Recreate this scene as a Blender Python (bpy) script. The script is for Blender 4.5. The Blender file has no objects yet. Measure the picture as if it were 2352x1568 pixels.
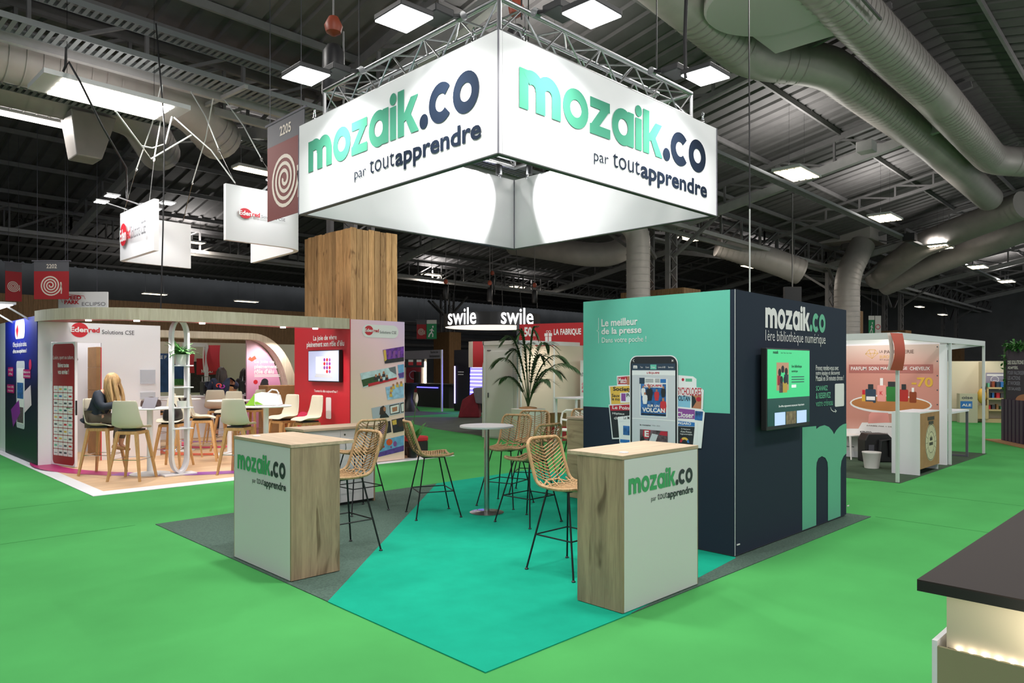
import bpy, bmesh, math, random
from mathutils import Vector, Matrix, Euler
random.seed(7)
S = bpy.context.scene
C = S.collection
# ------------------------------------------------------------------ camera (calibrated on the stand's edges)
FPX, CX, HY, YAW, EYE = 1647.1, 1176.0, 843.4, math.radians(45.45), 1.75
FW = Vector((math.cos(YAW), math.sin(YAW), 0)); RT = Vector((math.sin(YAW), -math.cos(YAW), 0))
cam = bpy.data.cameras.new('camera'); camo = bpy.data.objects.new('camera', cam); C.objects.link(camo)
camo.location = (0, 0, EYE); camo.rotation_euler = (math.pi/2, 0, YAW - math.pi/2)
cam.sensor_width = 36.0; cam.lens = 36.0*FPX/2352; cam.shift_y = (HY-784)/2352; cam.clip_end = 400; cam.clip_start = 0.05
S.camera = camo
# ------------------------------------------------------------------ world and exposure
W = bpy.data.worlds.new('world'); S.world = W; W.use_nodes = True
W.node_tree.nodes['Background'].inputs[0].default_value = (0.92, 0.96, 1.0, 1)
W.node_tree.nodes['Background'].inputs[1].default_value = 0.95
S.view_settings.view_transform = 'Standard'; S.view_settings.look = 'None'
S.view_settings.gamma = 1.0; S.view_settings.use_curve_mapping = False
S.view_settings.exposure = 0.02
try:
    S.cycles.use_denoising = True
    S.cycles.max_bounces = 6; S.cycles.diffuse_bounces = 3; S.cycles.glossy_bounces = 3
    S.cycles.sample_clamp_indirect = 6.0
    S.cycles.caustics_reflective = False; S.cycles.caustics_refractive = False
except Exception: pass

def area(name, loc, size, power, target=None, color=(1, 1, 1), sizey=None, spread=180):
    l = bpy.data.lights.new(name, 'AREA'); l.energy = power; l.color = color; l.size = size
    if sizey: l.shape = 'RECTANGLE'; l.size_y = sizey
    l.spread = math.radians(spread)
    o = bpy.data.objects.new(name, l); C.objects.link(o); o.location = loc
    if target is not None:
        o.rotation_euler = (Vector(target)-Vector(loc)).to_track_quat('-Z', 'Y').to_euler()
    return o
def spot(name, loc, target, power, angle=60, blend=.3, color=(1, 1, 1), r=.04):
    l = bpy.data.lights.new(name, 'SPOT'); l.energy = power; l.color = color
    l.spot_size = math.radians(angle); l.spot_blend = blend; l.shadow_soft_size = r
    o = bpy.data.objects.new(name, l); C.objects.link(o); o.location = loc
    o.rotation_euler = (Vector(target)-Vector(loc)).to_track_quat('-Z', 'Y').to_euler()
    return o

# ------------------------------------------------------------------ pixel -> place helpers
def ray(x, y):
    return FW + RT*((x-CX)/FPX) + Vector((0, 0, -(y-HY)/FPX))
EYEV = Vector((0, 0, EYE))
def onz(x, y, z=0.0):
    d = ray(x, y); return EYEV + d*((z-EYE)/d.z)
def onx(x, y, X): d = ray(x, y); return EYEV + d*(X/d.x)
def ony(x, y, Y): d = ray(x, y); return EYEV + d*(Y/d.y)
def dep(x, y, D): return EYEV + ray(x, y)*D

# ------------------------------------------------------------------ materials
def lin(c):
    if isinstance(c, str):
        c = [int(c[i:i+2], 16)/255 for i in (1, 3, 5)]
    return tuple((v/12.92 if v <= .04045 else ((v+.055)/1.055)**2.4) for v in c)
MATS = {}
def mat(name, col, rough=.6, metal=0.0, var=0.0, scale=8.0, bump=0.0, emit=0.0, spec=.5, stretch=None, alpha=1.0):
    if name in MATS: return MATS[name]
    m = bpy.data.materials.new(name); m.use_nodes = True; MATS[name] = m
    nt = m.node_tree; b = nt.nodes['Principled BSDF']
    L = lin(col)
    b.inputs['Base Color'].default_value = (*L, 1); b.inputs['Roughness'].default_value = rough
    b.inputs['Metallic'].default_value = metal; b.inputs['Specular IOR Level'].default_value = spec
    if alpha < 1: b.inputs['Alpha'].default_value = alpha
    if emit:
        b.inputs['Emission Color'].default_value = (*L, 1); b.inputs['Emission Strength'].default_value = emit
    if var or bump:
        tc = nt.nodes.new('ShaderNodeTexCoord'); mp = nt.nodes.new('ShaderNodeMapping')
        nt.links.new(tc.outputs['Object'], mp.inputs[0])
        if stretch: mp.inputs['Scale'].default_value = stretch
        nz = nt.nodes.new('ShaderNodeTexNoise'); nz.inputs['Scale'].default_value = scale; nz.inputs['Detail'].default_value = 4
        nt.links.new(mp.outputs[0], nz.inputs['Vector'])
        if var:
            rp = nt.nodes.new('ShaderNodeValToRGB')
            rp.color_ramp.elements[0].position = .3; rp.color_ramp.elements[1].position = .7
            rp.color_ramp.elements[0].color = (*[v*(1-var) for v in L], 1)
            rp.color_ramp.elements[1].color = (*[min(1, v*(1+var)) for v in L], 1)
            nt.links.new(nz.outputs['Fac'], rp.inputs[0]); nt.links.new(rp.outputs[0], b.inputs['Base Color'])
        if bump:
            bp = nt.nodes.new('ShaderNodeBump'); bp.inputs['Strength'].default_value = bump; bp.inputs['Distance'].default_value = .01
            nt.links.new(nz.outputs['Fac'], bp.inputs['Height']); nt.links.new(bp.outputs[0], b.inputs['Normal'])
    return m
def wood(name, dark, light, axis='z', rough=.55, scale=1.0, knots=True, rnd=0.0):
    """long grain along axis, with darker streaks and a few knots"""
    if name in MATS: return MATS[name]
    m = bpy.data.materials.new(name); m.use_nodes = True; MATS[name] = m
    nt = m.node_tree; b = nt.nodes['Principled BSDF']; N = nt.nodes.new; Lk = nt.links.new
    b.inputs['Roughness'].default_value = rough
    tc = N('ShaderNodeTexCoord'); mp = N('ShaderNodeMapping')
    if rnd:
        oi = N('ShaderNodeObjectInfo'); va = N('ShaderNodeVectorMath'); va.operation = 'MULTIPLY_ADD'
        cb = N('ShaderNodeCombineXYZ')
        for k in range(3): Lk(oi.outputs['Random'], cb.inputs[k])
        Lk(cb.outputs[0], va.inputs[0]); va.inputs[1].default_value = (37, 53, 71); Lk(tc.outputs['Object'], va.inputs[2])
        Lk(va.outputs[0], mp.inputs[0])
    else: Lk(tc.outputs['Object'], mp.inputs[0])
    sc = {'x': (.7, 9, 9), 'y': (9, .7, 9), 'z': (9, 9, .7)}[axis]
    mp.inputs['Scale'].default_value = [v*scale for v in sc]
    n1 = N('ShaderNodeTexNoise'); n1.inputs['Scale'].default_value = 1.6; n1.inputs['Detail'].default_value = 8; n1.inputs['Roughness'].default_value = .65; n1.inputs['Distortion'].default_value = .6
    Lk(mp.outputs[0], n1.inputs['Vector'])
    n2 = N('ShaderNodeTexNoise'); n2.inputs['Scale'].default_value = 9; n2.inputs['Detail'].default_value = 3
    Lk(mp.outputs[0], n2.inputs['Vector'])
    ad = N('ShaderNodeMath'); ad.operation = 'MULTIPLY_ADD'; ad.inputs[1].default_value = .3
    Lk(n2.outputs['Fac'], ad.inputs[0]); Lk(n1.outputs['Fac'], ad.inputs[2])
    rp = N('ShaderNodeValToRGB'); e = rp.color_ramp.elements
    e[0].position = .42; e[1].position = .8; e[0].color = (*lin(dark), 1); e[1].color = (*lin(light), 1)
    Lk(ad.outputs[0], rp.inputs[0]); out = rp.outputs[0]
    if knots:
        m2 = N('ShaderNodeMapping'); Lk(tc.outputs['Object'], m2.inputs[0])
        ks = {'x': (1.2, 5, 5), 'y': (5, 1.2, 5), 'z': (5, 5, 1.2)}[axis]; m2.inputs['Scale'].default_value = ks
        n3 = N('ShaderNodeTexNoise'); n3.inputs['Scale'].default_value = 1.3; n3.inputs['Detail'].default_value = 2; n3.inputs['Distortion'].default_value = 1.2
        Lk(m2.outputs[0], n3.inputs['Vector'])
        r3 = N('ShaderNodeValToRGB'); r3.color_ramp.elements[0].position = .62; r3.color_ramp.elements[1].position = .74
        r3.color_ramp.elements[0].color = (1, 1, 1, 1); r3.color_ramp.elements[1].color = (.45, .4, .36, 1)
        Lk(n3.outputs['Fac'], r3.inputs[0])
        mx = N('ShaderNodeMix'); mx.data_type = 'RGBA'; mx.blend_type = 'MULTIPLY'; mx.inputs[0].default_value = 1
        Lk(out, mx.inputs[6]); Lk(r3.outputs[0], mx.inputs[7]); out = mx.outputs[2]
    if rnd:
        hs = N('ShaderNodeHueSaturation'); mr = N('ShaderNodeMapRange'); mr.inputs[3].default_value = 1-rnd; mr.inputs[4].default_value = 1+rnd
        Lk(oi.outputs['Random'], mr.inputs[0]); Lk(mr.outputs[0], hs.inputs['Value']); Lk(out, hs.inputs['Color']); out = hs.outputs[0]
    Lk(out, b.inputs['Base Color'])
    return m

# ------------------------------------------------------------------ mesh builder
class MB:
    def __init__(s): s.v = []; s.f = []
    def add(s, vs, fs):
        n = len(s.v); s.v += [tuple(p) for p in vs]; s.f += [tuple(i+n for i in f) for f in fs]; return s
    def box(s, x0, x1, y0, y1, z0, z1):
        return s.add([(x0,y0,z0),(x1,y0,z0),(x1,y1,z0),(x0,y1,z0),(x0,y0,z1),(x1,y0,z1),(x1,y1,z1),(x0,y1,z1)],
                     [(3,2,1,0),(4,5,6,7),(0,1,5,4),(1,2,6,5),(2,3,7,6),(3,0,4,7)])
    def obox(s, o, r, u, n, a0, a1, b0, b1, c0, c1):
        P = lambda a, b, c: o + r*a + u*b + n*c
        return s.add([P(a0,b0,c0),P(a1,b0,c0),P(a1,b1,c0),P(a0,b1,c0),P(a0,b0,c1),P(a1,b0,c1),P(a1,b1,c1),P(a0,b1,c1)],
                     [(3,2,1,0),(4,5,6,7),(0,1,5,4),(1,2,6,5),(2,3,7,6),(3,0,4,7)])
    def bar(s, p0, p1, w, h=None, up=(0, 0, 1)):
        p0, p1 = Vector(p0), Vector(p1); h = h or w; d = (p1-p0); L = d.length; d.normalize(); up = Vector(up)
        if abs(d.dot(up)) > .98: up = Vector((1, 0, 0))
        r = d.cross(up).normalized(); u = r.cross(d)
        return s.obox(p0, d, r, u, 0, L, -w/2, w/2, -h/2, h/2)
    def tube(s, pts, r, n=8, closed=False, caps=True):
        pts = [Vector(p) for p in pts]; m = len(pts); rs = r if isinstance(r, (list, tuple)) else [r]*m
        base = len(s.v); prev = None
        for i, p in enumerate(pts):
            if closed: t = pts[(i+1) % m]-pts[i-1]
            else: t = pts[min(i+1, m-1)]-pts[max(i-1, 0)]
            t.normalize()
            if prev is None:
                a = Vector((0, 0, 1)) if abs(t.z) < .9 else Vector((1, 0, 0)); q = t.cross(a).normalized()
            else:
                q = prev - t*prev.dot(t)
                q = q.normalized() if q.length > 1e-6 else t.orthogonal().normalized()
            prev = q; w = t.cross(q)
            for k in range(n):
                a = 2*math.pi*k/n; s.v.append(tuple(p + (q*math.cos(a)+w*math.sin(a))*rs[i]))
        for i in range(m if closed else m-1):
            j = (i+1) % m
            for k in range(n):
                l = (k+1) % n; s.f.append((base+i*n+k, base+i*n+l, base+j*n+l, base+j*n+k))
        if caps and not closed:
            s.f.append(tuple(base+k for k in reversed(range(n)))); s.f.append(tuple(base+(m-1)*n+k for k in range(n)))
        return s
    def lathe(s, prof, c=(0, 0, 0), n=24, sx=1, sy=1):
        base = len(s.v); m = len(prof)
        for r, z in prof:
            for k in range(n):
                a = 2*math.pi*k/n; s.v.append((c[0]+r*sx*math.cos(a), c[1]+r*sy*math.sin(a), c[2]+z))
        for i in range(m-1):
            for k in range(n):
                l = (k+1) % n; s.f.append((base+i*n+k, base+i*n+l, base+(i+1)*n+l, base+(i+1)*n+k))
        s.f.append(tuple(base+k for k in reversed(range(n)))); s.f.append(tuple(base+(m-1)*n+k for k in range(n)))
        return s
    def prism(s, poly, f0, f1):
        """poly: list of (a,b); f0/f1 map (a,b) to the two faces"""
        n = len(poly); vs = [f0(a, b) for a, b in poly]+[f1(a, b) for a, b in poly]
        fs = [tuple(reversed(range(n))), tuple(range(n, 2*n))]+[(i, (i+1) % n, n+(i+1) % n, n+i) for i in range(n)]
        return s.add(vs, fs)
    def strip(s, A, B):
        n = len(A); return s.add(list(A)+list(B), [(i, i+1, n+i+1, n+i) for i in range(n-1)])
    def ribbon(s, A, B, off):
        """solid band between polylines A and B, thickness by vector list off"""
        n = len(A); A2 = [Vector(p)+o for p, o in zip(A, off)]; B2 = [Vector(p)+o for p, o in zip(B, off)]
        fs = []
        for i in range(n-1):
            fs += [(i, i+1, n+i+1, n+i), (2*n+i+1, 2*n+i, 3*n+i, 3*n+i+1), (i+1, i, 2*n+i, 2*n+i+1), (n+i, n+i+1, 3*n+i+1, 3*n+i)]
        fs += [(0, n, 3*n, 2*n), (n-1, 3*n-1, 4*n-1, 2*n-1)]
        return s.add(list(A)+list(B)+A2+B2, fs)
    def blob(s, c, rx, ry, rz, n=12, m=8):
        prof = [(math.sin(math.pi*i/m), -math.cos(math.pi*i/m)) for i in range(m+1)]
        prof[0] = (.02, -1); prof[-1] = (.02, 1)
        return s.lathe([(r*1.0, z*rz) for r, z in prof], c, n, rx, ry)

def root_loc(o):
    v = Vector((0, 0, 0))
    while o is not None: v = v + o.location; o = o.parent
    return v
def obj(name, mb, m, parent=None, smooth=False, bevel=0.0, local=False, loc=None):
    me = bpy.data.meshes.new(name)
    off = Vector((0, 0, 0))
    if parent is not None and not local: off = root_loc(parent)
    elif loc is not None: off = Vector(loc)
    me.from_pydata([(v[0]-off.x, v[1]-off.y, v[2]-off.z) for v in mb.v], [], mb.f)
    me.materials.append(MATS[m] if isinstance(m, str) else m)
    o = bpy.data.objects.new(name, me); C.objects.link(o)
    if parent is not None: o.parent = parent
    elif loc is not None: o.location = loc
    if smooth:
        me.shade_smooth()
        try: me.set_sharp_from_angle(angle=math.radians(40))
        except Exception: pass
    if bevel:
        b = o.modifiers.new('bevel', 'BEVEL'); b.width = bevel; b.segments = 2; b.limit_method = 'ANGLE'
    me.update()
    return o
def tag(o, label=None, cat=None, group=None, kind=None):
    if label: o['label'] = label
    if cat: o['category'] = cat
    if group: o['group'] = group
    if kind: o['kind'] = kind
    return o
def thing(name, label, cat, loc=(0, 0, 0), rotz=0.0, group=None):
    o = bpy.data.objects.new(name, None); C.objects.link(o); o.empty_display_size = .1
    o.location = loc; o.rotation_euler = (0, 0, rotz)
    return tag(o, label, cat, group)
def struct(name, mb, m, label=None, **k):
    return tag(obj(name, mb, m, **k), label, None, None, 'structure')
def dup(o, parent=None):
    c = o.copy(); C.objects.link(c); c.parent = parent
    for ch in [x for x in o.children]: dup(ch, c)
    return c
def place(proto, used, loc, rotz, label, group=None):
    o = proto if not used else dup(proto)
    used.append(1); o.location = loc; o.rotation_euler = (0, 0, rotz); o['label'] = label
    if group: o['group'] = group
    return o

# ------------------------------------------------------------------ faces that carry print
class Face:
    def __init__(s, o, r, parent, u=(0, 0, 1)):
        s.o = Vector(o); s.r = Vector(r).normalized(); s.u = Vector(u).normalized(); s.n = s.r.cross(s.u); s.parent = parent; s.k = 0
    def px(s, x, y):
        d = ray(x, y); t = (s.o-EYEV).dot(s.n)/d.dot(s.n); p = EYEV+d*t-s.o
        return p.dot(s.r), p.dot(s.u)
    def pt(s, a, b, c=0.0): return s.o+s.r*a+s.u*b+s.n*c
    def poly(s, pts, m, c=.003, name='printed_shape', px=True, t=.001, parent=None):
        q = [s.px(*p) for p in pts] if px else pts
        return obj(name, MB().prism(q, lambda a, b: s.pt(a, b, c-t), lambda a, b: s.pt(a, b, c)), m, parent or s.parent)
    def rect(s, p0, p1, m, c=.003, name='printed_shape', px=True, rad=0.0, parent=None, t=.001):
        a0, b1 = s.px(*p0) if px else (p0[0], p1[1]); a1, b0 = s.px(*p1) if px else (p1[0], p0[1])
        return s.poly(rrect(a0, b0, a1, b1, rad), m, c, name, False, t, parent)
    def disc(s, p0, p1, m, c=.003, name='printed_disc', n=28, px=True, parent=None):
        a0, b1 = s.px(*p0) if px else (p0[0], p1[1]); a1, b0 = s.px(*p1) if px else (p1[0], p0[1])
        ca, cb, ra, rb = (a0+a1)/2, (b0+b1)/2, (a1-a0)/2, (b1-b0)/2
        return s.poly([(ca+ra*math.cos(2*math.pi*i/n), cb+rb*math.sin(2*math.pi*i/n)) for i in range(n)], m, c, name, False, .001, parent)
    def text(s, body, p0, p1, m, bold=0.0, c=.005, name='lettering', px=True, parent=None, full=False):
        a0, b1 = s.px(*p0) if px else (p0[0], p1[1]); a1, b0 = s.px(*p1) if px else (p1[0], p0[1])
        V, F, (x0, x1, y0, y1) = glyphs(body, bold)
        sx = (a1-a0)/(x1-x0); sy = (b1-b0)/(y1-y0)
        isl = islands(len(V), F)
        if len(isl) <= 6:      # few large characters: one object each
            last = None
            for G in isl:
                mb = MB(); mp = {}
                for f in G:
                    for i in f:
                        if i not in mp: mp[i] = len(mb.v); mb.v.append(tuple(s.pt(a0+(V[i][0]-x0)*sx, b0+(V[i][1]-y0)*sy, c)))
                    mb.f.append(tuple(mp[i] for i in f))
                last = obj(name, mb, m, parent or s.parent)
            return last
        mb = MB(); mb.add([s.pt(a0+(x-x0)*sx, b0+(y-y0)*sy, c) for x, y in V], F)
        return obj(name, mb, m, parent or s.parent)
    def ring(s, ca, cb, r0, r1, m, c=.003, a0=0, a1=360, n=32, name='printed_ring', parent=None):
        A = []; B = []
        for i in range(n+1):
            t = math.radians(a0+(a1-a0)*i/n); A.append(s.pt(ca+r0*math.cos(t), cb+r0*math.sin(t), c)); B.append(s.pt(ca+r1*math.cos(t), cb+r1*math.sin(t), c))
        return obj(name, MB().strip(A, B), m, parent or s.parent)
    def line(s, pts, w, m, c=.003, name='printed_line', px=False, parent=None):
        q = [Vector(s.px(*p)) if px else Vector(p) for p in pts]; A = []; B = []
        for i, p in enumerate(q):
            t = (q[min(i+1, len(q)-1)]-q[max(i-1, 0)]).normalized(); nn = Vector((-t.y, t.x))*w/2
            A.append(s.pt(*(p+nn), c)); B.append(s.pt(*(p-nn), c))
        return obj(name, MB().strip(A, B), m, parent or s.parent)
def rrect(a0, b0, a1, b1, rad=0.0, k=6):
    if rad <= 0: return [(a0, b0), (a1, b0), (a1, b1), (a0, b1)]
    rad = min(rad, abs(a1-a0)/2*.999, abs(b1-b0)/2*.999); out = []
    for cx, cy, s in ((a1-rad, b0+rad, -90), (a1-rad, b1-rad, 0), (a0+rad, b1-rad, 90), (a0+rad, b0+rad, 180)):
        for i in range(k+1):
            t = math.radians(s+90*i/k); out.append((cx+rad*math.cos(t), cy+rad*math.sin(t)))
    return out
def islands(n, F):
    par = list(range(n))
    def find(i):
        while par[i] != i: par[i] = par[par[i]]; i = par[i]
        return i
    for f in F:
        r0 = find(f[0])
        for i in f[1:]: par[find(i)] = r0
    out = {}
    for f in F: out.setdefault(find(f[0]), []).append(f)
    return list(out.values())
_G = {}
_FONT = [None]
def glyphs(body, bold=0.0):
    key = (body, bold)
    if key in _G: return _G[key]
    cu = bpy.data.curves.new('t', 'FONT'); cu.body = body; cu.size = 1; cu.resolution_u = 2 if len(body) > 14 else 3; cu.offset = bold
    o = bpy.data.objects.new('t', cu); C.objects.link(o)
    dg = bpy.context.evaluated_depsgraph_get(); ev = o.evaluated_get(dg); me = ev.to_mesh()
    V = [(v.co.x, v.co.y) for v in me.vertices]; F = [tuple(p.vertices) for p in me.polygons]
    ev.to_mesh_clear(); bpy.data.objects.remove(o); bpy.data.curves.remove(cu)
    # faces towards +normal
    F2 = []
    for f in F:
        a = sum(V[f[i]][0]*V[f[(i+1) % len(f)]][1]-V[f[(i+1) % len(f)]][0]*V[f[i]][1] for i in range(len(f)))
        F2.append(f if a > 0 else tuple(reversed(f)))
    xs = [p[0] for p in V] or [0, 1]; ys = [p[1] for p in V] or [0, 1]
    _G[key] = (V, F2, (min(xs), max(xs), min(ys), max(ys))); return _G[key]
# ---- the heavy rounded logotype, drawn letter by letter (x-height 1)
def logo_letter(ch):
    """returns (polygons, width); polygons are convex-ish lists of (x, y)"""
    P = []; w = .33
    def ring(cx, cy, r0, r1, a0=0, a1=360, n=28):
        for i in range(n):
            t0 = math.radians(a0+(a1-a0)*i/n); t1 = math.radians(a0+(a1-a0)*(i+1)/n)
            P.append([(cx+r0*math.cos(t0), cy+r0*math.sin(t0)), (cx+r1*math.cos(t0), cy+r1*math.sin(t0)), (cx+r1*math.cos(t1), cy+r1*math.sin(t1)), (cx+r0*math.cos(t1), cy+r0*math.sin(t1))])
    def rc(x0, y0, x1, y1): P.append([(x0, y0), (x1, y0), (x1, y1), (x0, y1)])
    def disc(cx, cy, r): P.append([(cx+r*math.cos(2*math.pi*i/24), cy+r*math.sin(2*math.pi*i/24)) for i in range(24)])
    if ch == 'm':
        rc(0, 0, w, 1)
        for k in (0, 1):
            cx = .465+.6*k; ring(cx, .535, .135, .49, 0, 180 if k else 130, 18); rc(cx+.135, 0, cx+.49, .54)
        W_ = 1.56
    elif ch == 'o': ring(.53, .5, .235, .53); W_ = 1.06
    elif ch == 'c': ring(.53, .5, .235, .53, 42, 318); W_ = .97
    elif ch == 'z':
        P += [[(0, .73), (.88, .73), (.88, 1), (0, 1)], [(-.02, 0), (.9, 0), (.9, .27), (-.02, .27)], [(-.02, .2), (.4, .27), (.88, .8), (.47, .75)]]; W_ = .9
    elif ch == 'a': ring(.53, .5, .235, .53); rc(.76, 0, 1.06, 1); W_ = 1.06
    elif ch == 'i': rc(0, 0, .32, .94); disc(.16, 1.15, .17); W_ = .32
    elif ch == 'k': rc(0, 0, .32, 1.29); P += [[(.3, .38), (.62, .5), (1.0, 1), (.64, 1), (.3, .6)], [(.36, .5), (.66, 0), (1.04, 0), (.62, .58)]]; W_ = 1.02
    elif ch == '.': disc(.2, .18, .2); W_ = .4
    return P, W_
def logo(face, p0, p1, mats, c=.004, px=True, parent=None, word='mozaik.co'):
    """fits the word in the rectangle whose height runs from the baseline to 1.47 x-heights; one mesh per letter"""
    a0, b1 = face.px(*p0) if px else (p0[0], p1[1]); a1, b0 = face.px(*p1) if px else (p1[0], p0[1])
    x = 0; lay = []
    for ch in word:
        P, w = logo_letter(ch); lay.append((ch, P, x)); x += w+(.03 if ch in 'k.' else .075)
    tot = x-.075; sx = (a1-a0)/tot; sy = (b1-b0)/1.47
    for i, (ch, P, x0) in enumerate(lay):
        mb = MB(); lay_ = 0
        for pi, poly in enumerate(P):
            if pi and (len(P) < 10 or len(poly) != 4 or ch in 'ma' and poly[0][1] == 0 and poly[2][1] > .5): lay_ += 1
            if ch == 'm' and pi in (1, 20): lay_ += 1
            n = len(mb.v); mb.v += [tuple(face.pt(a0+(x0+px_)*sx, b0+py_*sy, c+.0004*lay_)) for px_, py_ in poly]; mb.f.append(tuple(range(n, n+len(poly))))
        obj('logo_letter', mb, mats[0] if i < 6 else mats[1], parent or face.parent)

def lockup(face, a0, b0, xh, mats, width=None, c=.004, parent=None):
    """logotype with its second line, in face metres; a0,b0 = left end of the baseline"""
    W_ = width or 8.77*xh; k = W_/8.77
    logo(face, (a0, b0), (a0+W_, b0+1.47*xh), mats, c, False, parent)
    face.text('par', (a0+2.9*k, b0-.83*xh), (a0+3.55*k, b0-.52*xh), mats[1], -.003, c, px=False, parent=parent)
    face.text('tout', (a0+3.75*k, b0-.73*xh), (a0+5.05*k, b0-.33*xh), mats[1], -.004, c, px=False, parent=parent)
    face.text('apprendre', (a0+5.1*k, b0-.93*xh), (a0+8.85*k, b0-.27*xh), mats[1], .028, c, px=False, parent=parent)
# ================================================================== materials of the stand
mat('sign_white', '#e4e4e6', .9, spec=.1); mat('sign_edge', '#3a3d3c', .5); mat('seam_grey', '#6a6872', .6)
mat('logo_green', '#4a947a', .9, spec=.1); mat('logo_navy', '#1c2738', .9, spec=.1); mat('ink_green', '#3f9f63', .5); mat('ink_black', '#2c3236', .5)
mat('aluminium', '#b9babc', .28, 1.0); mat('alu_dull', '#9a9c9e', .4, .9); mat('black_metal', '#16181a', .45, .3); mat('black_plastic', '#1b1c1e', .5)
mat('steel', '#b5b3b0', .25, 1.0); mat('white_lam', '#d3d0d1', .5); mat('chrome', '#cfd1d3', .12, 1.0)
mat('lamp_glow', '#ffffff', emit=14.0); mat('strap_blue', '#2d4e7d', .6); mat('hoist_red', '#8a3a22', .5)
wood('oak', '#796551', '#a68f72', 'z'); wood('oak_top_y', '#a28d76', '#c0a98f', 'y', knots=False); wood('oak_top_x', '#a28d76', '#c0a98f', 'x', knots=False)
mat('teal_print', '#6ac0ac', .8, spec=.2); mat('navy_print', '#262f3e', .8, spec=.2); mat('print_white', '#e9e6e6', .55); mat('mint_print', '#5fb190', .6)
wood('rattan', '#8d6a45', '#c49f72', 'z', .6, 3.0, knots=False); mat('rattan_dark', '#7a5a3a', .6)
# ================================================================== hall shell
TH = math.radians(2.0); CT, SN = math.cos(TH), math.sin(TH)
def hp(u, v, z): return Vector((u*CT-v*SN, u*SN+v*CT, z))
HU, HV = Vector((CT, SN, 0)), Vector((-SN, CT, 0))
mat('green_carpet', '#4a9c55', .97, var=.08, scale=1.1, bump=.15, spec=.08)
mat('roof_sheet', '#575555', .7, var=.12, scale=2.5); mat('steel_grey', '#706e6e', .6, var=.1, scale=4); mat('steel_pale', '#a8a5a4', .55, var=.08, scale=4)
mat('duct_grey', '#b0a9a4', .5, .15, var=.06, scale=3); mat('duct_pale', '#b7b7b2', .6); mat('wall_dark', '#515254', .9, var=.15, scale=.6); mat('wall_grey', '#777879', .9, var=.1, scale=.8)
mat('tray_metal', '#8f9293', .5, .5)
floor = struct('floor', MB().add([(-14, -16, 0), (112, -16, 0), (112, 66, 0), (-14, 66, 0)], [(0, 1, 2, 3)]), 'green_carpet')
mat('grey_carpet', '#5f655f', .97, var=.1, scale=2, spec=.08)
# roof: saw of shallow gables, corrugation and relief real
VV, VZ, SL, HALF = 14.8, 8.5, .2, 10.0
U0, U1 = -12, 98
ceil = bpy.data.objects.new('ceiling', None); C.objects.link(ceil); ceil.location = hp(0, VV, VZ); tag(ceil, kind='structure')
def roof_z(v):
    q = abs(((v-VV+HALF) % (2*HALF))-HALF); return VZ+SL*q
def roofz(p): return roof_z(-p.x*SN+p.y*CT)
for k in range(-2, 5):
    for side in (-1, 1):
        va = VV+k*20; vb = va+side*HALF
        if vb > 60 or va > 60 or min(va, vb) < -16: continue
        A = []; B = []; u = U0
        while u < U1:
            for du, dz in ((0, 0), (.40, 0), (.44, .07), (.56, .07)):
                A.append(hp(u+du, va, VZ+dz)); B.append(hp(u+du, vb, VZ+SL*HALF+dz))
            u += .6
        obj('roof_sheeting', MB().strip(A, B), 'roof_sheet', ceil)
        for f in (.12, .37, .62, .87):
            v = va+side*HALF*f; z = VZ+SL*HALF*f-.1
            obj('purlin', MB().bar(hp(U0, v, z), hp(U1, v, z), .07, .16), 'steel_grey', ceil)
RU = [9.3+15.9*k for k in range(-1, 6)]
def rafter(u, va, side, light, fine):
    t = bpy.data.objects.new('roof_truss', None); C.objects.link(t); t.parent = ceil; t.location = hp(u, va, VZ)-ceil.location
    z0 = VZ-(1.15 if not light else .75); zt = VZ-.22
    P = lambda f, top: hp(u, va+side*HALF*f, (zt if top else z0)+SL*HALF*f)
    w = .2 if not light else .09
    obj('bottom_chord', MB().bar(P(0, 0), P(1, 0), w, w*1.5), 'steel_pale' if not light else 'steel_grey', t)
    obj('top_chord', MB().bar(P(0, 1), P(1, 1), w*.7, w), 'steel_grey', t)
    n = 5 if not light else 7; mb = MB()
    for i in range(n):
        for a, b in (((i/n, 0), (i/n, 1)), ((i/n, 1), ((i+1)/n, 0))):
            if fine: obj('brace', MB().bar(P(*a), P(*b), .07, .07), 'steel_grey', t)
            else: mb.bar(P(*a), P(*b), .08, .08)
    if not fine: tag(obj('braces', mb, 'steel_grey', t), kind='stuff')
    if not light:
        obj('conduit', MB().tube([P(0, 0)+HU*.2+Vector((0, 0, .28)), P(1, 0)+HU*.2+Vector((0, 0, .28))], .06, 8), 'steel_pale', t, True)
for u in RU:
    for va in (VV, VV+20):
        for side in (-1, 1):
            if va > VV and side > 0 and u < 0: continue
            rafter(u, va, side, False, u < 45 and va == VV)
            if u+8 < 70: rafter(u+7.95, va, side, True, u < 30 and va == VV)
# valley girders with walkway and cable trays
def girder(v, fine, parent):
    t = bpy.data.objects.new('valley_girder', None); C.objects.link(t); t.parent = parent; t.location = hp(0, v, 7.3)-ceil.location
    for dv in (-.45, .45):
        for z in (7.25, 8.25): obj('chord', MB().bar(hp(U0, v+dv, z), hp(90, v+dv, z), .12, .16), 'steel_pale' if z < 8 else 'steel_grey', t)
        u = U0; i = 0; mb = MB()
        while u < 90:
            for a, b in (((u, 7.25), (u, 8.25)), ((u, 7.25), (u+1.9, 8.25))):
                m = MB().bar(hp(a[0], v+dv, a[1]), hp(b[0], v+dv, b[1]), .09, .06)
                if fine and u < 40 and dv < 0: obj('brace', m, 'steel_grey', t)
                else: mb.add(m.v, m.f)
            u += 1.9; i += 1
        if mb.v: tag(obj('braces', mb, 'steel_grey', t), kind='stuff')
girder(VV, True, ceil); girder(VV+20, False, ceil)
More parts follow.
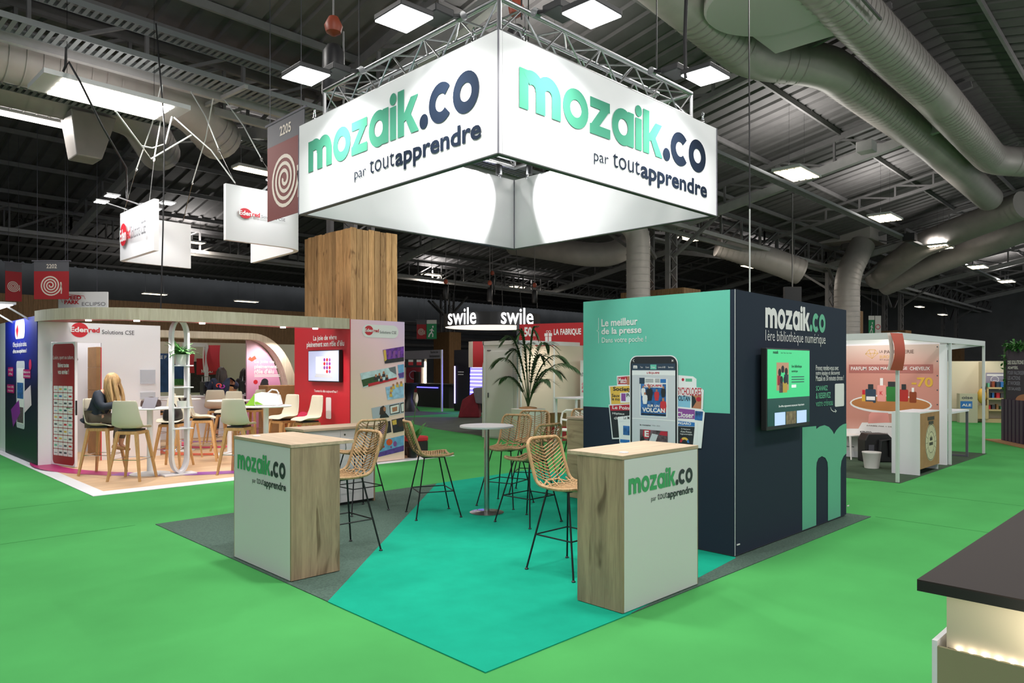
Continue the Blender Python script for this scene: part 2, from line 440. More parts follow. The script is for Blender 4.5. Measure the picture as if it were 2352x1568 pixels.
def tray(u0, u1, v, z, w, label):
    t = thing('cable_tray', label, 'cable tray', hp(u0, v, z))
    for s in (-1, 1): obj('side_rail', MB().bar(hp(u0, v+s*w/2, z+.04), hp(u1, v+s*w/2, z+.04), .02, .1), 'tray_metal', t)
    mb = MB(); u = u0
    while u < u1: mb.bar(hp(u, v-w/2, z), hp(u, v+w/2, z), .07, .012); u += .13
    tag(obj('rungs', mb, 'tray_metal', t), kind='stuff')
tray(-6, 24, VV-1.0, 7.25, .55, 'wide perforated cable tray crossing the upper left under the roof girder')
tray(-6, 24, VV-.7, 8.0, .35, 'upper narrow perforated cable tray running behind the top left beams')
tray(-4, 40, 18.3, 7.72, .4, 'cable tray carrying the large tube lamp on the left')
tray(10, 64, 9.75, 7.75, .28, 'cable tray carrying the row of warm tube lamps on the right')
for k, u in enumerate((-3, 2.5, 6.5, 11)):
    s = obj('hanger_strut', MB().bar(hp(u, VV-1.6, 7.15), hp(u+.05, VV+.6, 7.3), .07, .07), 'steel_pale', loc=hp(u, VV-1.6, 7.15))
    tag(s, 'steel strut carrying the wide cable tray, %s' % ('first at the left border', 'second from the left border', 'third from the left border', 'fourth, beside the sign')[k], 'strut', 'struts across the cable tray')
# walls far behind
wb = struct('wall_back', MB().add([hp(U0, 56, 0), hp(U1, 56, 0), hp(U1, 56, 11), hp(U0, 56, 11)], [(0, 1, 2, 3)]), 'wall_dark')
wr = struct('wall_right', MB().add([hp(84, -16, 0), hp(84, 56, 0), hp(84, 56, 11), hp(84, -16, 11)], [(0, 1, 2, 3)]), 'wall_grey')
wl = struct('wall_left', MB().add([hp(U0, 20, 0), hp(U0, 56, 0), hp(U0, 56, 11), hp(U0, 20, 11)], [(3, 2, 1, 0)]), 'wall_dark')
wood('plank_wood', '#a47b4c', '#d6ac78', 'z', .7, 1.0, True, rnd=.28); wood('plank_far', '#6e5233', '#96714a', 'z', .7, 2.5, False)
# far wall dressing: timber hoarding and pipes
hb = thing('timber_hoarding', 'long vertical-board timber hoarding along the dark back wall', 'hoarding', hp(6, 32, 0))
mb = MB(); u = 6.0
while u < 22:
    mb.obox(hp(u, 32, 0), HU, HV, Vector((0, 0, 1)), 0, .155, 0, .03+.01*random.random(), 0, 4.5); u += .16
tag(obj('boards', mb, 'plank_far', hb), kind='stuff')
for k, (z, r) in enumerate(((3.9, .16), (4.6, .22), (5.3, .12), (6.0, .2))):
    p = obj('service_pipe', MB().tube([hp(20, 54.5, z), hp(75, 54.5, z)], r, 10), 'steel_grey', loc=hp(20, 54.5, z), smooth=True)
    tag(p, 'horizontal service pipe on the far wall behind the turquoise cube, %s' % ('lowest of four', 'second from below', 'third from below', 'topmost of four')[k], 'pipe', 'service pipes on the far wall')
# ---- wood clad columns
def column(cx, cy, wx, wy, h, label, fine, steel=True):
    t = bpy.data.objects.new('column', None); C.objects.link(t); t.location = (cx, cy, 0); tag(t, label, kind='structure')
    if fine:
        n = max(6, int(round(wy/.165)))
        for fx, fy, ln, ax in ((-wx/2, 0, wy, 'y'), (wx/2, 0, wy, 'y'), (0, -wy/2, wx, 'x'), (0, wy/2, wx, 'x')):
            n = int(round(ln/.165)); s = ln/n
            for i in range(n):
                q = -ln/2+s*i; th = .02+.006*random.random(); hh = h+random.uniform(-.015, .015)
                if ax == 'y':
                    sg_ = 1 if fx > 0 else -1; b = MB().box(cx+min(fx, fx-sg_*th), cx+max(fx, fx-sg_*th), cy+q+.006, cy+q+s-.006, 0, hh)
                else:
                    sg_ = 1 if fy > 0 else -1; b = MB().box(cx+q+.006, cx+q+s-.006, cy+min(fy, fy-sg_*th), cy+max(fy, fy-sg_*th), 0, hh)
                obj('plank', b, 'plank_wood', t)
        obj('core', MB().box(cx-wx/2+.04, cx+wx/2-.04, cy-wy/2+.04, cy+wy/2-.04, 0, h-.05), 'black_plastic', t)
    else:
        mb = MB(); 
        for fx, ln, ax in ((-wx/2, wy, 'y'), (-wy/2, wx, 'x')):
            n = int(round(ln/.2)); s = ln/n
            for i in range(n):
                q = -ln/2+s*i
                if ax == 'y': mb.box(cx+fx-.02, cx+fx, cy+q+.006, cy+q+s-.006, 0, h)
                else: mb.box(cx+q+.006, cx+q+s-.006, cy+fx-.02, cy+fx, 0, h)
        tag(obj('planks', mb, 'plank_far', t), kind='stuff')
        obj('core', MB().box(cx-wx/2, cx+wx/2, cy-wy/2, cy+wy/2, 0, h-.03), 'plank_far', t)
    if steel:
        for dx, dy in ((0, -.55), (0, .55)):
            for k in (-1, 1): obj('steel_channel', MB().box(cx+dx+k*.25-.05, cx+dx+k*.25+.05, cy+dy-.1, cy+dy+.1, h-.1, 8.0), 'steel_grey', t)
            mb = MB(); z = h
            while z < 7.8:
                mb.bar((cx+dx-.25, cy+dy-.1, z), (cx+dx+.25, cy+dy-.1, z+.35), .05, .03); mb.bar((cx+dx+.25, cy+dy-.1, z+.35), (cx+dx-.25, cy+dy-.1, z+.7), .05, .03); z += .7
            obj('lacing', mb, 'steel_grey', t)
        for k in (-1, 1): obj('knee_brace', MB().bar((cx, cy+k*.6, 6.2), (cx, cy+k*2.6, 7.6), .16, .12), 'steel_grey', t)
        for k in (-1, 1): obj('knee_brace', MB().bar((cx+k*.3, cy, 6.2), (cx+k*1.6, cy, 7.3), .12, .12), 'steel_grey', t)
    return t
c = dep(805, 522, 16.9); column(c.x+.67, c.y+1.09, 1.34, 2.18, c.z, 'wide column clad in vertical wooden planks behind the pink panel', True)
c2 = dep(1569, 660, 28.0)
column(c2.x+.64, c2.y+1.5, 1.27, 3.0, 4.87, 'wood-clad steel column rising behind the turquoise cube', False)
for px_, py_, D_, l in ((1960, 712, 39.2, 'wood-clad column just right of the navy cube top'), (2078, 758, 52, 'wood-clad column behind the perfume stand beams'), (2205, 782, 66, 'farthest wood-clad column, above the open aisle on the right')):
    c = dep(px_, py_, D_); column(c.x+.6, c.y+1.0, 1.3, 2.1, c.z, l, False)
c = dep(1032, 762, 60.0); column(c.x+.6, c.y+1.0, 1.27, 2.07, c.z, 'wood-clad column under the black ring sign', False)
# ---- ducts
def duct(pts, r, label, m='duct_grey', ribs=True, n=20):
    t = thing('air_duct', label, 'air duct', pts[0])
    # round the bends
    P = [Vector(p) for p in pts]; Q = [P[0]]
    for i in range(1, len(P)-1):
        a = (P[i-1]-P[i]).normalized()*min(r*1.3, (P[i-1]-P[i]).length*.45); b = (P[i+1]-P[i]).normalized()*min(r*1.3, (P[i+1]-P[i]).length*.45)
        for k in range(7):
            s = k/6; Q.append((P[i]+a)*(1-s)**2+P[i]*2*s*(1-s)+(P[i]+b)*s*s)
    Q.append(P[-1])
    obj('pipe', MB().tube(Q, r, n), m, t, True)
    if ribs:
        mb = MB()
        for i in range(len(Q)-1):
            d = Q[i+1]-Q[i]; L = d.length
            if L < .25: continue
            k = 0.12
            while k < L:
                p = Q[i]+d*(k/L); mb.tube([p-d.normalized()*.014, p+d.normalized()*.014], r+.018, n, caps=False); k += .26
        if mb.v: tag(obj('spiral_seams', mb, m, t, True), kind='stuff')
    return t
duct([hp(-8, 15.2, 7.35), hp(6.3, 15.4, 7.35), hp(7.4, 16.3, 7.0)], .5, 'round grey ventilation duct running under the roof at the upper left')
duct([hp(-8, 19.8, 8.3), hp(6.8, 19.8, 8.3), hp(8.0, 21.5, 7.9)], .55, 'darker ventilation duct above the left tube lamp, farther from the sign')
duct([hp(6, 7.0, 9.2), hp(12.4, 7.45, 9.2), hp(16.4, 7.7, 9.2), hp(18.2, 6.55, 9.2), hp(27, 6.3, 9.2), hp(37, 6.4, 9.1)], .52, 'long bent ventilation duct crossing the upper right of the roof')
duct([hp(13, 5.2, 9.2), hp(22, 5.1, 9.2), hp(30.6, 5.2, 9.2), hp(33.0, 3.4, 9.2)], .52, 'straight ventilation duct nearest the upper right corner')
q = hp(13.6, 5.9, 8.75)
h_ = thing('ventilation_unit', 'big pale rounded ventilation housing at the top edge on the right', 'ventilation unit', q)
obj('drum', MB().lathe([(1.25, 0), (1.3, .05), (1.3, .75), (1.2, .8)], q, 40), 'duct_pale', h_, True)
obj('plenum_box', MB().obox(q, HU, HV, Vector((0, 0, 1)), .6, 2.2, -1.1, .9, .05, .85), 'duct_pale', h_, bevel=.02)
obj('edge_rail', MB().bar(q+HU*.5+HV*-1.3+Vector((0, 0, .1)), q+HU*2.2+HV*-1.3+Vector((0, 0, .1)), .05, .05), 'steel_grey', h_)
# down ducts near the columns
a = dep(1466, 540, 27); duct([Vector((a.x, a.y, 3.8)), Vector((a.x, a.y, 7.0)), Vector((a.x-1.6, a.y+1.2, 8.0))], .44, 'vertical duct left of the column behind the turquoise cube')
a = dep(1945, 640, 37); duct([Vector((a.x, a.y, 3.2)), Vector((a.x, a.y, 6.4)), Vector((a.x+1.3, a.y-.3, 8.2))], .62, 'bent vertical duct rising above the navy cube end')
a = dep(1955, 525, 38.5); pb = thing('plenum_box', 'grey rectangular ventilation plenum box high above the navy cube end', 'plenum', a)
obj('case', MB().obox(a, HU, HV, Vector((0, 0, 1)), -.8, 2.0, -1.2, 1.6, -.75, .85), 'duct_grey', pb, bevel=.02)
obj('collar', MB().lathe([(.7, 0), (.72, .25)], (a.x+.6, a.y, a.z-1.0), 24), 'steel_grey', pb, True)
b0 = dep(2010, 640, 40); b1 = dep(2120, 560, 36); b2 = dep(2352, 470, 31); duct([b0, b1, b2], .62, 'upper of two merging ducts to the right of the plenum box')
b0 = dep(2030, 655, 41); b1 = dep(2160, 600, 38); b2 = dep(2420, 500, 33); duct([b0, b1, b2], .6, 'lower of two merging ducts to the right of the plenum box')
b0 = dep(1345, 585, 33); b1 = dep(1405, 585, 33); b2 = dep(1450, 560, 33); duct([dep(1180, 560, 36), dep(1270, 572, 34), b0, b1, b2], .55, 'duct with a round outlet seen under the right side of the sign')
duct([dep(1650, 560, 34), dep(1780, 600, 34), dep(1840, 625, 34)], .6, 'drooping duct behind the navy cube, under the walkway')
a = dep(198, 335, 17.5); ho = thing('duct_hopper', 'pale funnel-shaped duct hopper hanging at the left', 'duct', a)
mb = MB(); mb.add([a+HU*x+HV*y+Vector((0, 0, z)) for x, y, z in ((-.45, -.45, .7), (.55, -.45, .7), (.55, .45, .7), (-.45, .45, .7), (-.3, -.35, -.35), (.25, -.35, -.35), (.25, .35, -.35), (-.3, .35, -.35))], [(0,1,5,4),(1,2,6,5),(2,3,7,6),(3,0,4,7),(4,5,6,7),(3,2,1,0)])
obj('funnel', mb, 'duct_grey', ho, bevel=.03)
# ---- hall lamps with fluorescent tubes
mat('tube_warm', '#ffe9c4', emit=5.0); mat('tube_white', '#fff6ea', emit=7.0); mat('lamp_case', '#c9cacb', .5)
LAMP = 190; UP = 120
def hall_lamp(p, label, L=1.5, Wd=.62, ends=.12, warm=True, power=None, light=True, tubes=4, up=1.0):
    t = thing('tube_lamp', label, 'lamp', p, group='tube lamps of the hall'); p = Vector(p); Z = Vector((0, 0, 1))
    obj('case', MB().obox(p, HU, HV, Z, -L/2-ends, L/2+ends, -Wd/2, Wd/2, .02, .1), 'lamp_case', t)
    for k in range(tubes):
        y = -Wd/2+Wd*(k+.5)/tubes
        obj('tube', MB().obox(p, HU, HV, Z, -L/2, L/2, y-Wd/tubes*.36, y+Wd/tubes*.36, 0, .02), 'tube_warm' if warm else 'tube_white', t)
    for s in (-1, 1):
        q = p+HU*s*L*.4; obj('hanger_wire', MB().tube([q+Z*.1, Vector((q.x, q.y, roofz(q)-.02))], .004, 4), 'black_metal', t)
    if light: area('added_roof_fill', p+Z*.13, L, UP*up, p+Z*5, (1, .96, .92), Wd)  # added upward fill to light the roof neutrally
    if light: area('hall_lamp_light', p-Z*.03, L, power or LAMP, p-Z*5, (1, .93, .82) if warm else (1, .97, .93), Wd)
ordn = ('nearest', 'second', 'third', 'fourth', 'fifth')
for k, (x, y) in enumerate(((1830, 402), (2033, 502), (2160, 568), (2246, 614), (2312, 647))):
    hall_lamp(onz(x, y, 7.6), 'warm fluorescent tube lamp, %s of the row receding at the upper right' % ordn[k], 1.45, .85, up=1.3)
hall_lamp(dep(258, 232, 12.6), 'large bright tube lamp with pale ends at the upper left', 1.75, 1.0, .28, False, up=.12)
hall_lamp(dep(40, 268, 17.5), 'bright strip tube lamp cut by the left border', 2.1, .45, .1, False, tubes=2, up=.12)
for x, y, z, l in ((595, 396, 7.6, 'warm strip lamp beside the dark hanging banner, above the white logo boards'), (992, 632, 7.6, 'warm strip lamp just under the left lower edge of the sign'), (1190, 660, 7.6, 'small warm strip lamp above the black ring sign'),
                (1420, 579, 7.6, 'warm strip lamp beside the vertical duct under the sign'), (1722, 613, 7.6, 'warm strip lamp behind the white hanging cable'), (1580, 549, 7.6, 'small lamp glimpsed through the steel column'),
                (355, 676, 7.6, 'faint strip lamp low over the curved wooden canopy, left one'), (566, 693, 7.6, 'faint strip lamp low over the curved wooden canopy, right one'), (2112, 705, 7.6, 'warm strip lamp above the perfume stand'), (2165, 723, 7.6, 'warm lamp lighting the grey wall at the far right'), (432, 556, 7.6, 'small lamp between the two white logo boards')):
    p = onz(x, y, z); D_ = (p-EYEV).dot(FW)
    lim = 46 if x < 700 else 62
    hall_lamp(p if D_ < lim else dep(x, y, lim), l, 1.4, .5, .05, True, light=D_ < 63, tubes=2, power=LAMP*1.2, up=.7)
# lamp rows run on out of view; last two added to light pink panel
for u, v in ((2, 9.75), (11, 9.75), (0, -1), (8, -1), (16, -1), (25, 0), (34, -1), (2.5, 3.0), (10, 3.2)):
    hall_lamp(hp(u, v, 7.6), 'tube lamp outside the picture, in the hall rows or added for light', warm=False, power=LAMP*(1.2 if v < 0 else .7 if v < 4 else 1.0), up=1.5)

# unseen grey carpets added to cut green floor bounce on the roof
for k, (x0, x1, y0, y1, l) in enumerate(((-14, -.3, -16, 66, 'unseen dark grey carpet added left of the aisle to cut green bounce'), (-.3, 112, -16, -.3, 'unseen dark grey carpet added behind the foreground counter to cut green bounce'), (.6, 17.5, 21, 66, 'unseen dark grey carpet added behind the wooden canopy stand to cut green bounce'), (19.5, 112, 6.9, 66, 'unseen dark grey carpet added far behind the white booth to cut green bounce'))):
    tag(obj('added_grey_carpet', MB().box(x0, x1, y0, y1, .0006, .003), 'grey_carpet', loc=(x0, y0, 0)), l, 'carpet')
# seams between the carpet lengths
mat('carpet_seam', '#3f8a4a', .97, spec=.05)
for x0, y0, x1, y1 in ((8.93, 3.0, 8.93, -6), (10.95, 3.4, 10.95, -6), (2.6, 8.6, -3, 8.6), (2.6, 10.7, -3, 10.7), (8.95, 6.5, 11.7, 6.5)):
    obj('carpet_seam', MB().bar((x0, y0, .0012), (x1, y1, .0012), .012, .001), 'carpet_seam', floor)
# ================================================================== the stand's carpets
X0, Y0, X1, Y1 = 2.77, 3.03, 8.885, 8.48
mat('dark_carpet', '#4e6158', .95, var=.22, scale=60, bump=.3, spec=.1); mat('teal_carpet', '#159b7e', .95, var=.05, scale=5, bump=.2, spec=.1)
tl = onz(754, 1382.6); bk = onz(1016, 1113); rf = onz(1436, 1410)
tri = [(X0, Y0), (X0, tl.y), (bk.x, Y1), (X1, Y1), (X1, 5.2), (6.06, 3.24), (rf.x, Y0)]
g = thing('stand_carpet', 'dark grey-green needle felt carpet tile area under the two oak counters', 'carpet', (X0, Y0, 0))
obj('carpet_sheet', MB().prism([(X0+.004, tl.y), (X0+.004, Y1), (bk.x, Y1)], lambda a, b: (a, b, .0008), lambda a, b: (a, b, .006)), 'dark_carpet', g)
obj('carpet_sheet', MB().prism([(rf.x, Y0+.004), (X1, Y0+.004), (X1, 5.2), (6.06, 3.24)], lambda a, b: (a, b, .0008), lambda a, b: (a, b, .006)), 'dark_carpet', g)
t = obj('teal_carpet', MB().prism(tri, lambda a, b: (a, b, .0008), lambda a, b: (a, b, .0075)), 'teal_carpet', loc=(X0, Y0, 0))
tag(t, 'turquoise carpet laid diagonally under the round bar table and wicker stools', 'carpet')
# ================================================================== suspended sign
SX0, SY0, SX1, SY1, SB, ST = 3.97, 4.19, 7.40, 7.47, 3.473, 4.473
sg = thing('suspended_sign', 'white square suspended fabric sign with green and navy logotype hung under truss', 'sign', (SX0, SY0, SB))
T = .05
for x0, x1, y0, y1 in ((SX0, SX0+T, SY0, SY1), (SX0+T, SX1, SY0, SY0+T), (SX1-T, SX1, SY0+T, SY1), (SX0+T, SX1-T, SY1-T, SY1)):
    p = obj('fabric_panel', MB().box(x0+.002, x1-.002, y0+.002, y1-.002, SB+.004, ST), 'sign_white', sg)
    obj('bottom_rail', MB().box(x0-.001, x1+.001, y0-.001, y1+.001, SB-.004, SB+.006), 'sign_edge', p)
for x, y in ((SX0, SY0), (SX0, SY1), (SX1, SY0)):
    obj('corner_seam', MB().box(x-.005, x+.006, y-.005, y+.006, SB, ST), 'seam_grey', sg)
obj('corner_seam', MB().box(SX1-T-.008, SX1-T+.004, SY1-T-.008, SY1-T+.004, SB, ST), 'seam_grey', sg)
fr = Face((SX0, SY0, SB), (1, 0, 0), sg); fl = Face((SX0, SY1, SB), (0, -1, 0), sg)
lockup(fr, .236, .431, .336, ('logo_green', 'logo_navy'), 2.95)
a, b = fl.px(709, 397); a2, _ = fl.px(1101, 200)
lockup(fl, a, .431, .336, ('logo_green', 'logo_navy'), a2-a)
# truss ring
tr = thing('truss_ring', 'square aluminium lattice truss ring above the white suspended sign', 'truss', (4.2, 4.4, 4.6))
TZ0, TZ1, OX0, OY0, OX1, OY1, TW = 4.60, 4.88, 4.19, 4.41, 7.22, 7.28, .27
def ringpts(d, z): return [(OX0+d, OY0+d, z), (OX1-d, OY0+d, z), (OX1-d, OY1-d, z), (OX0+d, OY1-d, z)]
for d, z in ((0, TZ1), (TW, TZ1), (0, TZ0), (TW, TZ0)):
    q = ringpts(d, z)
    for i in range(4): obj('chord', MB().tube([q[i], q[(i+1) % 4]], .026, 10), 'aluminium', tr, True)
for i in range(4):
    O1, I1, O0, I0 = [ringpts(d, z) for d, z in ((0, TZ1), (TW, TZ1), (0, TZ0), (TW, TZ0))]
    n = 11; j = (i+1) % 4
    for A, B in ((O1, O0), (I1, I0), (O1, I1)):
        for k in range(n):
            f0 = k/n; f1 = (k+1)/n
            pa = Vector(A[i]).lerp(Vector(A[j]), f0 if k % 2 else f1); pb = Vector(B[i]).lerp(Vector(B[j]), f1 if k % 2 else f0)
            obj('brace', MB().tube([pa, pb], .009, 6), 'aluminium', tr, True)
    obj('corner_post', MB().tube([O0[i], O1[i]], .02, 8), 'aluminium', tr, True)
for x, y in ((OX0+.4, OY0+.13), (OX0+.13, OY1-.5), (OX1-.13, OY1-.4), (OX1-.5, OY0+.13)): obj('hoist_cable', MB().tube([(x, y, TZ1), (x, y, roofz(Vector((x, y, 0))))], .008, 5), 'black_metal', tr)
# shackles between truss and sign
def shackle(x, y, which):
    s = thing('chain_shackle', 'short steel chain shackle holding %s' % which, 'shackle', (x, y, ST), group='shackles between truss and sign')
    for k in range(3):
        z = ST+.02+k*.042; r = []
        for i in range(12):
            t = 2*math.pi*i/12; q = (.013*math.cos(t), .027*math.sin(t))
            r.append((x+(q[0] if k % 2 else 0), y+(0 if k % 2 else q[0]), z+q[1]))
        obj('link', MB().tube(r, .006, 6, True), 'chrome', s, True)
    obj('clamp', MB().lathe([(.018, 0), (.024, .01), (.024, .05), (.016, .07)], (x, y, ST-.03), 10), 'chrome', s, True)
for x, y, w in ((SX0+.03, SY0+.33, 'the near corner of the left sign face'), (SX0+.33, SY0+.03, 'the near corner of the right sign face'), (SX0+.03, SY1-.3, 'the far end of the left sign face'), (SX1-.25, SY0+.03, 'the far end of the right sign face'),
                (SX1-.03, SY1-.3, 'the back sign panel, right of the inner corner'), (SX1-.32, SY1-.03, 'the back sign panel, left of the inner corner')):
    shackle(x, y, w)
# flood lamps on arms
def flood(p, out, aim, where):
    x, y, z = p
    f = thing('flood_lamp', 'bright square LED floodlight on an arm %s' % where, 'floodlight', (x, y, z), group='floodlights on the truss ring')
    d = Vector(out); side = Vector((-d.y, d.x, 0)); nrm = (Vector(aim)-Vector(p)).normalized()
    up = side.cross(nrm).normalized(); o = Vector(p)
    obj('housing', MB().obox(o, side, up, nrm, -.19, .19, -.165, .165, -.06, -.012), 'black_plastic', f, bevel=.008)
    obj('lens', MB().obox(o, side, up, nrm, -.182, .182, -.158, .158, -.012, 0), 'lamp_glow', f)
    b0 = o-d*.62+Vector((0, 0, .24))
    obj('arm', MB().bar(b0, o-nrm*.08-d*.1, .05, .03), 'black_metal', f)
    obj('driver_box', MB().obox(o-d*.33+Vector((0, 0, .12)), side, d, Vector((0, 0, 1)), -.13, .13, -.1, .1, 0, .07), 'black_plastic', f, bevel=.01)
    obj('clamp', MB().tube([b0+side*-.03, b0+side*.03], .042, 10), 'alu_dull', f, True)
    area('flood_light', o+nrm*.03, .32, FLOOD, o+nrm*2, (1, .985, .96), .27, 140)
FLOOD = 30
flood((3.50, 4.82, 4.60), (-1, 0, 0), (3.62, 4.9, 0), 'at the near end of the left sign face')
flood((3.50, 6.44, 4.60), (-1, 0, 0), (3.62, 6.5, 0), 'at the far end of the left sign face')
flood((4.54, 3.69, 4.60), (0, -1, 0), (4.6, 3.81, 0), 'at the near end of the right sign face')
flood((6.30, 3.69, 4.60), (0, -1, 0), (6.4, 3.81, 0), 'at the far end of the right sign face')
# two spots washing the inner faces from the back corner
for (x, y), (tx, ty), w in (((SX1-.2, SY1-.5), (4.9, SY1), 'left'), ((SX1-.5, SY1-.2), (SX1, 4.9), 'right')):
    s = thing('spot_lamp', 'small black spotlight washing the inner %s panel of the suspended sign' % w, 'spotlight', (x, y, ST-.02), group='spotlights inside the sign')
    obj('can', MB().tube([(x, y, ST+.1), (x, y, ST-.03)], .045, 12), 'black_metal', s, True)
    obj('hook', MB().tube([(x, y, ST+.1), (x, y, TZ0+.02)], .012, 6), 'black_metal', s, True)
    spot('inner_spot', (x, y, ST-.06), (tx, ty, SB+.1), 300, 96, .5, r=.03)
# ================================================================== the big printed cube
BX0, BY0, BX1, BY1, BH = 6.08, 3.257, 8.73, 5.06, 2.468
bxo = thing('storage_cube', 'tall printed fabric cube, turquoise over navy on one side, all navy on the other', 'exhibition cube', (BX0, BY0, 0))
f1 = Face((BX0, BY1, 0), (0, -1, 0), bxo); f2 = Face((BX0, BY0, 0), (1, 0, 0), bxo)
zt1 = 2.424
obj('front_panel', MB().add([(BX0, BY0, .02), (BX1, BY0, .02), (BX1, BY0, zt1), (BX0, BY0, BH), (BX0, BY0+.05, .02), (BX1, BY0+.05, .02), (BX1, BY0+.05, zt1), (BX0, BY0+.05, BH)],
    [(0,1,2,3),(7,6,5,4),(0,4,5,1),(1,5,6,2),(2,6,7,3),(3,7,4,0)]), 'navy_print', bxo)
zs = f1.px(1686, 950)[1]; zs2 = f1.px(1350, 929)[1]
obj('side_panel', MB().box(BX0, BX0+.05, BY0+.05, BY1, .02, zs), 'navy_print', bxo)
obj('side_panel_upper', MB().box(BX0, BX0+.05, BY0+.05, BY1, zs, BH), 'teal_print', bxo)
obj('rear_panel', MB().box(BX1-.05, BX1, BY0+.05, BY1, .02, zt1), 'navy_print', bxo)
obj('back_panel', MB().box(BX0+.05, BX1-.05, BY1-.05, BY1, .02, zt1), 'navy_print', bxo)
obj('corner_piping', MB().tube([(BX0-.002, BY0-.002, .02), (BX0-.002, BY0-.002, BH)], .0028, 6), 'print_white', bxo)
obj('plinth', MB().box(BX0+.02, BX1-.02, BY0+.02, BY1-.02, .006, .02), 'seam_grey', bxo)
for x in (BX0+.03, BX1+.02): obj('zip_pull', MB().box(x, x+.05, BY0-.008, BY0, .11, .12), 'print_white', bxo)
# teal face print
wh = 'print_white'
f1.text('Le meilleur', (1382, 733), (1465, 746), wh, .02); f1.text('de la presse', (1382, 753), (1474, 769), wh, .02)
f1.text('Dans votre poche !', (1383, 775), (1485, 788), wh, 0)
f1.line([(1375, 730), (1375, 757), (1371, 759), (1375, 762), (1375, 788)], .005, wh, px=True)
mat('pg_white', '#e6e7ea', .5); mat('pg_grey', '#c9ccd4', .5); mat('pg_red', '#b5253a', .5); mat('pg_yellow', '#e0b54e', .5); mat('pg_black', '#23262c', .5); mat('pg_blue', '#2a6fb8', .5)
mat('pg_purple', '#8b4a9a', .5); mat('pg_sky', '#85bfdc', .5); mat('pg_skin', '#b7795a', .6); mat('pg_photo', '#2b5f9c', .5, var=.6, scale=18); mat('pg_mix', '#5a4a52', .5, var=.7, scale=26)
mat('pg_navy', '#2a3d52', .5); mat('pg_text', '#6d7078', .5); mat('pg_shirt', '#c8323c', .5)
def page(q, name, m='pg_white', c=.004): return f1.poly(q, m, c, 'magazine_cover')
# magazines left of the phone
page([(1417, 863), (1455, 861), (1455, 890), (1418, 890)], '', 'pg_white', .003); f1.poly([(1419, 866), (1441, 864), (1441, 882), (1420, 882)], 'pg_red', .004); f1.text('Match', (1421, 867), (1440, 880), wh, .02, .005); f1.poly([(1441, 864), (1455, 863), (1455, 884), (1441, 884)], 'pg_skin', .004)
page([(1399, 886), (1456, 883), (1456, 930), (1402, 932)], '', 'pg_white', .005); f1.poly([(1402, 888), (1456, 885), (1456, 926), (1405, 928)], 'pg_yellow', .006); f1.text('Society', (1409, 888), (1452, 901), 'pg_black', .03, .007)
f1.text('Sauv', (1406, 904), (1424, 912), 'pg_black', .02, .007); f1.text('le mo', (1406, 912), (1424, 920), 'pg_black', .02, .007)
f1.poly([(1425, 902), (1456, 900), (1456, 924), (1426, 925)], 'pg_white', .007); f1.rect((1428, 903), (1438, 921), 'pg_purple', .008); f1.text('Po', (1440, 903), (1452, 912), 'pg_black', .02, .009)
page([(1399, 929), (1456, 926), (1456, 1007), (1407, 1008)], '', 'pg_white', .008); f1.poly([(1401, 931), (1456, 928), (1456, 1003), (1409, 1005)], 'pg_black', .009); f1.poly([(1402, 931), (1456, 928), (1456, 942), (1404, 943)], 'pg_red', .010)
f1.text('Le Point', (1408, 931), (1451, 941), wh, .02, .011); f1.text('Hôpitaux', (1408, 946), (1436, 954), wh, .01, .011); f1.text('ch', (1412, 956), (1420, 963), wh, .01, .011)
page([(1420, 957), (1456, 953), (1456, 1022), (1425, 1022)], '', 'pg_white', .012); f1.text('Le Monde', (1434, 955), (1462, 964), 'pg_black', .01, .0125); f1.rect((1425, 967), (1456, 969), 'pg_blue', .013); f1.rect((1433, 977), (1456, 1000), 'pg_photo', .013); f1.rect((1426, 1008), (1456, 1018), 'pg_blue', .013)
# magazines right of the phone
page([(1555, 861), (1592, 864), (1600, 870), (1600, 895), (1555, 890)], '', 'pg_white', .003); f1.disc((1566, 868), (1572, 875), 'pg_red', .004); f1.rect((1575, 869), (1590, 876), 'mint_print', .004)
page([(1555, 885), (1610, 890), (1617, 896), (1615, 940), (1555, 935)], '', 'pg_white', .005); f1.text('PSYCHOLOGIES', (1553, 889), (1612, 909), 'pg_red', .02, .006); f1.poly([(1589, 907), (1612, 909), (1611, 939), (1589, 938)], 'pg_skin', .006); f1.disc((1600, 911), (1611, 922), 'pg_red', .007); f1.poly([(1589, 907), (1597, 912), (1600, 922), (1590, 938)], 'pg_black', .007)
f1.poly([(1557, 906), (1585, 907), (1590, 911), (1589, 940), (1557, 935)], 'pg_white', .007); f1.poly([(1557, 908), (1587, 911), (1586, 938), (1557, 934)], 'pg_sky', .008); f1.text('POLITAN', (1556, 907), (1586, 921), 'pg_navy', .03, .009)
page([(1556, 933), (1612, 939), (1620, 946), (1612, 1029), (1556, 1025)], '', 'pg_white', .009); f1.poly([(1558, 937), (1597, 941), (1597, 962), (1558, 960)], 'pg_purple', .010); f1.text('Closer', (1556, 945), (1595, 960), wh, .02, .011); f1.poly([(1598, 943), (1616, 945), (1614, 966), (1597, 964)], 'pg_photo', .010)
page([(1556, 964), (1597, 966), (1604, 970), (1602, 1027), (1556, 1023)], '', 'pg_white', .011); f1.poly([(1558, 966), (1597, 970), (1597, 979), (1558, 977)], 'pg_blue', .012); f1.text('FIGARO', (1559, 968), (1589, 976), wh, .03, .013); f1.poly([(1558, 978), (1597, 980), (1593, 1021), (1558, 1019)], 'pg_black', .012)
f1.text('À l’épreuve', (1566, 982), (1587, 988), wh, .01, .013); f1.text('d’une France', (1565, 988), (1590, 994), wh, .01, .013); f1.text('ingouvernable', (1564, 994), (1592, 1000), wh, .01, .013)
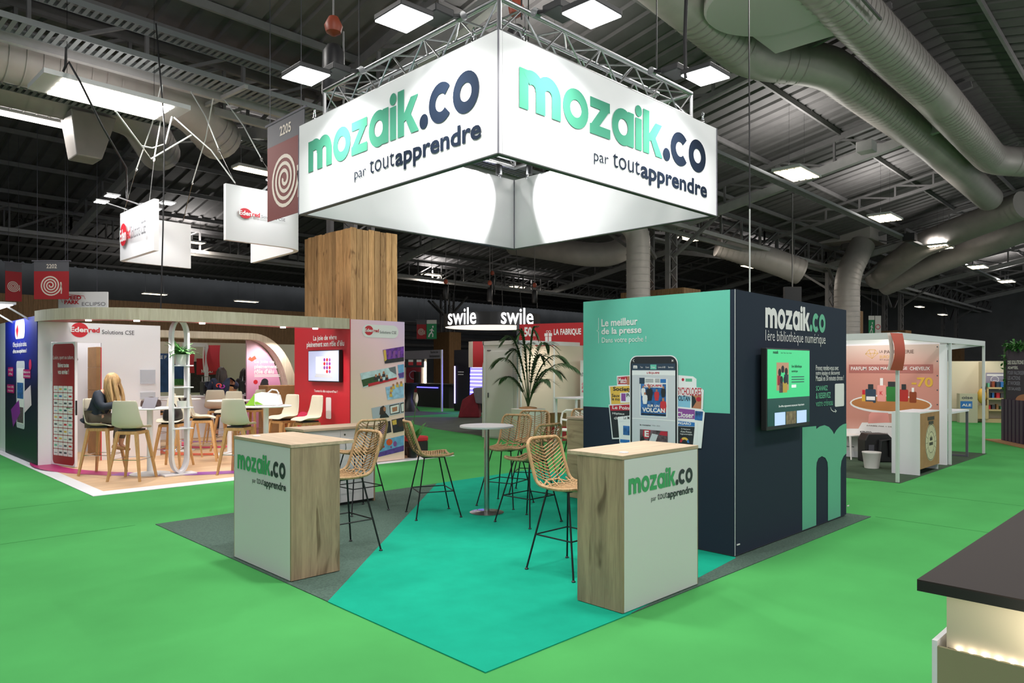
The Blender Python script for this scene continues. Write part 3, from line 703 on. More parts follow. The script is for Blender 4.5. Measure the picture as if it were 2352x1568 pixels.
a_, b_ = f1.px(1574, 1016); f1.ring(a_, b_, .03, .052, 'pg_yellow', .013, 30, 150); f1.ring(a_, b_, .03, .052, 'pg_red', .0131, 130, 180); f1.ring(a_, b_, .03, .052, 'pg_blue', .0131, 0, 40)
# phone
f1.rect((1448, 817), (1559, 1060), 'pg_white', .014, 'phone_print', rad=.085); f1.rect((1450, 819), (1557, 1060), 'pg_black', .015, 'phone_print', rad=.08)
f1.rect((1454, 849), (1553, 1055), 'pg_grey', .016, 'phone_screen_print'); f1.rect((1453, 835), (1553, 850), 'pg_navy', .017)
f1.text('m', (1457, 839), (1466, 846), wh, .05, .018)
for tx, x0, x1 in (('Tout', 1473, 1479), ('Cours', 1485, 1493), ('Livres & BD', 1514, 1531), ('Services', 1537, 1549)): f1.text(tx, (x0, 841), (x1, 845), wh, 0, .018)
f1.rect((1496, 837), (1510, 848), 'teal_print', .018); f1.text('Presse', (1499, 841), (1507, 845), wh, 0, .019)
f1.line([(1459, 825), (1456, 828), (1459, 831)], .006, wh, .018, px=True); f1.line([(1545, 826), (1549, 830)], .006, wh, .018, px=True); f1.line([(1549, 826), (1545, 830)], .006, wh, .018, px=True)
f1.rect((1454, 851), (1553, 862), 'pg_white', .017); f1.text("L'ÉQUIPE", (1488, 853), (1517, 859), 'pg_red', .03, .018)
f1.poly([(1472, 866), (1535, 870), (1535, 959), (1472, 955)], 'pg_white', .017, 'cover_print'); f1.poly([(1474, 880), (1532, 882), (1532, 956), (1474, 953)], 'pg_photo', .018, 'cover_print')
f1.poly([(1482, 879), (1524, 880), (1524, 890), (1482, 889)], 'pg_white', .0185); f1.text("L'ÉQUIPE", (1483, 881), (1523, 889), 'pg_red', .04, .019)
f1.rect((1471, 867), (1483, 881), 'pg_navy', .0185); f1.rect((1519, 870), (1532, 879), 'pg_blue', .0185)
for k, (x0, x1) in enumerate(((1485, 1503), (1507, 1517))):
    for r in range(3): f1.rect((x0, 870+r*3), (x1, 871.5+r*3), 'pg_text', .0185)
def figure(x, y, s, shirt, c=.0195):
    f1.poly([(x-4.5*s, y+9*s), (x-4*s, y+3*s), (x-1.5*s, y+1.5*s), (x+1.5*s, y+1.5*s), (x+4*s, y+3*s), (x+4.5*s, y+9*s), (x+3*s, y+18*s), (x-3*s, y+18*s)], shirt, c, 'player_print')
    f1.disc((x-1.6*s, y-3*s), (x+1.6*s, y+2*s), 'pg_skin', c+.0004)
figure(1494, 889, 1.7, 'pg_black'); figure(1511, 897, 1.25, 'pg_shirt', .0200); figure(1526, 890, 1.2, 'pg_black'); figure(1484, 904, 1.3, 'pg_white', .0203); figure(1526, 918, 1.6, 'pg_shirt', .0206); figure(1480, 889, 1.1, 'pg_white', .0192)
f1.text('SUR UN', (1490, 928), (1517, 935), wh, .03, .022); f1.text('VOLCAN', (1478, 935), (1530, 948), wh, .04, .022); f1.rect((1476, 948), (1532, 954), 'pg_black', .0215)
f1.rect((1454, 961), (1553, 965), 'pg_white', .017); f1.text('le magazine', (1472, 973), (1497, 979), 'pg_black', .02, .018); f1.text('3 févr. 2024', (1500, 975), (1518, 979), 'pg_text', 0, .018)
f1.poly([(1472, 985), (1536, 990), (1536, 1040), (1472, 1040)], 'pg_mix', .018); f1.poly([(1480, 986), (1497, 987), (1493, 1005), (1484, 1007), (1479, 1000)], 'pg_red', .019); f1.poly([(1520, 990), (1535, 991), (1535, 1001), (1516, 998)], 'pg_red', .019); f1.poly([(1500, 995), (1514, 998), (1506, 1020), (1490, 1020)], 'pg_grey', .0195); f1.text('E', (1483, 988), (1493, 1003), wh, .04, .020)
f1.poly([(1474, 1005), (1480, 1000), (1484, 1020), (1474, 1024)], 'pg_black', .0195)
# navy face print
logo(f2, (f2.px(1757, 752)[0], f2.px(1757, 752)[1]), (f2.px(1895, 760)[0], f2.px(1757, 752)[1]+1.47*(f2.px(1757, 706)[1]-f2.px(1757, 752)[1])), ('print_white', 'mint_print'), px=False)
a0, b0 = f2.px(1757, 781); a1, b1 = f2.px(1895, 760); f2.text('1ère bibliothèque numérique', (a0, f2.px(1757, 790)[1]), (a1, f2.px(1757, 757)[1]), wh, -.006, px=False)
for tx, x1, y0, y1 in (('Prenez rendez-vous avec', 1925, 838, 850), ('notre équipe et découvrez', 1928, 851, 863), ('Mozaik en 30 minutes chrono !', 1937, 862, 873)): f2.text(tx, (1873, y0), (x1, y1), wh, .004)
f2.text('SCANNEZ', (1873, 886), (1900, 896), 'mint_print', .02); f2.text('& RESERVEZ', (1873, 902), (1907, 913), 'mint_print', .02); f2.text('votre créneau', (1873, 919), (1912, 930), 'mint_print', 0)
f2.rect((1917, 881), (1938, 932), wh, .004, 'white_plate_print', rad=.02)
f2.line([(1907, 935), (1909, 941), (1914, 945), (1920, 944)], .008, wh, px=True); f2.line([(1917, 940), (1921, 944), (1918, 947)], .008, wh, px=True)
# the giant letter m, cropped by the edge of the wall
zb = .025
def gm(x, y=None): a_, b_ = f2.px(x, y if y else 1000); return (min(a_, BX1-BX0-.002), b_ if y else zb)
poly = [gm(1842), gm(1874), gm(1874, 1075), gm(1875, 1062), gm(1879, 1052), gm(1887, 1047), gm(1895, 1051), gm(1900, 1061), gm(1901, 1075), gm(1901), gm(1930), gm(1930, 1075), gm(1932, 1058), gm(1937, 1047), gm(1943.6, 1040),
        gm(1943.6, 972), gm(1936, 974), gm(1928, 979), gm(1920, 988), gm(1915, 997), gm(1911, 989), gm(1903, 980), gm(1893, 976), gm(1882, 979), gm(1874, 985), gm(1874, 978), gm(1842, 981)]
f2.poly(poly, 'mint_print', .004, 'giant_letter_print', False)
# ================================================================== wall screen on the cube
mat('scr_green', '#3ed58a', .3, emit=.35); mat('scr_dark', '#0f4a44', .3, emit=.25); mat('scr_white', '#f2f2f2', .3, emit=.4); mat('scr_skin', '#c08a6a', .3, emit=.3); mat('scr_photo', '#7a6a50', .3, emit=.25, var=.7, scale=20); mat('scr_blue', '#a9bde0', .3, emit=.8)
TY = BY0-.10
tv = thing('television', 'flat television with a green web page mounted on the navy cube side', 'television', (7.3, TY, 1.2))
ft = Face((BX0, TY, 0), (1, 0, 0), tv)
a0, b1 = ft.px(1761, 819); a1, b0 = ft.px(1860, 946)
b0 = 1.145; b1 = 1.935
obj('casing', MB().box(BX0+a0, BX0+a1, TY, TY+.06, b0, b1), 'black_plastic', tv, bevel=.006)
obj('wall_bracket', MB().box(BX0+a0+.3, BX0+a1-.3, TY+.06, BY0, b0+.2, b1-.2), 'black_metal', tv)
w = a1-a0; h = b1-b0; A = lambda u: a0+.012+u*(w-.024); B = lambda v: b0+.04+v*(h-.052)
R = lambda u0, v0, u1, v1, m, c, n='screen_image': ft.rect((A(u0), B(v0)), (A(u1), B(v1)), m, c, n, False)
R(0, .36, 1, 1, 'scr_green', .002); R(0, 0, 1, .36, 'scr_dark', .002)
ft.text('mozaik', (A(.12), B(.945)), (A(.24), B(.985)), 'pg_black', .03, .003, px=False); ft.text('Livres   Presse   Cours   Services', (A(.3), B(.95)), (A(.55), B(.97)), 'pg_black', 0, .003, px=False)
R(.2, .46, .48, .83, 'scr_skin', .003)
for k, (u, v) in enumerate(((.27, .7), (.34, .74), (.42, .71), (.31, .6), (.39, .6))):
    ft.disc((A(u-.035), B(v-.05)), (A(u+.035), B(v+.05)), 'pg_black', .0035+.0002*k, px=False); R(u-.05, v-.17, u+.05, v-.04, ('pg_red', 'scr_green', 'pg_navy', 'pg_mix', 'pg_yellow')[k], .0034+.0001*k)
ft.text('1ère bibliothèque', (A(.55), B(.75)), (A(.8), B(.80)), 'pg_black', .02, .003, px=False); ft.text('numérique', (A(.55), B(.69)), (A(.7), B(.73)), 'pg_black', .02, .003, px=False)
for k in range(3): R(.55, .63-k*.035, .86, .642-k*.035, 'scr_dark', .003)
R(.55, .49, .66, .53, 'scr_white', .003)
ft.text('Des offres soigneusement conçues pour chaque besoin', (A(.25), B(.23)), (A(.86), B(.265)), 'scr_white', .01, .003, px=False)
for k in range(3): R(.16+k*.26, 0, .4+k*.26, .17, ('scr_blue', 'scr_photo', 'scr_blue')[k], .003)
# ================================================================== oak counters
def counter(name, label, x0, x1, y0, y1, h, white_face, top_axis, over):
    t = thing(name, label, 'counter', (x0, y0, 0), group='oak and white bar counters')
    obj('plinth', MB().box(x0+.02, x1-.02, y0+.02, y1-.02, .0078, .03), 'black_plastic', t)
    if white_face == 'x':
        obj('front_panel', MB().box(x0, x0+.02, y0+.018, y1-.012, .012, h-.03), 'white_lam', t)
        obj('side_panel', MB().box(x0+.001, x1, y0, y0+.018, .012, h-.03), 'oak', t)
        obj('side_panel', MB().box(x0+.02, x1, y1-.018, y1, .012, h-.03), 'oak', t)
        obj('edge_strip', MB().box(x0+.001, x0+.02, y1-.012, y1, .012, h-.03), 'oak', t)
        obj('back_panel', MB().box(x1-.3, x1-.28, y0+.018, y1-.018, .03, h-.03), 'oak', t)
    else:
        obj('front_panel', MB().box(x0+.018, x1-.012, y0, y0+.02, .012, h-.03), 'white_lam', t)
        obj('side_panel', MB().box(x0, x0+.018, y0+.001, y1, .012, h-.03), 'oak', t)
        obj('side_panel', MB().box(x1-.012, x1, y0+.001, y1, .012, h-.03), 'oak', t)
        obj('back_panel', MB().box(x0+.018, x1-.012, y1-.02, y1, .03, h-.03), 'oak', t)
    ox0, ox1, oy0, oy1 = over
    obj('worktop', MB().box(x0-ox0, x1+ox1, y0-oy0, y1+oy1, h-.028, h), 'oak_top_'+top_axis, t, bevel=.002)
    return t
lc = counter('bar_counter', 'oak bar counter with a white logo front facing the aisle on the left', 2.807, 3.257, 5.41, 6.502, 1.122, 'x', 'y', (.003, .14, .004, .0))
lf = Face((2.807, 6.502, 0), (0, -1, 0), lc)
lockup(lf, .083, .83, .128, ('ink_green', 'ink_black'), .917, c=.003)
rc_ = counter('bar_counter', 'oak bar counter with a white logo front standing before the navy cube', 4.110, 5.112, 3.06, 3.478, 1.125, 'y', 'x', (.004, .0, .003, .1))
rfc = Face((4.110, 3.06, 0), (1, 0, 0), rc_)
lockup(rfc, .066, .842, .112, ('ink_green', 'ink_black'), .85, c=.003)
for t_, x, y in ((lc, 2.93, 6.3), (rc_, 4.27, 3.17)):
    obj('cable_grommet', MB().lathe([(.035, 0), (.035, .004), (.03, .006)], (x, y, 1.122 if t_ is lc else 1.125), 20), 'white_lam', t_, True)
# low cabinet with two doors
cx0, cx1, cy0, cy1, ch = 4.28, 5.31, 7.95, 8.38, 1.0
cb = thing('storage_cabinet', 'low white two-door cabinet with oak top behind the left bar counter', 'cabinet', (cx0, cy0, 0))
obj('side_panel', MB().box(cx0, cx0+.02, cy0, cy1, .0075, ch-.03), 'oak', cb); obj('side_panel', MB().box(cx1-.02, cx1, cy0, cy1, .0075, ch-.03), 'oak', cb)
obj('body', MB().box(cx0+.02, cx1-.02, cy0+.02, cy1, .04, ch-.03), 'white_lam', cb); obj('plinth', MB().box(cx0+.03, cx1-.03, cy0+.03, cy1-.02, .0075, .04), 'black_plastic', cb)
xm = (cx0+cx1)/2
for x0, x1, hx in ((cx0+.022, xm-.002, xm-.06), (xm+.002, cx1-.022, xm+.06)):
    d = obj('door', MB().box(x0, x1, cy0, cy0+.018, .045, ch-.034), 'white_lam', cb, bevel=.002)
    obj('handle', MB().tube([(hx, cy0, .80), (hx, cy0-.025, .79), (hx, cy0-.032, .74), (hx, cy0-.025, .69), (hx, cy0, .68)], .006, 6), 'steel', d, True)
    if hx > xm: obj('lock', MB().tube([(hx, cy0+.002, .9), (hx, cy0-.006, .9)], .012, 12), 'steel', d, True)
obj('worktop', MB().box(cx0-.01, cx1+.03, cy0-.03, cy1+.01, ch-.03, ch), 'oak_top_x', cb, bevel=.002)
# rear bar counter by the cube
kx0, kx1, ky0, ky1 = 7.30, 7.78, 5.2, 6.36
kc = thing('bar_counter', 'oak bar counter half hidden behind the turquoise cube side', 'counter', (kx0, ky0, 0), group='oak and white bar counters')
wood('oak_flat', '#a08a6c', '#bca683', 'y', knots=True)
obj('front_panel', MB().box(kx0, kx0+.02, ky0, ky1, .012, 1.05), 'oak_flat', kc); obj('side_panel', MB().box(kx0+.02, kx1, ky1-.02, ky1, .012, 1.05), 'oak', kc); obj('side_panel', MB().box(kx0+.02, kx1, ky0, ky0+.02, .012, 1.05), 'oak', kc)
obj('back_panel', MB().box(kx1-.02, kx1, ky0+.02, ky1-.02, .012, 1.05), 'white_lam', kc)
obj('worktop', MB().box(kx0-.01, kx1+.1, ky0-.01, ky1+.01, 1.055, 1.085), 'oak_top_y', kc, bevel=.002)
# ================================================================== round bar table
tb = onz(1118, 1178); tb.z = 0
bt = thing('bar_table', 'round white bar table on a brushed steel column', 'table', tb)
obj('tabletop', MB().lathe([(.31, 0), (.325, .004), (.325, .022), (.318, .026)], (tb.x, tb.y, 1.03), 48), 'white_lam', bt, True)
obj('column', MB().lathe([(.032, .02), (.032, 1.03)], (tb.x, tb.y, 0), 20), 'steel', bt, True)
obj('base', MB().lathe([(.205, .0078), (.205, .014), (.16, .02), (.05, .024), (.036, .03)], (tb.x, tb.y, 0), 40), 'steel', bt, True)
# ================================================================== wicker bar stools
def sstool():
    t = thing('wicker_stool', 'x', 'stool')
    SH = .735
    # outline of the shell: seat loop going up into the back, origin at seat centre, front = +x
    def prof(s):      # s 0 front .. 1 top, returns (x, z) in the side view
        if s < .5:
            q = s/.5; return (.21-.40*q, SH+.012*math.sin(q*math.pi)*-1.5+.008)
        q = (s-.5)/.5; return (-.19-.13*q-.01*math.sin(q*math.pi), SH+.012+.39*q)
    # soften the bend
    N = 33; P = []
    for i in range(N):
        s = i/(N-1); acc = Vector((0, 0))
        for k in range(-3, 4):
            q = min(1, max(0, s+k*.022)); acc += Vector(prof(q))
        P.append(acc/7)
    def hw(s):       # half width
        return .215 - .025*max(0, (.1-s)/.1)**2*2 - .05*max(0, (s-.88)/.12)**2
    def pt(s, y):    # point on the shell, y in -1..1
        i = min(N-2, int(s*(N-1))); f = s*(N-1)-i; p = P[i].lerp(P[i+1], f); w = hw(s)
        dish = .028*(1-y*y)
        if s < .5: return Vector((p.x, y*w, p.y-dish))
        return Vector((p.x-dish, y*w, p.y))
    L = [pt(i/(N-1), -1) for i in range(N)]; Rr = [pt(i/(N-1), 1) for i in range(N)]
    loop = L+[pt(1, y) for y in (-.8, -.4, 0, .4, .8)]+Rr[::-1]+[pt(0, y) for y in (.8, .4, 0, -.4, -.8)]
    obj('rim', MB().tube(loop, .0155, 7, True), 'rattan', t, True, local=True)
    for k in range(12):       # chevron strands of the back
        s0 = .57+.036*k; pts = []
        for j in range(-4, 5):
            y = j/4; s = s0-.13*(1-abs(y))**.8+.03
            pts.append(pt(min(.995, max(.46, s)), y*.97))
        obj('cane_strand', MB().tube(pts, .0052, 5), 'rattan', t, True, local=True)
    mb = MB()
    for k in range(13):
        s0 = .04+.035*k; mb.tube([pt(min(.5, s0+.07*(1-abs(j/3))), j/3*.97)+Vector((0, 0, .003*(j % 2))) for j in range(-3, 4)], .0085, 5)
    for k in range(5): mb.tube([pt(.02+.1*i, -.8+.4*k)-Vector((0, 0, .004)) for i in range(6)], .008, 5)
    tag(obj('seat_weave', mb, 'rattan', t, True, local=True), kind='stuff')
    for y in (-.45, 0, .45):
        obj('back_rib', MB().tube([pt(.5+.05*i, y)+Vector((-.008, 0, 0)) for i in range(11)], .007, 5), 'rattan_dark', t, True, local=True)
    fz = .0085
    for sx in (1, -1):
        for sy in (1, -1):
            top = Vector((.12*sx-.02, .135*sy, SH-.035)); ft_ = Vector((.265*sx, .265*sy, fz+.012))
            obj('leg', MB().tube([top, ft_], .0085, 6), 'black_metal', t, True, local=True)
            obj('foot_cap', MB().lathe([(.016, 0), (.018, .006), (.01, .014)], (ft_.x, ft_.y, fz), 10), 'black_plastic', t, True, local=True)
    k = (SH-.035-.31)/(SH-.035-.02); q = [(.12*sx-.02+(.145*sx+.02)*k, (.135+.13*k)*sy, .31) for sx, sy in ((1, 1), (1, -1), (-1, -1), (-1, 1))]
    for i in range(4): obj('footrest_bar', MB().tube([q[i], q[(i+1) % 4]], .0065, 6), 'black_metal', t, True, local=True)
    obj('seat_support', MB().tube([(.1, .135, SH-.035), (.1, -.135, SH-.035), (-.14, -.135, SH-.035), (-.14, .135, SH-.035)], .0075, 6, True), 'black_metal', t, True, local=True)
    return t
ST0 = sstool(); used = []
G = 'wicker bar stools on the turquoise stand'
D = math.radians
for x, y, a, l in ((3.63, 6.0, 180, 'wicker bar stool pushed up to the oak counter on the left'),
                   (4.80, 7.56, 92, 'wicker bar stool standing before the low two-door cabinet'),
                   (5.295, 6.71, -24, 'wicker bar stool left of the round table, turned to the right'),
                   (6.354, 6.575, 196, 'wicker bar stool directly behind the round table'),
                   (5.816, 5.647, 92, 'wicker bar stool right of the round table, seen from behind'),
                   (7.22, 6.95, 215, 'wicker bar stool in front of the white planter box'),
                   (8.0, 6.75, 200, 'wicker bar stool behind the half hidden rear counter'),
                   (8.5, 6.45, 200, 'wicker bar stool peeking out beside the upper edge of the turquoise cube side'),
                   (4.70, 4.06, -90, 'wicker bar stool nearest the camera, behind the right oak counter')):
    place(ST0, used, (x, y, 0), D(a), l, G)
# ================================================================== the red and white neighbour stand
mat('stand_white', '#e6e5ea', .5); mat('brand_red', '#c8202f', .5); mat('wall_red', '#b81f2c', .5); mat('door_red', '#9c2226', .5); mat('ink_grey', '#4a4a52', .5)
wood('canopy_wood', '#b3a68e', '#d0c6b2', 'z', .6, 1.0, False); wood('deck_wood', '#c9a27c', '#e0bf98', 'x', .5, .6, False); wood('leg_wood', '#b0854f', '#cfa36c', 'z', .5, 3, False)
mat('shell_cream', '#cfc8b4', .5); mat('soffit_pink', '#b8606a', .6); mat('vinyl_magenta', '#b2186a', .45); mat('vinyl_orange', '#e2562c', .45); mat('vinyl_purple', '#8d2f9c', .45); mat('vinyl_pink', '#e8386a', .45)
mat('downlight', '#fff4e8', emit=10.0); mat('table_white', '#e8e9ea', .35); mat('pot_white', '#eceae6', .5); mat('leaf', '#3f7a35', .6, var=.35, scale=30); mat('leaf_dark', '#33502c', .6, var=.3, scale=20)
mat('kraft', '#a37a50', .8, var=.1, scale=6); mat('bag_black', '#17171a', .45); mat('bag_brown', '#3d2a24', .6)
def grad(name, stops, axis, lo, hi, rough=.5, emit=0):
    m = bpy.data.materials.new(name); m.use_nodes = True; MATS[name] = m; nt = m.node_tree; b = nt.nodes['Principled BSDF']; b.inputs['Roughness'].default_value = rough
    g_ = nt.nodes.new('ShaderNodeNewGeometry'); sp = nt.nodes.new('ShaderNodeVectorMath'); sp.operation = 'DOT_PRODUCT'; sp.inputs[1].default_value = axis
    mr = nt.nodes.new('ShaderNodeMapRange'); mr.inputs[1].default_value = lo; mr.inputs[2].default_value = hi
    rp = nt.nodes.new('ShaderNodeValToRGB'); e = rp.color_ramp.elements
    for i, (p, c) in enumerate(stops):
        q = e[i] if i < 2 else e.new(p); q.position = p; q.color = (*lin(c), 1)
    nt.links.new(g_.outputs['Position'], sp.inputs[0]); nt.links.new(sp.outputs['Value'], mr.inputs[0]); nt.links.new(mr.outputs[0], rp.inputs[0]); nt.links.new(rp.outputs[0], b.inputs['Base Color'])
    return m
grad('pink_print', ((0, '#ffd9c8'), (.55, '#fdd0da'), (1, '#dfc6f3')), (.6, 0, .8), 5.2, 7.0)
grad('arch_print', ((0, '#d894b8'), (.5, '#e6b3cc'), (1, '#f3dbe6')), (-.5, 0, .85), -3.2, -1.6)
grad('blue_print', ((0, '#14202c'), (.45, '#18183a'), (1, '#1a2fb0')), (0, 0, 1), .3, 2.6)
EZ = .03; EX0, EX1, EY0, EY1 = 2.77, 9.14, 10.9, 18.3
pf = thing('stand_platform', 'low light-wood platform with white border and coloured swooshes under the cream stools', 'platform', (EX0, EY0, 0))
B_ = .17
obj('deck', MB().box(EX0+B_, EX1-B_, EY0+B_, EY1-B_, 0.001, EZ), 'deck_wood', pf)
for poly in ([(EX0, EY0), (EX1, EY0), (EX1-B_, EY0+B_), (EX0+B_, EY0+B_)], [(EX0, EY1), (EX0, EY0), (EX0+B_, EY0+B_), (EX0+B_, EY1-B_)], [(EX1, EY0), (EX1, EY1), (EX1-B_, EY1-B_), (EX1-B_, EY0+B_)], [(EX1, EY1), (EX0, EY1), (EX0+B_, EY1-B_), (EX1-B_, EY1-B_)]):
    zz = lambda a, b: (a, b, EZ+.002 if (abs(a-EX0) > .01 and abs(a-EX1) > .01 and abs(b-EY0) > .01 and abs(b-EY1) > .01) else .008)
    obj('border', MB().prism(poly, lambda a, b: (a, b, .001), zz), 'stand_white', pf)
def swoosh(cx, cy, r0, r1, a0, a1, m, z):
    A = [Vector((cx+r0*math.cos(math.radians(a0+(a1-a0)*i/30)), cy+r0*math.sin(math.radians(a0+(a1-a0)*i/30)), z)) for i in range(31)]
    Bq = [Vector((cx+r1*math.cos(math.radians(a0+(a1-a0)*i/30)), cy+r1*math.sin(math.radians(a0+(a1-a0)*i/30)), z)) for i in range(31)]
    obj('floor_graphic', MB().strip(Bq, A), m, pf)
swoosh(6.2, 14.6, 3.05, 3.4, 165, 215, 'vinyl_magenta', EZ+.003); swoosh(6.2, 14.6, 3.05, 3.4, 215, 250, 'vinyl_purple', EZ+.003)
swoosh(6.3, 15.2, .9, 1.25, 120, 330, 'vinyl_orange', EZ+.0035); swoosh(6.6, 16.2, .6, .95, 100, 320, 'vinyl_pink', EZ+.004); swoosh(6.9, 17.3, .5, .7, 150, 360, 'vinyl_purple', EZ+.0045)
# ---- storage room with white front and blue flank
RY, RX0, RX1, RT_ = 14.8, 2.9, 4.93, 2.56
rm = thing('storage_room', 'white stand storage room with red disc logo and a dark blue printed flank', 'booth room', (RX0, RY, EZ))
obj('front_wall', MB().box(RX0, 3.1, RY, RY+.06, EZ, RT_), 'stand_white', rm); obj('front_wall', MB().box(3.9, RX1, RY, RY+.06, EZ, RT_), 'stand_white', rm)
obj('lintel', MB().box(3.1, 3.9, RY, RY+.06, 2.2, RT_), 'stand_white', rm)
obj('flank_wall', MB().box(RX0-.01, RX0+.05, RY+.06, 18.2, EZ, RT_+.1), 'stand_white', rm); obj('flank_print', MB().box(RX0-.016, RX0-.01, RY+.002, 17.6, EZ, RT_+.1), 'blue_print', rm)
obj('back_wall', MB().box(RX0+.05, RX1, 16.6, 16.66, EZ, RT_), 'stand_white', rm); obj('side_wall', MB().box(RX1-.06, RX1, RY+.06, 16.6, EZ, RT_), 'stand_white', rm)
obj('jamb_strip', MB().box(3.885, 3.9, RY-.006, RY, EZ, 2.12), 'brand_red', rm)
ff = Face((RX0, RY, 0), (1, 0, 0), rm)
def edenlogo(F_, disc0, disc1, word0, word1, sol0, sol1, c=.003):
    d = F_.disc(disc0, disc1, 'brand_red', c, 'logo_disc')
    a0, b1 = F_.px(*word0); a1, b0 = F_.px(*word1); xm_ = a0+(a1-a0)*.6
    F_.text('Eden', (a0, b0), (xm_, b1), 'print_white', .03, c+.003, px=False); F_.text('red', (xm_+.01, b0), (a1, b1), 'brand_red', .03, c+.003, px=False)
    F_.text('Solutions CSE', sol0, sol1, 'ink_grey', .005, c+.001)
edenlogo(ff, (162, 740), (203, 775), (161, 750), (229, 764), (234, 757), (308, 769))
ac = thing('leaflet_holder', 'clear acrylic leaflet holder on the white wall behind the woman', 'holder', ony(340, 880, RY))
mat('acrylic', '#d7dce6', .15, alpha=.45)
a0 = ony(323, 849, RY-.03); a1 = ony(357, 881, RY-.03); obj('pocket', MB().box(a0.x, a1.x, RY-.03, RY-.001, a1.z, a0.z), 'acrylic', ac)
a0 = ony(323, 901, RY-.03); a1 = ony(357, 915, RY-.03); obj('pocket', MB().box(a0.x, a1.x, RY-.03, RY-.001, a1.z, a0.z), 'acrylic', ac)
# blue flank print
fb = Face((RX0-.017, 17.6, 0), (0, -1, 0), rm)
fb.rect((35, 737), (57, 776), 'print_white', .003, 'badge_print', rad=.12); fb.poly([fb.px(*p) for p in ((37, 758), (41, 744), (43, 758), (40, 776))], 'brand_red', .0045, px=False)
fb.text('Offrez plus qu’un cadeau,', (30, 786), (62, 798), 'print_white', .01); fb.text('offrez une expérience !', (30, 802), (62, 812), 'print_white', .03)
fb.rect((38, 829), (57, 986), 'pg_grey', .003, 'phone_print', rad=.08); fb.rect((40, 845), (55, 975), 'print_white', .004, 'phone_print', rad=.03); fb.rect((40, 878), (54, 916), 'pg_photo', .005); fb.rect((40, 933), (54, 972), 'pg_mix', .005)
fb.poly([(56, 900), (71, 884), (73, 930), (57, 948)], 'arch_print', .0055); fb.poly([(26, 940), (44, 918), (47, 948), (31, 980)], 'vinyl_purple', .006)
for p0, p1 in (((19, 843), (31, 864)), ((54, 848), (71, 869)), ((17, 882), (33, 903))): fb.rect(p0, p1, 'vinyl_magenta', .0055, rad=.03)
for tx, p0, p1 in (('+15 000', (20, 846), (30, 852)), ('offres', (21, 855), (29, 861)), ('Billetterie', (55, 851), (70, 857)), ('immédiate', (55, 860), (70, 866)), ('Carte 100%', (18, 885), (32, 891)), ('digitale', (19, 894), (31, 900))): fb.text(tx, p0, p1, 'print_white', 0, .007)
fb.disc((67, 825), (73, 850), 'vinyl_pink', .0055)
# things in the storage room
sb = thing('cable_coil', 'coil of black cables hanging on the wall inside the open storage room', 'cable', (3.55, 16.55, 1.7))
for k in range(5): obj('loop', MB().tube([(3.66+.16*math.cos(t)+.02*k, 16.5-.012*k, 2.02+.15*math.sin(t+k)) for t in [i*2*math.pi/16 for i in range(16)]], .012, 6, True), 'bag_black', sb, True)
obj('loose_end', MB().tube([(3.5, 16.55, 1.85), (3.45, 16.5, 1.5), (3.6, 16.5, 1.3), (3.8, 16.5, 1.35), (3.85, 16.52, 1.6)], .01, 6), 'bag_black', sb, True)
obj('power_strip', MB().box(3.42, 3.75, 16.52, 16.59, 1.62, 1.7), 'stand_white', sb)
for k, (z0, z1, x1, n) in enumerate(((EZ, .5, 4.5, 'floor level'), (.5, .9, 4.46, 'second'), (.9, 1.3, 4.48, 'third'), (1.3, 1.75, 4.44, 'fourth'), (1.75, 2.15, 4.42, 'topmost'))):
    tag(obj('cardboard_box', MB().box(4.02, x1, 15.6, 16.2, z0+.001, z1), 'kraft', loc=(4.02, 15.6, z0), bevel=.008), 'brown cardboard box stacked in the storage room, %s of the stack' % n, 'box', 'boxes in the storage room')
tag(obj('flower_bucket', MB().lathe([(.1, 0), (.16, .35), (.15, .36)], (3.35, 15.8, EZ), 16), 'pot_white', loc=(3.35, 15.8, EZ), smooth=True), 'pale bucket on the floor inside the storage room', 'bucket')
# door leaf
dr = thing('door_leaf', 'open red door printed with a grid of white partner cards', 'door', (3.1, RY, EZ))
de = Vector((3.285, 14.02, 0)); dd = (de-Vector((3.1, RY, 0))); dl = dd.length; dd.normalize(); dn = dd.cross(Vector((0, 0, 1)))
o_ = Vector((3.1, RY-.01, EZ))
obj('panel', MB().obox(o_, dd, Vector((0, 0, 1)), dn, 0, dl, .01, 2.16, -.04, 0), 'stand_white', dr)
fd = Face(o_+dn*.001, dd, dr)
if fd.n.dot(EYEV-o_) < 0: fd.n = -fd.n
obj('red_print', MB().prism(rrect(.05, .03, dl-.02, 2.13, .08), lambda a, b: fd.pt(a, b, .0), lambda a, b: fd.pt(a, b, .002)), 'door_red', dr)
for tx, b0, b1, bo in (('Loisirs, sport ou culture,', 1.84, 1.93, 0), ('libérez toutes', 1.72, 1.80, .03), ('vos envies !', 1.60, 1.69, .03)):
    k = {'Loisirs, sport ou culture,': .04}.get(tx, .2); fd.text(tx, (k+.03, b0), (dl-k, b1), 'print_white', bo, .003, px=False)
cw = (dl-.15)/4
for r in range(10):
    for q in range(4):
        x0 = .08+q*cw; z0 = 1.40-r*.123
        c_ = fd.rect((x0+.006, z0-.115), (x0+cw-.006, z0-.004), 'print_white', .004, 'partner_card', False, .012)
        m_ = ('brand_red', 'ink_grey', 'pg_blue', 'mint_print', 'pg_navy', 'pg_yellow', 'ink_grey')[(r*3+q*5+r*q) % 7]
        fd.rect((x0+cw*.22, z0-.075), (x0+cw*.78, z0-.045-.02*((r+q) % 3 == 0)), m_, .005, 'card_mark', False, parent=c_)
hz = fd.pt(dl-.06, 1.02, .03); obj('handle', MB().tube([fd.pt(dl-.05, 1.02, 0), fd.pt(dl-.05, 1.02, .05), fd.pt(dl-.17, 1.02, .05)], .011, 8), 'chrome', dr, True)
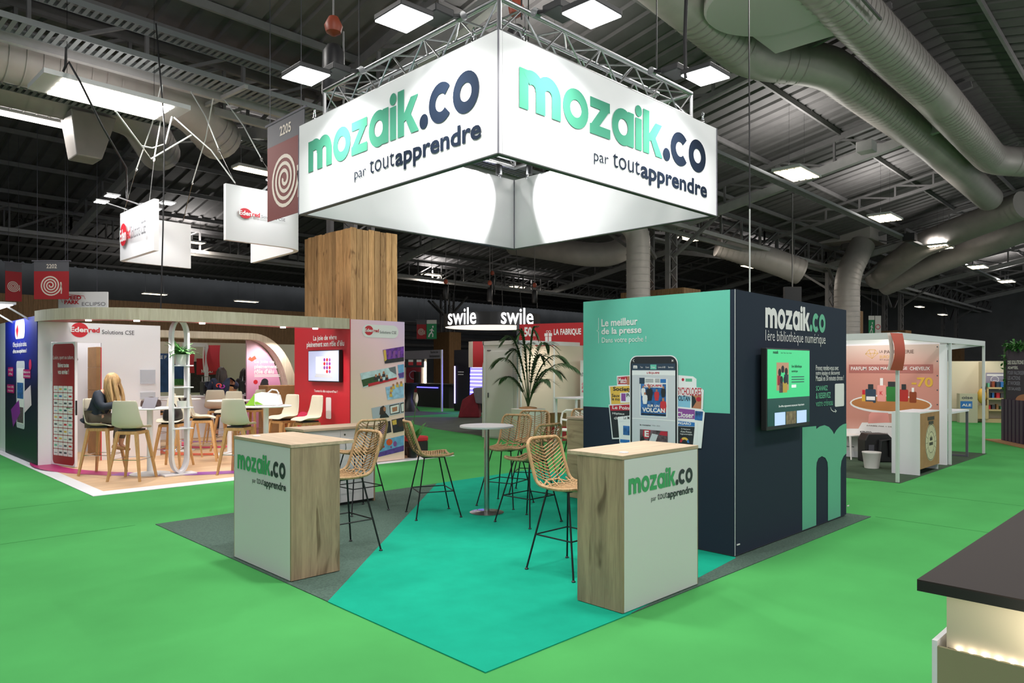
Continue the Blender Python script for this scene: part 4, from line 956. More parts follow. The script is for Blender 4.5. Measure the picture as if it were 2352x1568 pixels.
obj('lock_plate', MB().obox(fd.pt(dl, .9, -.03), dd, Vector((0, 0, 1)), fd.n, -.001, .004, 0, .25, -.005, .025), 'bag_black', dr)
# ---- canopy band
PATH = [(2.86, 14.86), (2.85, 14.2), (2.88, 13.6), (2.99, 13.0), (3.2, 12.45), (3.5, 12.0), (3.9, 11.65), (4.4, 11.38), (5.0, 11.18), (5.7, 11.06), (6.3, 11.02), (6.82, 11.0)]
cn = thing('canopy_band', 'curved light-wood canopy band with small downlights above the cream stools', 'canopy', (PATH[0][0], PATH[0][1], 2.4))
ztop = lambda i: 2.74-.13*min(1, i/9)
TB = []; BB = []; off = []
for i, (x, y) in enumerate(PATH):
    TB.append(Vector((x, y, ztop(i)))); BB.append(Vector((x, y, ztop(i)-.185)))
    t = Vector((*PATH[min(i+1, 11)], 0))-Vector((*PATH[max(i-1, 0)], 0)); t.normalize(); off.append(Vector((-t.y, t.x, 0))*.5)
off = [o if o.dot(Vector((5.7, 14.5, 0))-p) > 0 else -o for o, p in zip(off, TB)]
obj('fascia', MB().ribbon(TB, BB, [o*.06 for o in off]), 'canopy_wood', cn)
obj('soffit', MB().ribbon([p+o*.06+Vector((0, 0, .01)) for p, o in zip(BB, off)], [p+o+Vector((0, 0, .01)) for p, o in zip(BB, off)], [Vector((0, 0, .02))]*len(BB)), 'soffit_pink', cn)
for i in (3, 5, 7, 9, 10):
    p = BB[i]+off[i]*.55; obj('downlight', MB().lathe([(.045, 0), (.045, .02)], (p.x, p.y, p.z-.012), 14), 'downlight', cn, True)
    spot('canopy_spot', p-Vector((0, 0, .03)), p-Vector((0, 0, 2))+off[i]*.8, 60, 120, .6, (1, .93, .88))
# ---- pink printed end panel and red screen wall
PY, PX0, PX1, PZ = 11.0, 6.84, 8.0, 2.60
pk = thing('end_panel', 'pale pink panel with slanted photo strips facing the aisle', 'panel', (PX0, PY, EZ))
obj('board', MB().box(PX0, PX1, PY, PY+.08, EZ+.003, PZ), 'pink_print', pk); obj('red_edge', MB().box(PX0-.02, PX0, PY, PY+.08, EZ+.003, PZ), 'wall_red', pk)
fp = Face((PX0, PY, 0), (1, 0, 0), pk)
fp.rect((832, 744), (915, 777), 'print_white', .003, 'logo_plate', rad=.12)
edenlogo(fp, (837, 747), (857, 770), (837, 754), (870, 763), (872, 759), (910, 767), .004)
mat('ph_stage', '#6a2c98', .5, var=.8, scale=14); mat('ph_sky', '#6fa9d8', .5, var=.25, scale=8); mat('ph_park', '#c9dde6', .5, var=.2, scale=10); mat('ph_pool', '#9cc3e6', .5, var=.3, scale=12); mat('ph_wall', '#b9bccb', .5); mat('ph_dark', '#2a2430', .5, var=.5, scale=12); mat('ph_lav', '#5b3f94', .5, var=.4, scale=16)
X928 = 927.5
def clipx(pts): return [(min(x, X928), y) for x, y in pts]
def ph(pts, m, c=.004, n='photo_strip'): return fp.poly(clipx(pts), m, c, n)
a = ph([(879, 803), (928, 795), (928, 829), (884, 835)], 'ph_stage'); ph([(882, 826), (928, 820), (928, 829), (884, 835)], 'ph_dark', .005); ph([(880, 804), (886, 803), (888, 826), (883, 830)], 'pg_yellow', .0055)
for x in (893, 903, 914): ph([(x, 806), (x+5, 805), (x+4, 821), (x-1, 822)], 'pg_purple', .0053)
a = ph([(827, 857), (909, 841), (911, 870), (834, 890)], 'ph_park'); ph([(830, 872), (868, 862), (869, 876), (834, 888)], 'leaf_dark', .005); ph([(845, 881), (911, 866), (911, 871), (846, 888)], 'brand_red', .0055)
for x, y in ((863, 865), (871, 862), (881, 858), (888, 866), (875, 869)): ph([(x-4, y+8), (x-3, y), (x+3, y-1), (x+4, y+7)], 'ph_dark', .006); fp.disc((x-2.5, y-6), (x+2.5, y+1), 'pg_skin', .0065)
ph([(892, 845), (908, 841), (910, 860), (896, 852)], 'pg_text', .0052)
a = ph([(913, 838), (928, 836), (928, 868), (917, 869)], 'ph_sky'); ph([(914, 858), (928, 854), (928, 866), (917, 868)], 'ph_lav', .005)
a = ph([(885, 889), (928, 880), (928, 913), (890, 918)], 'ph_pool')
for k, (x, y) in enumerate(((898, 892), (897, 903), (903, 885), (912, 881), (921, 879))): ph([(x-3, y+8), (x-2, y), (x+3, y), (x+4, y+8)], 'pg_yellow', .0055); fp.disc((x-2.4, y-4), (x+2.4, y+2), 'pg_skin', .006)
a = ph([(853, 937), (928, 922), (928, 948), (856, 962)], 'ph_wall'); ph([(894, 931), (917, 926), (918, 948), (896, 952)], 'pg_black', .005); ph([(896, 933), (916, 928), (916, 946), (897, 950)], 'print_white', .0055); ph([(900, 936), (912, 933), (912, 943), (901, 946)], 'pg_skin', .006); ph([(919, 926), (928, 924), (928, 946), (921, 947)], 'pg_black', .005); ph([(921, 928), (927, 926), (927, 944), (922, 945)], 'print_white', .0055)
ph([(872, 960), (874, 950), (884, 946), (893, 956), (893, 958)], 'pg_black', .006); ph([(871, 952), (873, 936), (880, 931), (886, 936), (885, 948), (878, 952)], 'bag_brown', .0065); fp.disc((880, 934), (886, 944), 'pg_skin', .007)
a = ph([(868, 972), (896, 966), (899, 992), (870, 1000)], 'ph_dark'); ph([(872, 990), (884, 974), (888, 980), (880, 998)], 'ph_lav', .005)
a = ph([(899, 964), (928, 958), (928, 989), (903, 994)], 'ph_dark'); ph([(900, 966), (910, 963), (911, 974), (902, 976)], 'pg_yellow', .005); fp.disc((914, 964), (924, 980), 'bag_brown', .0055); ph([(904, 994), (909, 982), (926, 978), (928, 989)], 'pg_black', .006)
a = ph([(866, 1013), (928, 999), (928, 1035), (866, 1050)], 'ph_sky'); ph([(866, 1040), (928, 1022), (928, 1035), (866, 1050)], 'ph_lav', .005); fp.disc((887, 1008), (901, 1022), 'vinyl_orange', .0055); fp.disc((903, 1013), (911, 1025), 'pg_purple', .0055); fp.disc((879, 1023), (883, 1028), 'brand_red', .0055); fp.disc((896, 1024), (900, 1029), 'pg_purple', .0055)
# red wall
rw = thing('screen_wall', 'red panel wall with white lettering carrying a wall screen', 'panel wall', (PX0, PY+.08, EZ))
obj('board', MB().box(PX0-.02, PX0+.05, PY+.08, 13.0, EZ+.003, PZ), 'wall_red', rw)
fr2 = Face((PX0-.02, 13.0, 0), (0, -1, 0), rw)
fr2.text('La joie de vivre', (720, 771), (774, 783), 'print_white', .02); fr2.text('pleinement son rôle d’élu', (705, 785), (791, 798), 'print_white', .02); fr2.text('Testez-la dès aujourd’hui !', (722, 894), (776, 904), 'print_white', .01)
fr2.rect((749, 912), (761, 962), 'print_white', .004, 'white_plate_print', rad=.03); fr2.disc((684, 944), (712, 972), 'vinyl_pink', .003)
ts = thing('television', 'wall screen showing a laptop, mounted on the red panel wall', 'television', (PX0-.1, 11.9, 1.5))
fs = Face((PX0-.10, 13.0, 0), (0, -1, 0), ts)
a0, b1 = fs.px(708, 805); a1, b0 = fs.px(779, 878)
q = Vector((PX0-.1, 13.0, 0)); obj('casing', MB().box(PX0-.1, PX0-.03, 13.0-a1, 13.0-a0, b0, b1), 'black_plastic', ts, bevel=.005)
mat('scr_pale', '#aeb6d6', .3, emit=.5); fs.rect((a0+.015, b0+.02), (a1-.015, b1-.015), 'scr_pale', .002, 'screen_image', False)
fs.poly([(726, 819), (760, 819), (760, 859), (726, 857)], 'scr_white', .003, 'screen_image'); fs.poly([(723, 866), (726, 858), (760, 860), (765, 868)], 'pg_grey', .003, 'screen_image')
for r in range(3):
    for q_ in range(4):
        if r*4+q_ in (3,): continue
        fs.disc((743+r*6, 822+q_*9), (748+r*6, 830+q_*9), ('vinyl_purple', 'brand_red', 'pg_purple')[(r+q_) % 3], .004, 'screen_image')
# ---- back frame with the quarter arch
AY = 17.3
ar = thing('arch_frame', 'pale back frame ending in a quarter-round arch beside the pink printed wall', 'arch', (5.2, AY, EZ))
A0 = ony(363, 770, AY); A1 = ony(580, 765, AY); AE = ony(684, 900, AY)
zt_ = A1.z; cxa = A1.x; rad = AE.x-A1.x
T1 = [Vector((A0.x-1.2, AY, zt_)), Vector((cxa, AY, zt_))]; Bm = [Vector((A0.x-1.2, AY, zt_-.16)), Vector((cxa, AY, zt_-.16))]
for i in range(1, 17):
    t = math.pi/2*i/16; T1.append(Vector((cxa+rad*math.sin(t), AY, EZ+(zt_-EZ)*(.35+.65*math.cos(t))))); Bm.append(Vector((cxa+(rad-.25)*math.sin(t), AY, EZ+(zt_-EZ)*(.35+.65*math.cos(t))-.16*math.cos(t))))
T1.append(Vector((cxa+rad*.9, AY, EZ))); Bm.append(Vector((cxa+rad*.75, AY, EZ)))
obj('frame', MB().ribbon(T1, Bm, [Vector((0, .55, 0))]*len(T1)), 'canopy_wood', ar)
pw = [(cxa+.02, zt_-.17)]+[(cxa+(rad-.26)*math.sin(math.pi/2*i/14), EZ+(zt_-EZ)*(.35+.65*math.cos(math.pi/2*i/14))-.16) for i in range(15)]+[(cxa+rad*.7, EZ), (cxa+.02, EZ)]
obj('printed_wall', MB().prism(pw[1:], lambda a, b: (a, AY+.4, b), lambda a, b: (a, AY+.34, b)), 'arch_print', ar)
fa = Face((cxa, AY+.34, 0), (1, 0, 0), ar)
fa.text('La joie de vivre', (584, 826), (656, 836), 'print_white', .03); fa.text('pleinement son', (584, 837), (655, 848), 'print_white', .03); fa.text('rôle d’élu', (584, 847), (629, 858), 'print_white', .03)
fa.rect((584, 860), (648, 861.5), 'print_white', .003); fa.rect((584, 863.5), (646, 865), 'print_white', .003)
fa.disc((582, 872), (592, 882), 'brand_red', .003)
fa.line([(572, 822), (578, 826), (587, 820)], .09, 'vinyl_orange', px=True)
fa.disc((597, 872), (617, 900), 'bag_brown', .004, 'face_print'); fa.disc((600, 869), (616, 884), 'pg_black', .0045); fa.poly([(606, 889), (614, 888), (611, 894)], 'print_white', .005)
tag(obj('cardboard_box', MB().box(8.05, 8.85, 16.7, 17.2, EZ+.001, 1.3), 'kraft', loc=(8.05, 16.7, EZ), bevel=.01), 'large brown carton standing at the foot of the arch', 'box')
spot('arch_spot', (cxa+.5, AY-.5, 2.35), (cxa+.5, AY+.4, 1.3), 60, 110, .6, (1, .93, .9))
# ---- cream shell stools
def shell_stool():
    t = thing('shell_stool', 'x', 'stool'); SH = .80
    P = [(.23, SH-.01), (.2, SH+.005), (.1, SH), (-.05, SH-.012), (-.15, SH), (-.2, SH+.05), (-.225, SH+.13), (-.245, SH+.25), (-.26, SH+.37), (-.262, SH+.42)]
    Wd = [.17, .21, .225, .235, .24, .235, .225, .205, .19, .175]; v = []; f = []; n = 9
    for i, ((x, z), w) in enumerate(zip(P, Wd)):
        for j in range(n):
            y = -1+2*j/(n-1); lift = .05*abs(y)**3 if 1 < i < 6 else .0; fw_ = .06*y*y if i >= 5 else 0
            v.append((x+fw_, y*w, z+lift))
    for i in range(len(P)-1):
        for j in range(n-1): f.append((i*n+j, i*n+j+1, (i+1)*n+j+1, (i+1)*n+j))
    m_ = MB(); m_.v = v; m_.f = f
    s = obj('seat_shell', m_, 'shell_cream', t, True, local=True); sd = s.modifiers.new('thick', 'SOLIDIFY'); sd.thickness = .016; ss = s.modifiers.new('sub', 'SUBSURF'); ss.levels = 1; ss.render_levels = 1
    obj('under_plate', MB().box(-.16, .14, -.13, .13, SH-.05, SH-.025), 'black_plastic', t, local=True)
    obj('seat_frame', MB().box(-.17, .17, -.16, .16, SH-.1, SH-.05), 'leg_wood', t, local=True, bevel=.01)
    for sx in (1, -1):
        for sy in (1, -1):
            obj('leg', MB().obox(Vector((0, 0, 0)), Vector((1, 0, 0)), Vector((0, 1, 0)), Vector((0, 0, 1)), 0, 0, 0, 0, 0, 0) if False else leg_mesh(sx, sy, SH), 'leg_wood', t, local=True)
    k = .58; h = .155+(.25-.155)*k
    obj('foot_ring', MB().tube([(h, h, .32), (h, -h, .32), (-h, -h, .32), (-h, h, .32)], .006, 6, True), 'chrome', t, True, local=True)
    return t
def leg_mesh(sx, sy, SH):
    a = Vector((.15*sx, .14*sy, SH-.06)); b = Vector((.25*sx, .245*sy, .001)); m = MB(); v = []
    for p, w in ((a, .024), (b, .015)):
        for dx, dy in ((-1, -1), (1, -1), (1, 1), (-1, 1)): v.append((p.x+dx*w, p.y+dy*w, p.z))
    return m.add(v, [(0, 1, 2, 3), (7, 6, 5, 4), (0, 4, 5, 1), (1, 5, 6, 2), (2, 6, 7, 3), (3, 7, 4, 0)])
SS = shell_stool(); us = []
GE = 'cream shell stools of the red and white stand'
for x, y, a, l in ((3.575, 11.95, 45, 'cream shell stool nearest the platform corner, its back to us'),
                   (3.42, 12.9, -45, 'cream shell stool on which the blonde woman sits'),
                   (4.52, 12.95, 225, 'cream shell stool holding the black handbag'),
                   (5.02, 11.42, 40, 'cream shell stool right behind the left oak counter, its back to us'),
                   (5.22, 13.45, -25, 'cream shell stool right of the oval white shelf, turned to the right'),
                   (5.25, 14.25, -20, 'cream shell stool just behind the one beside the oval shelf'),
                   (6.25, 14.75, 215, 'cream shell stool across the middle table, facing the camera'),
                   (6.6, 16.2, 60, 'cream shell stool below the standing woman in the navy sweater'),
                   (7.3, 15.9, 120, 'cream shell stool left of the pink printed arch wall'),
                   (6.25, 12.35, 190, 'cream shell stool behind the table with the white and green bag'),
                   (7.3, 13.6, 200, 'cream shell stool before the large brown carton'),
                   (8.2, 14.6, 180, 'cream shell stool half hidden by the red wall edge'),
                   (6.33, 11.62, 182, 'cream shell stool seen edge-on before the red panel wall'),
                   (5.35, 16.3, 30, 'cream shell stool partly hidden behind the white storage wall')):
    place(SS, us, (x, y, EZ), D(a), l, GE)
# ---- round tables
def rtable(x, y, r, label, h=1.1):
    t = thing('round_table', label, 'table', (x, y, EZ), group='round white tables of the red and white stand')
    obj('tabletop', MB().lathe([(r-.01, 0), (r, .006), (r, .018), (r-.006, .024)], (x, y, h-.024), 40), 'table_white', t, True)
    obj('column', MB().lathe([(.045, 0), (.045, h-.03)], (x, y, EZ), 18), 'table_white', t, True)
    obj('base', MB().lathe([(.3, .001), (.3, .012), (.1, .03), (.046, .05)], (x, y, EZ), 36), 'table_white', t, True)
rtable(3.96, 12.36, .38, 'round white table where the blonde woman sits')
rtable(5.6, 11.68, .42, 'round white table carrying the white and green shopping bag')
rtable(6.0, 14.1, .42, 'round white table in the middle of the cream stools')
rtable(5.5, 15.4, .42, 'round white table behind the oval shelf')
rtable(7.9, 14.3, .42, 'round white table at the right, cut off by the red wall')
bc = thing('back_bar', 'white back bar counter with coffee machines below the arch frame', 'counter', (6.3, 17.6, EZ))
obj('body', MB().box(5.2, 8.0, 17.9, 18.2, EZ+.002, 1.02), 'stand_white', bc); obj('worktop', MB().box(5.1, 8.1, 17.86, 18.24, 1.02, 1.06), 'table_white', bc)
def coffee(x, y, l):
    t = thing('coffee_machine', l, 'coffee machine', (x, y, 1.06), group='coffee machines on the back bar')
    obj('body', MB().box(x-.09, x+.09, y-.1, y+.15, 1.061, 1.4), 'bag_black', t, bevel=.02); obj('dial', MB().tube([(x, y-.13, 1.33), (x, y-.1, 1.33)], .075, 18), 'chrome', t, True)
    obj('lever', MB().tube([(x-.09, y-.02, 1.4), (x-.09, y-.02, 1.52), (x+.09, y-.02, 1.52), (x+.09, y-.02, 1.4)], .01, 6), 'chrome', t, True); obj('drip_tray', MB().box(x-.09, x+.09, y-.2, y-.1, 1.061, 1.1), 'chrome', t)
p = ony(352, 880, 18.0); 
p1_ = ony(472, 885, 18.0); p2_ = ony(564, 885, 18.0); coffee(p1_.x, 17.99, 'black coffee machine left of the woman in the navy sweater'); coffee(p2_.x, 17.99, 'black coffee machine beside the pink printed wall')
# ---- oval shelf with plant and pots
ov = thing('oval_shelf', 'tall white oval ring shelf with four shelves beside the platform edge', 'shelf', (4.26, 11.93, EZ))
ocx, ocy, hw_, tz0, tz1 = 4.26, 11.93, .135, .06, 2.52
pts = []
for i in range(25): t = math.pi*i/24; pts.append((hw_*math.cos(t), tz1-hw_*1.9+hw_*1.9*math.sin(t)))
for i in range(25): t = math.pi+math.pi*i/24; pts.append((hw_*math.cos(t), tz0+hw_*1.9+hw_*1.9*math.sin(t)))
pts.append(pts[0])
ctr = Vector((0, (tz0+tz1)/2)); OUT = [Vector((ocx+a, ocy-.08, b)) for a, b in pts]
INN = [Vector((ocx+a*.76, ocy-.08, b+(.035 if b < 1 and abs(a) < hw_*.98 else -.035 if abs(a) < hw_*.98 else 0))) for a, b in pts]
obj('ring', MB().ribbon(OUT, INN, [Vector((0, .16, 0))]*len(OUT)), 'stand_white', ov)
SHZ = []
for yy in (838, 888, 935, 983):
    z = EYE-(yy-HY)*11.45/FPX; SHZ.append(z); obj('shelf_board', MB().box(ocx-hw_*.9, ocx+hw_+.06, ocy-.09, ocy+.09, z-.02, z), 'stand_white', ov, bevel=.004)
obj('foot', MB().box(ocx-.26, ocx+.24, ocy-.13, ocy+.13, EZ+.001, EZ+.03), 'stand_white', ov, bevel=.006)
def leafblade(mb, base, direction, L, w, droop):
    d = Vector(direction).normalized(); side = d.cross(Vector((0, 0, 1)))
    if side.length < .01: side = Vector((1, 0, 0))
    side.normalize(); A = []; Bq = []
    for i in range(6):
        s = i/5; p = base+d*(L*s)-Vector((0, 0, droop*L*s*s)); ww = w*math.sin(math.pi*(.12+.86*s))
        A.append(p+side*ww/2); Bq.append(p-side*ww/2+Vector((0, 0, .004)))
    mb.strip(A, Bq)
def pot_plant(x, y, z, r, h, label, n, L, w, potname='pot'):
    t = thing('potted_plant', label, 'plant', (x, y, z))
    obj('pot', MB().lathe([(r*.9, 0.001), (r, h), (r*.92, h), (r*.9, h-.02)], (x, y, z), 20), 'pot_white', t, True)
    rr = random.Random(n)
    for k in range(n):
        az = rr.uniform(0, 2*math.pi); el = rr.uniform(.35, 1.3); mb = MB()
        leafblade(mb, Vector((x+rr.uniform(-.5, .5)*r, y+rr.uniform(-.5, .5)*r, z+h-.01)), (math.cos(az)*math.cos(el), math.sin(az)*math.cos(el), math.sin(el)), L*rr.uniform(.6, 1.1), w, rr.uniform(.2, .7))
        obj('leaf', mb, 'leaf', t, True)
pot_plant(ocx+.03, ocy, SHZ[0], .09, .17, 'leafy green plant in a white pot on the top shelf of the oval ring', 60, .36, .05)
pt_ = thing('pencil_pot', 'white pot full of dark pencils on the third shelf of the oval ring', 'pot', (ocx+.05, ocy, SHZ[2]))
obj('pot', MB().lathe([(.075, .001), (.08, .1), (.07, .1)], (ocx+.05, ocy, SHZ[2]), 18), 'pot_white', pt_, True)
for k in range(14): a = k*2.4; obj('pencil', MB().bar((ocx+.05+.02*math.cos(a), ocy+.02*math.sin(a), SHZ[2]+.05), (ocx+.05+.06*math.cos(a), ocy+.06*math.sin(a), SHZ[2]+.15), .01, .01), 'bag_brown', pt_)
# ---- bags and small things
def sack(x, y, z, sx, sy, sz, rot, m, label, name='handbag', cat='bag'):
    t = thing(name, label, cat, (x, y, z)); c, s = math.cos(rot), math.sin(rot); R_ = Vector((c, s, 0)); U_ = Vector((-s, c, 0)); v = []
    prof = [(.0, .92), (.15, 1.0), (.45, 1.02), (.75, .85), (1.0, .55)]
    mb = MB(); n = 14; base = 0
    for zz, k in prof:
        for i in range(n):
            a = 2*math.pi*i/n; ex = abs(math.cos(a))**.6*(1 if math.cos(a) > 0 else -1); ey = abs(math.sin(a))**.6*(1 if math.sin(a) > 0 else -1)
            p = Vector((x, y, z+.002))+R_*(ex*sx/2*(.8+.2*k))+U_*(ey*sy/2*k)+Vector((0, 0, zz*sz+(.03*sz*math.sin(3*a) if zz > .6 else 0))); v.append(p)
    f = [(i*n+j, i*n+(j+1) % n, (i+1)*n+(j+1) % n, (i+1)*n+j) for i in range(len(prof)-1) for j in range(n)]+[tuple(reversed(range(n))), tuple(range((len(prof)-1)*n, len(prof)*n))]
    mb.add(v, f); o = obj('body', mb, m, t, True); o.modifiers.new('s', 'SUBSURF').levels = 1
    obj('strap', MB().tube([Vector((x, y, z+sz*.8))+R_*(sx*.3*math.cos(q))+Vector((0, 0, sz*.45*math.sin(q))) for q in [math.pi*i/10 for i in range(11)]], .009, 6), m, t, True)
    return t
sack(4.02, 12.5, 1.1, .34, .16, .13, .3, 'bag_brown', 'dark brown leather handbag lying on the table by the woman')
sack(4.52, 12.95, EZ+.80, .38, .26, .24, .8, 'bag_black', 'black leather handbag resting on a cream stool')
lt = thing('tablet', 'grey tablet leaning open on the table before the woman', 'tablet', (3.86, 12.3, 1.1))
obj('screen', MB().add([(3.78, 12.2, 1.101), (3.93, 12.05, 1.101), (4.02, 12.16, 1.27), (3.87, 12.31, 1.27), (3.785, 12.206, 1.1), (3.935, 12.056, 1.1), (4.026, 12.165, 1.265), (3.876, 12.315, 1.265)], [(0, 1, 2, 3), (7, 6, 5, 4), (0, 4, 5, 1), (1, 5, 6, 2), (2, 6, 7, 3), (3, 7, 4, 0)]), 'seam_grey', lt)
sb_ = thing('shopping_bag', 'white and lime green shopping bag lying on the round table', 'bag', (5.55, 11.7, 1.1))
mat('lime', '#7db52a', .5)
def bagmesh(pts0, pts1): 
    n = len(pts0); return MB().add(pts0+pts1, [tuple(reversed(range(n))), tuple(range(n, 2*n))]+[(i, (i+1) % n, n+(i+1) % n, n+i) for i in range(n)])
o = Vector((5.6, 11.7, 1.101)); r_ = RT; f_ = FW
P_ = lambda a, d, z: o+r_*a+f_*d+Vector((0, 0, z))
obj('white_side', bagmesh([P_(-.14, -.16, 0), P_(.24, -.14, 0), P_(.28, .1, 0), P_(-.1, .12, 0)], [P_(-.16, -.1, .2), P_(.1, -.09, .22), P_(.26, .02, .19), P_(-.1, .08, .23)]), 'print_white', sb_, bevel=.02)
obj('green_side', bagmesh([P_(-.32, -.1, 0), P_(-.14, -.165, 0), P_(-.1, .12, 0), P_(-.26, .1, 0)], [P_(-.2, -.06, .14), P_(-.16, -.105, .205), P_(-.1, .085, .235), P_(-.18, .05, .18)]), 'lime', sb_, bevel=.012)
obj('handle', MB().tube([P_(.05, -.03, .21), P_(.12, -.03, .27), P_(.2, -.02, .26), P_(.23, 0, .2)], .014, 6), 'print_white', sb_, True)
obj('fold_print', bagmesh([P_(-.12, -.166, .02), P_(.02, -.16, .02), P_(-.08, -.158, .07), P_(-.13, -.15, .07)], [P_(-.12, -.168, .02), P_(.02, -.163, .02), P_(-.08, -.161, .07), P_(-.13, -.153, .07)]), 'lime', sb_)
# ================================================================== perfume stand on the right
mat('post_white', '#d6d9d8', .4, .2); mat('rose_print_ink', '#6a4a40', .5); mat('rose_bar', '#a5605a', .5); mat('copper', '#c8824e', .3, .3); mat('gold_ink', '#d8a83e', .4); mat('bottle_green', '#2e7a36', .3); mat('bottle_pink', '#e79a92', .3); mat('bottle_red', '#b02a24', .3); mat('amber', '#8a3d1c', .3)
grad('rose_print', ((0, '#e3b9ab'), (.32, '#c98a7c'), (.75, '#c58579'), (1, '#ddc6bd')), (0, 0, 1), .1, 2.2)
mat('booth_carpet', '#4a5a4a', .97, var=.1, scale=3, spec=.08)
bcp = obj('booth_carpet', MB().prism([(11.75, 3.6), (17.05, 3.6), (17.05, 6.9), (11.75, 6.9)], lambda a, b: (a, b, .0008), lambda a, b: (a, b, .005)), 'booth_carpet', loc=(11.75, 3.6, 0)); tag(bcp, 'dark green carpet square of the perfume stand', 'carpet')
PZ_ = 2.28; fz = thing('aluminium_booth', 'white aluminium booth frame of posts and fascia beams at the perfume stand', 'booth frame', (11.8, 3.65, 0))
for x, y in ((11.8, 3.65), (14.6, 3.65), (17.0, 3.65), (11.8, 6.85), (14.6, 6.85)): obj('post', MB().box(x-.024, x+.024, y-.024, y+.024, .0055, PZ_), 'post_white', fz, bevel=.006)
for a, b in (((11.8, 3.65), (14.6, 3.65)), ((14.6, 3.65), (17.0, 3.65)), ((11.8, 3.65), (11.8, 6.85)), ((14.6, 3.65), (14.6, 6.85))): obj('fascia_beam', MB().bar((*a, PZ_-.05), (*b, PZ_-.05), .05, .1), 'post_white', fz)
obj('fascia_beam', MB().bar((14.6, 3.95, PZ_-.2), (17.0, 3.68, PZ_-.05), .04, .09), 'post_white', fz)
bd = thing('backdrop', 'rose backdrop printed with perfume bottles on a copper tray', 'backdrop', (14.5, 3.7, 0))
QX = 14.52
obj('cloth', MB().box(QX, QX+.03, 3.74, 6.8, .12, 2.17), 'rose_print', bd); obj('side_board', MB().box(QX-.01, QX+.06, 3.68, 3.8, .006, 2.17), 'stand_white', bd); obj('wall_board', MB().box(QX+.03, QX+.06, 3.8, 6.8, .006, 2.2), 'stand_white', bd); obj('kick_strip', MB().box(QX-.005, QX, 3.8, 6.8, .006, .12), 'stand_white', bd)
fq = Face((QX, 6.8, 0), (0, -1, 0), bd)
for k in range(8): z = .3+k*.26; obj('eyelet', MB().tube([(QX-.004, 3.83, z), (QX, 3.83, z)], .012, 8), 'ink_grey', bd)
a_, b_ = fq.px(2002, 812)
ca = fq.px(2002, 812); k = .1
def ln(*p, m='gold_ink', w=.008): fq.line([fq.px(*q) for q in p], w, m, .003)
ln((1988, 813), (1996, 803), (2010, 803), (2017, 811), (2003, 823), (1988, 813)); ln((1988, 812), (2017, 811)); ln((1996, 803), (1999, 812), (2003, 823), (2008, 812), (2010, 803))
fq.text('LA', (2020, 804), (2028, 810), 'rose_print_ink', 0); fq.text('PARFUMERIE', (2031, 804), (2099, 811), 'rose_print_ink', .01); fq.text('EUROPÉENNE', (2021, 814), (2072, 822), 'gold_ink', 0); fq.text('N°1 du parfum à petits prix', (2021, 824), (2076, 828), 'rose_print_ink', 0)
fq.rect((1950, 837), (2143, 857), 'rose_bar', .004)
for tx, x0, x1 in (('PARFUM', 1955, 1990), ('SOIN', 1996, 2018), ('MAQUILLAGE', 2023, 2084), ('CHEVEUX', 2090, 2136)): fq.text(tx, (x0, 842), (x1, 850), 'print_white', .01, .006)
fq.text('-70', (2094, 866), (2143, 889), 'gold_ink', .03)
# tray and bottles of the print
fq.disc((1952, 904), (2141, 954), 'print_white', .003, 'tray_print'); fq.disc((1956, 908), (2137, 948), 'copper', .004, 'tray_print')
fq.poly([(1996, 952), (2002, 946), (2040, 948), (2044, 970), (1994, 972)], 'bottle_pink', .0035)
def bottle(x0, y0, x1, y1, m, cap=None, cm='pg_black', capw=.5, c=.005):
    fq.rect((x0, y0), (x1, y1), m, c, 'bottle_print', rad=.02); xm_ = (x0+x1)/2; w_ = (x1-x0)*capw/2
    if cap: fq.rect((xm_-w_, cap), (xm_+w_, y0+1), cm, c+.0005, 'bottle_print')
bottle(1988, 893, 2012, 925, 'pg_navy', 882, c=.005); fq.rect((1990, 910), (2010, 919), 'print_white', .006); bottle(2015, 884, 2035, 922, 'bottle_pink', 868, 'print_white', .35, .0052); fq.text('K', (2021, 898), (2028, 907), 'brand_red', .02, .006); bottle(2036, 887, 2060, 922, 'bottle_green', 876, 'pg_black', .7, .0054)
bottle(2066, 894, 2086, 922, 'bottle_red', 882, 'pg_black', .5, .0056); bottle(2089, 899, 2105, 925, 'amber', 890, 'print_white', .35, .0058); bottle(1980, 905, 1988, 928, 'gold_ink', 895, 'brand_red', .8, .006); bottle(1979, 921, 2006, 934, 'copper', None, c=.0066)
for k in range(6): ln((2016+k*11, 920+5*(k % 2)), (2022+k*11, 930), (2027+k*11, 936), m='print_white', w=.02)
fq.poly([(1943, 984), (1972, 984), (1980, 970), (2100, 971), (2171, 990), (2171, 1062), (1943, 1046)], 'print_white', .0032, 'print_panel')
fq.text('AGRÉÉE PAR + DE', (1990, 975), (2049, 981), 'rose_print_ink', .01, .006); fq.text('KENZO', (1976, 989), (2002, 995), 'pg_black', .03, .006); fq.text('ESTÉE LAUDER', (2010, 992), (2040, 996), 'rose_print_ink', 0, .006); fq.text('HUGO BOSS', (1976, 1007), (2004, 1011), 'pg_black', .03, .006); fq.text('GIVENCHY', (2013, 1010), (2040, 1015), 'rose_print_ink', 0, .006); fq.text('rabanne', (1935, 1022), (1962, 1027), 'pg_black', .02, .006)
spot('perfume_spot', (13.4, 4.9, 2.2), (14.5, 5.0, 1.4), 30, 120, .7, (1, .92, .84))
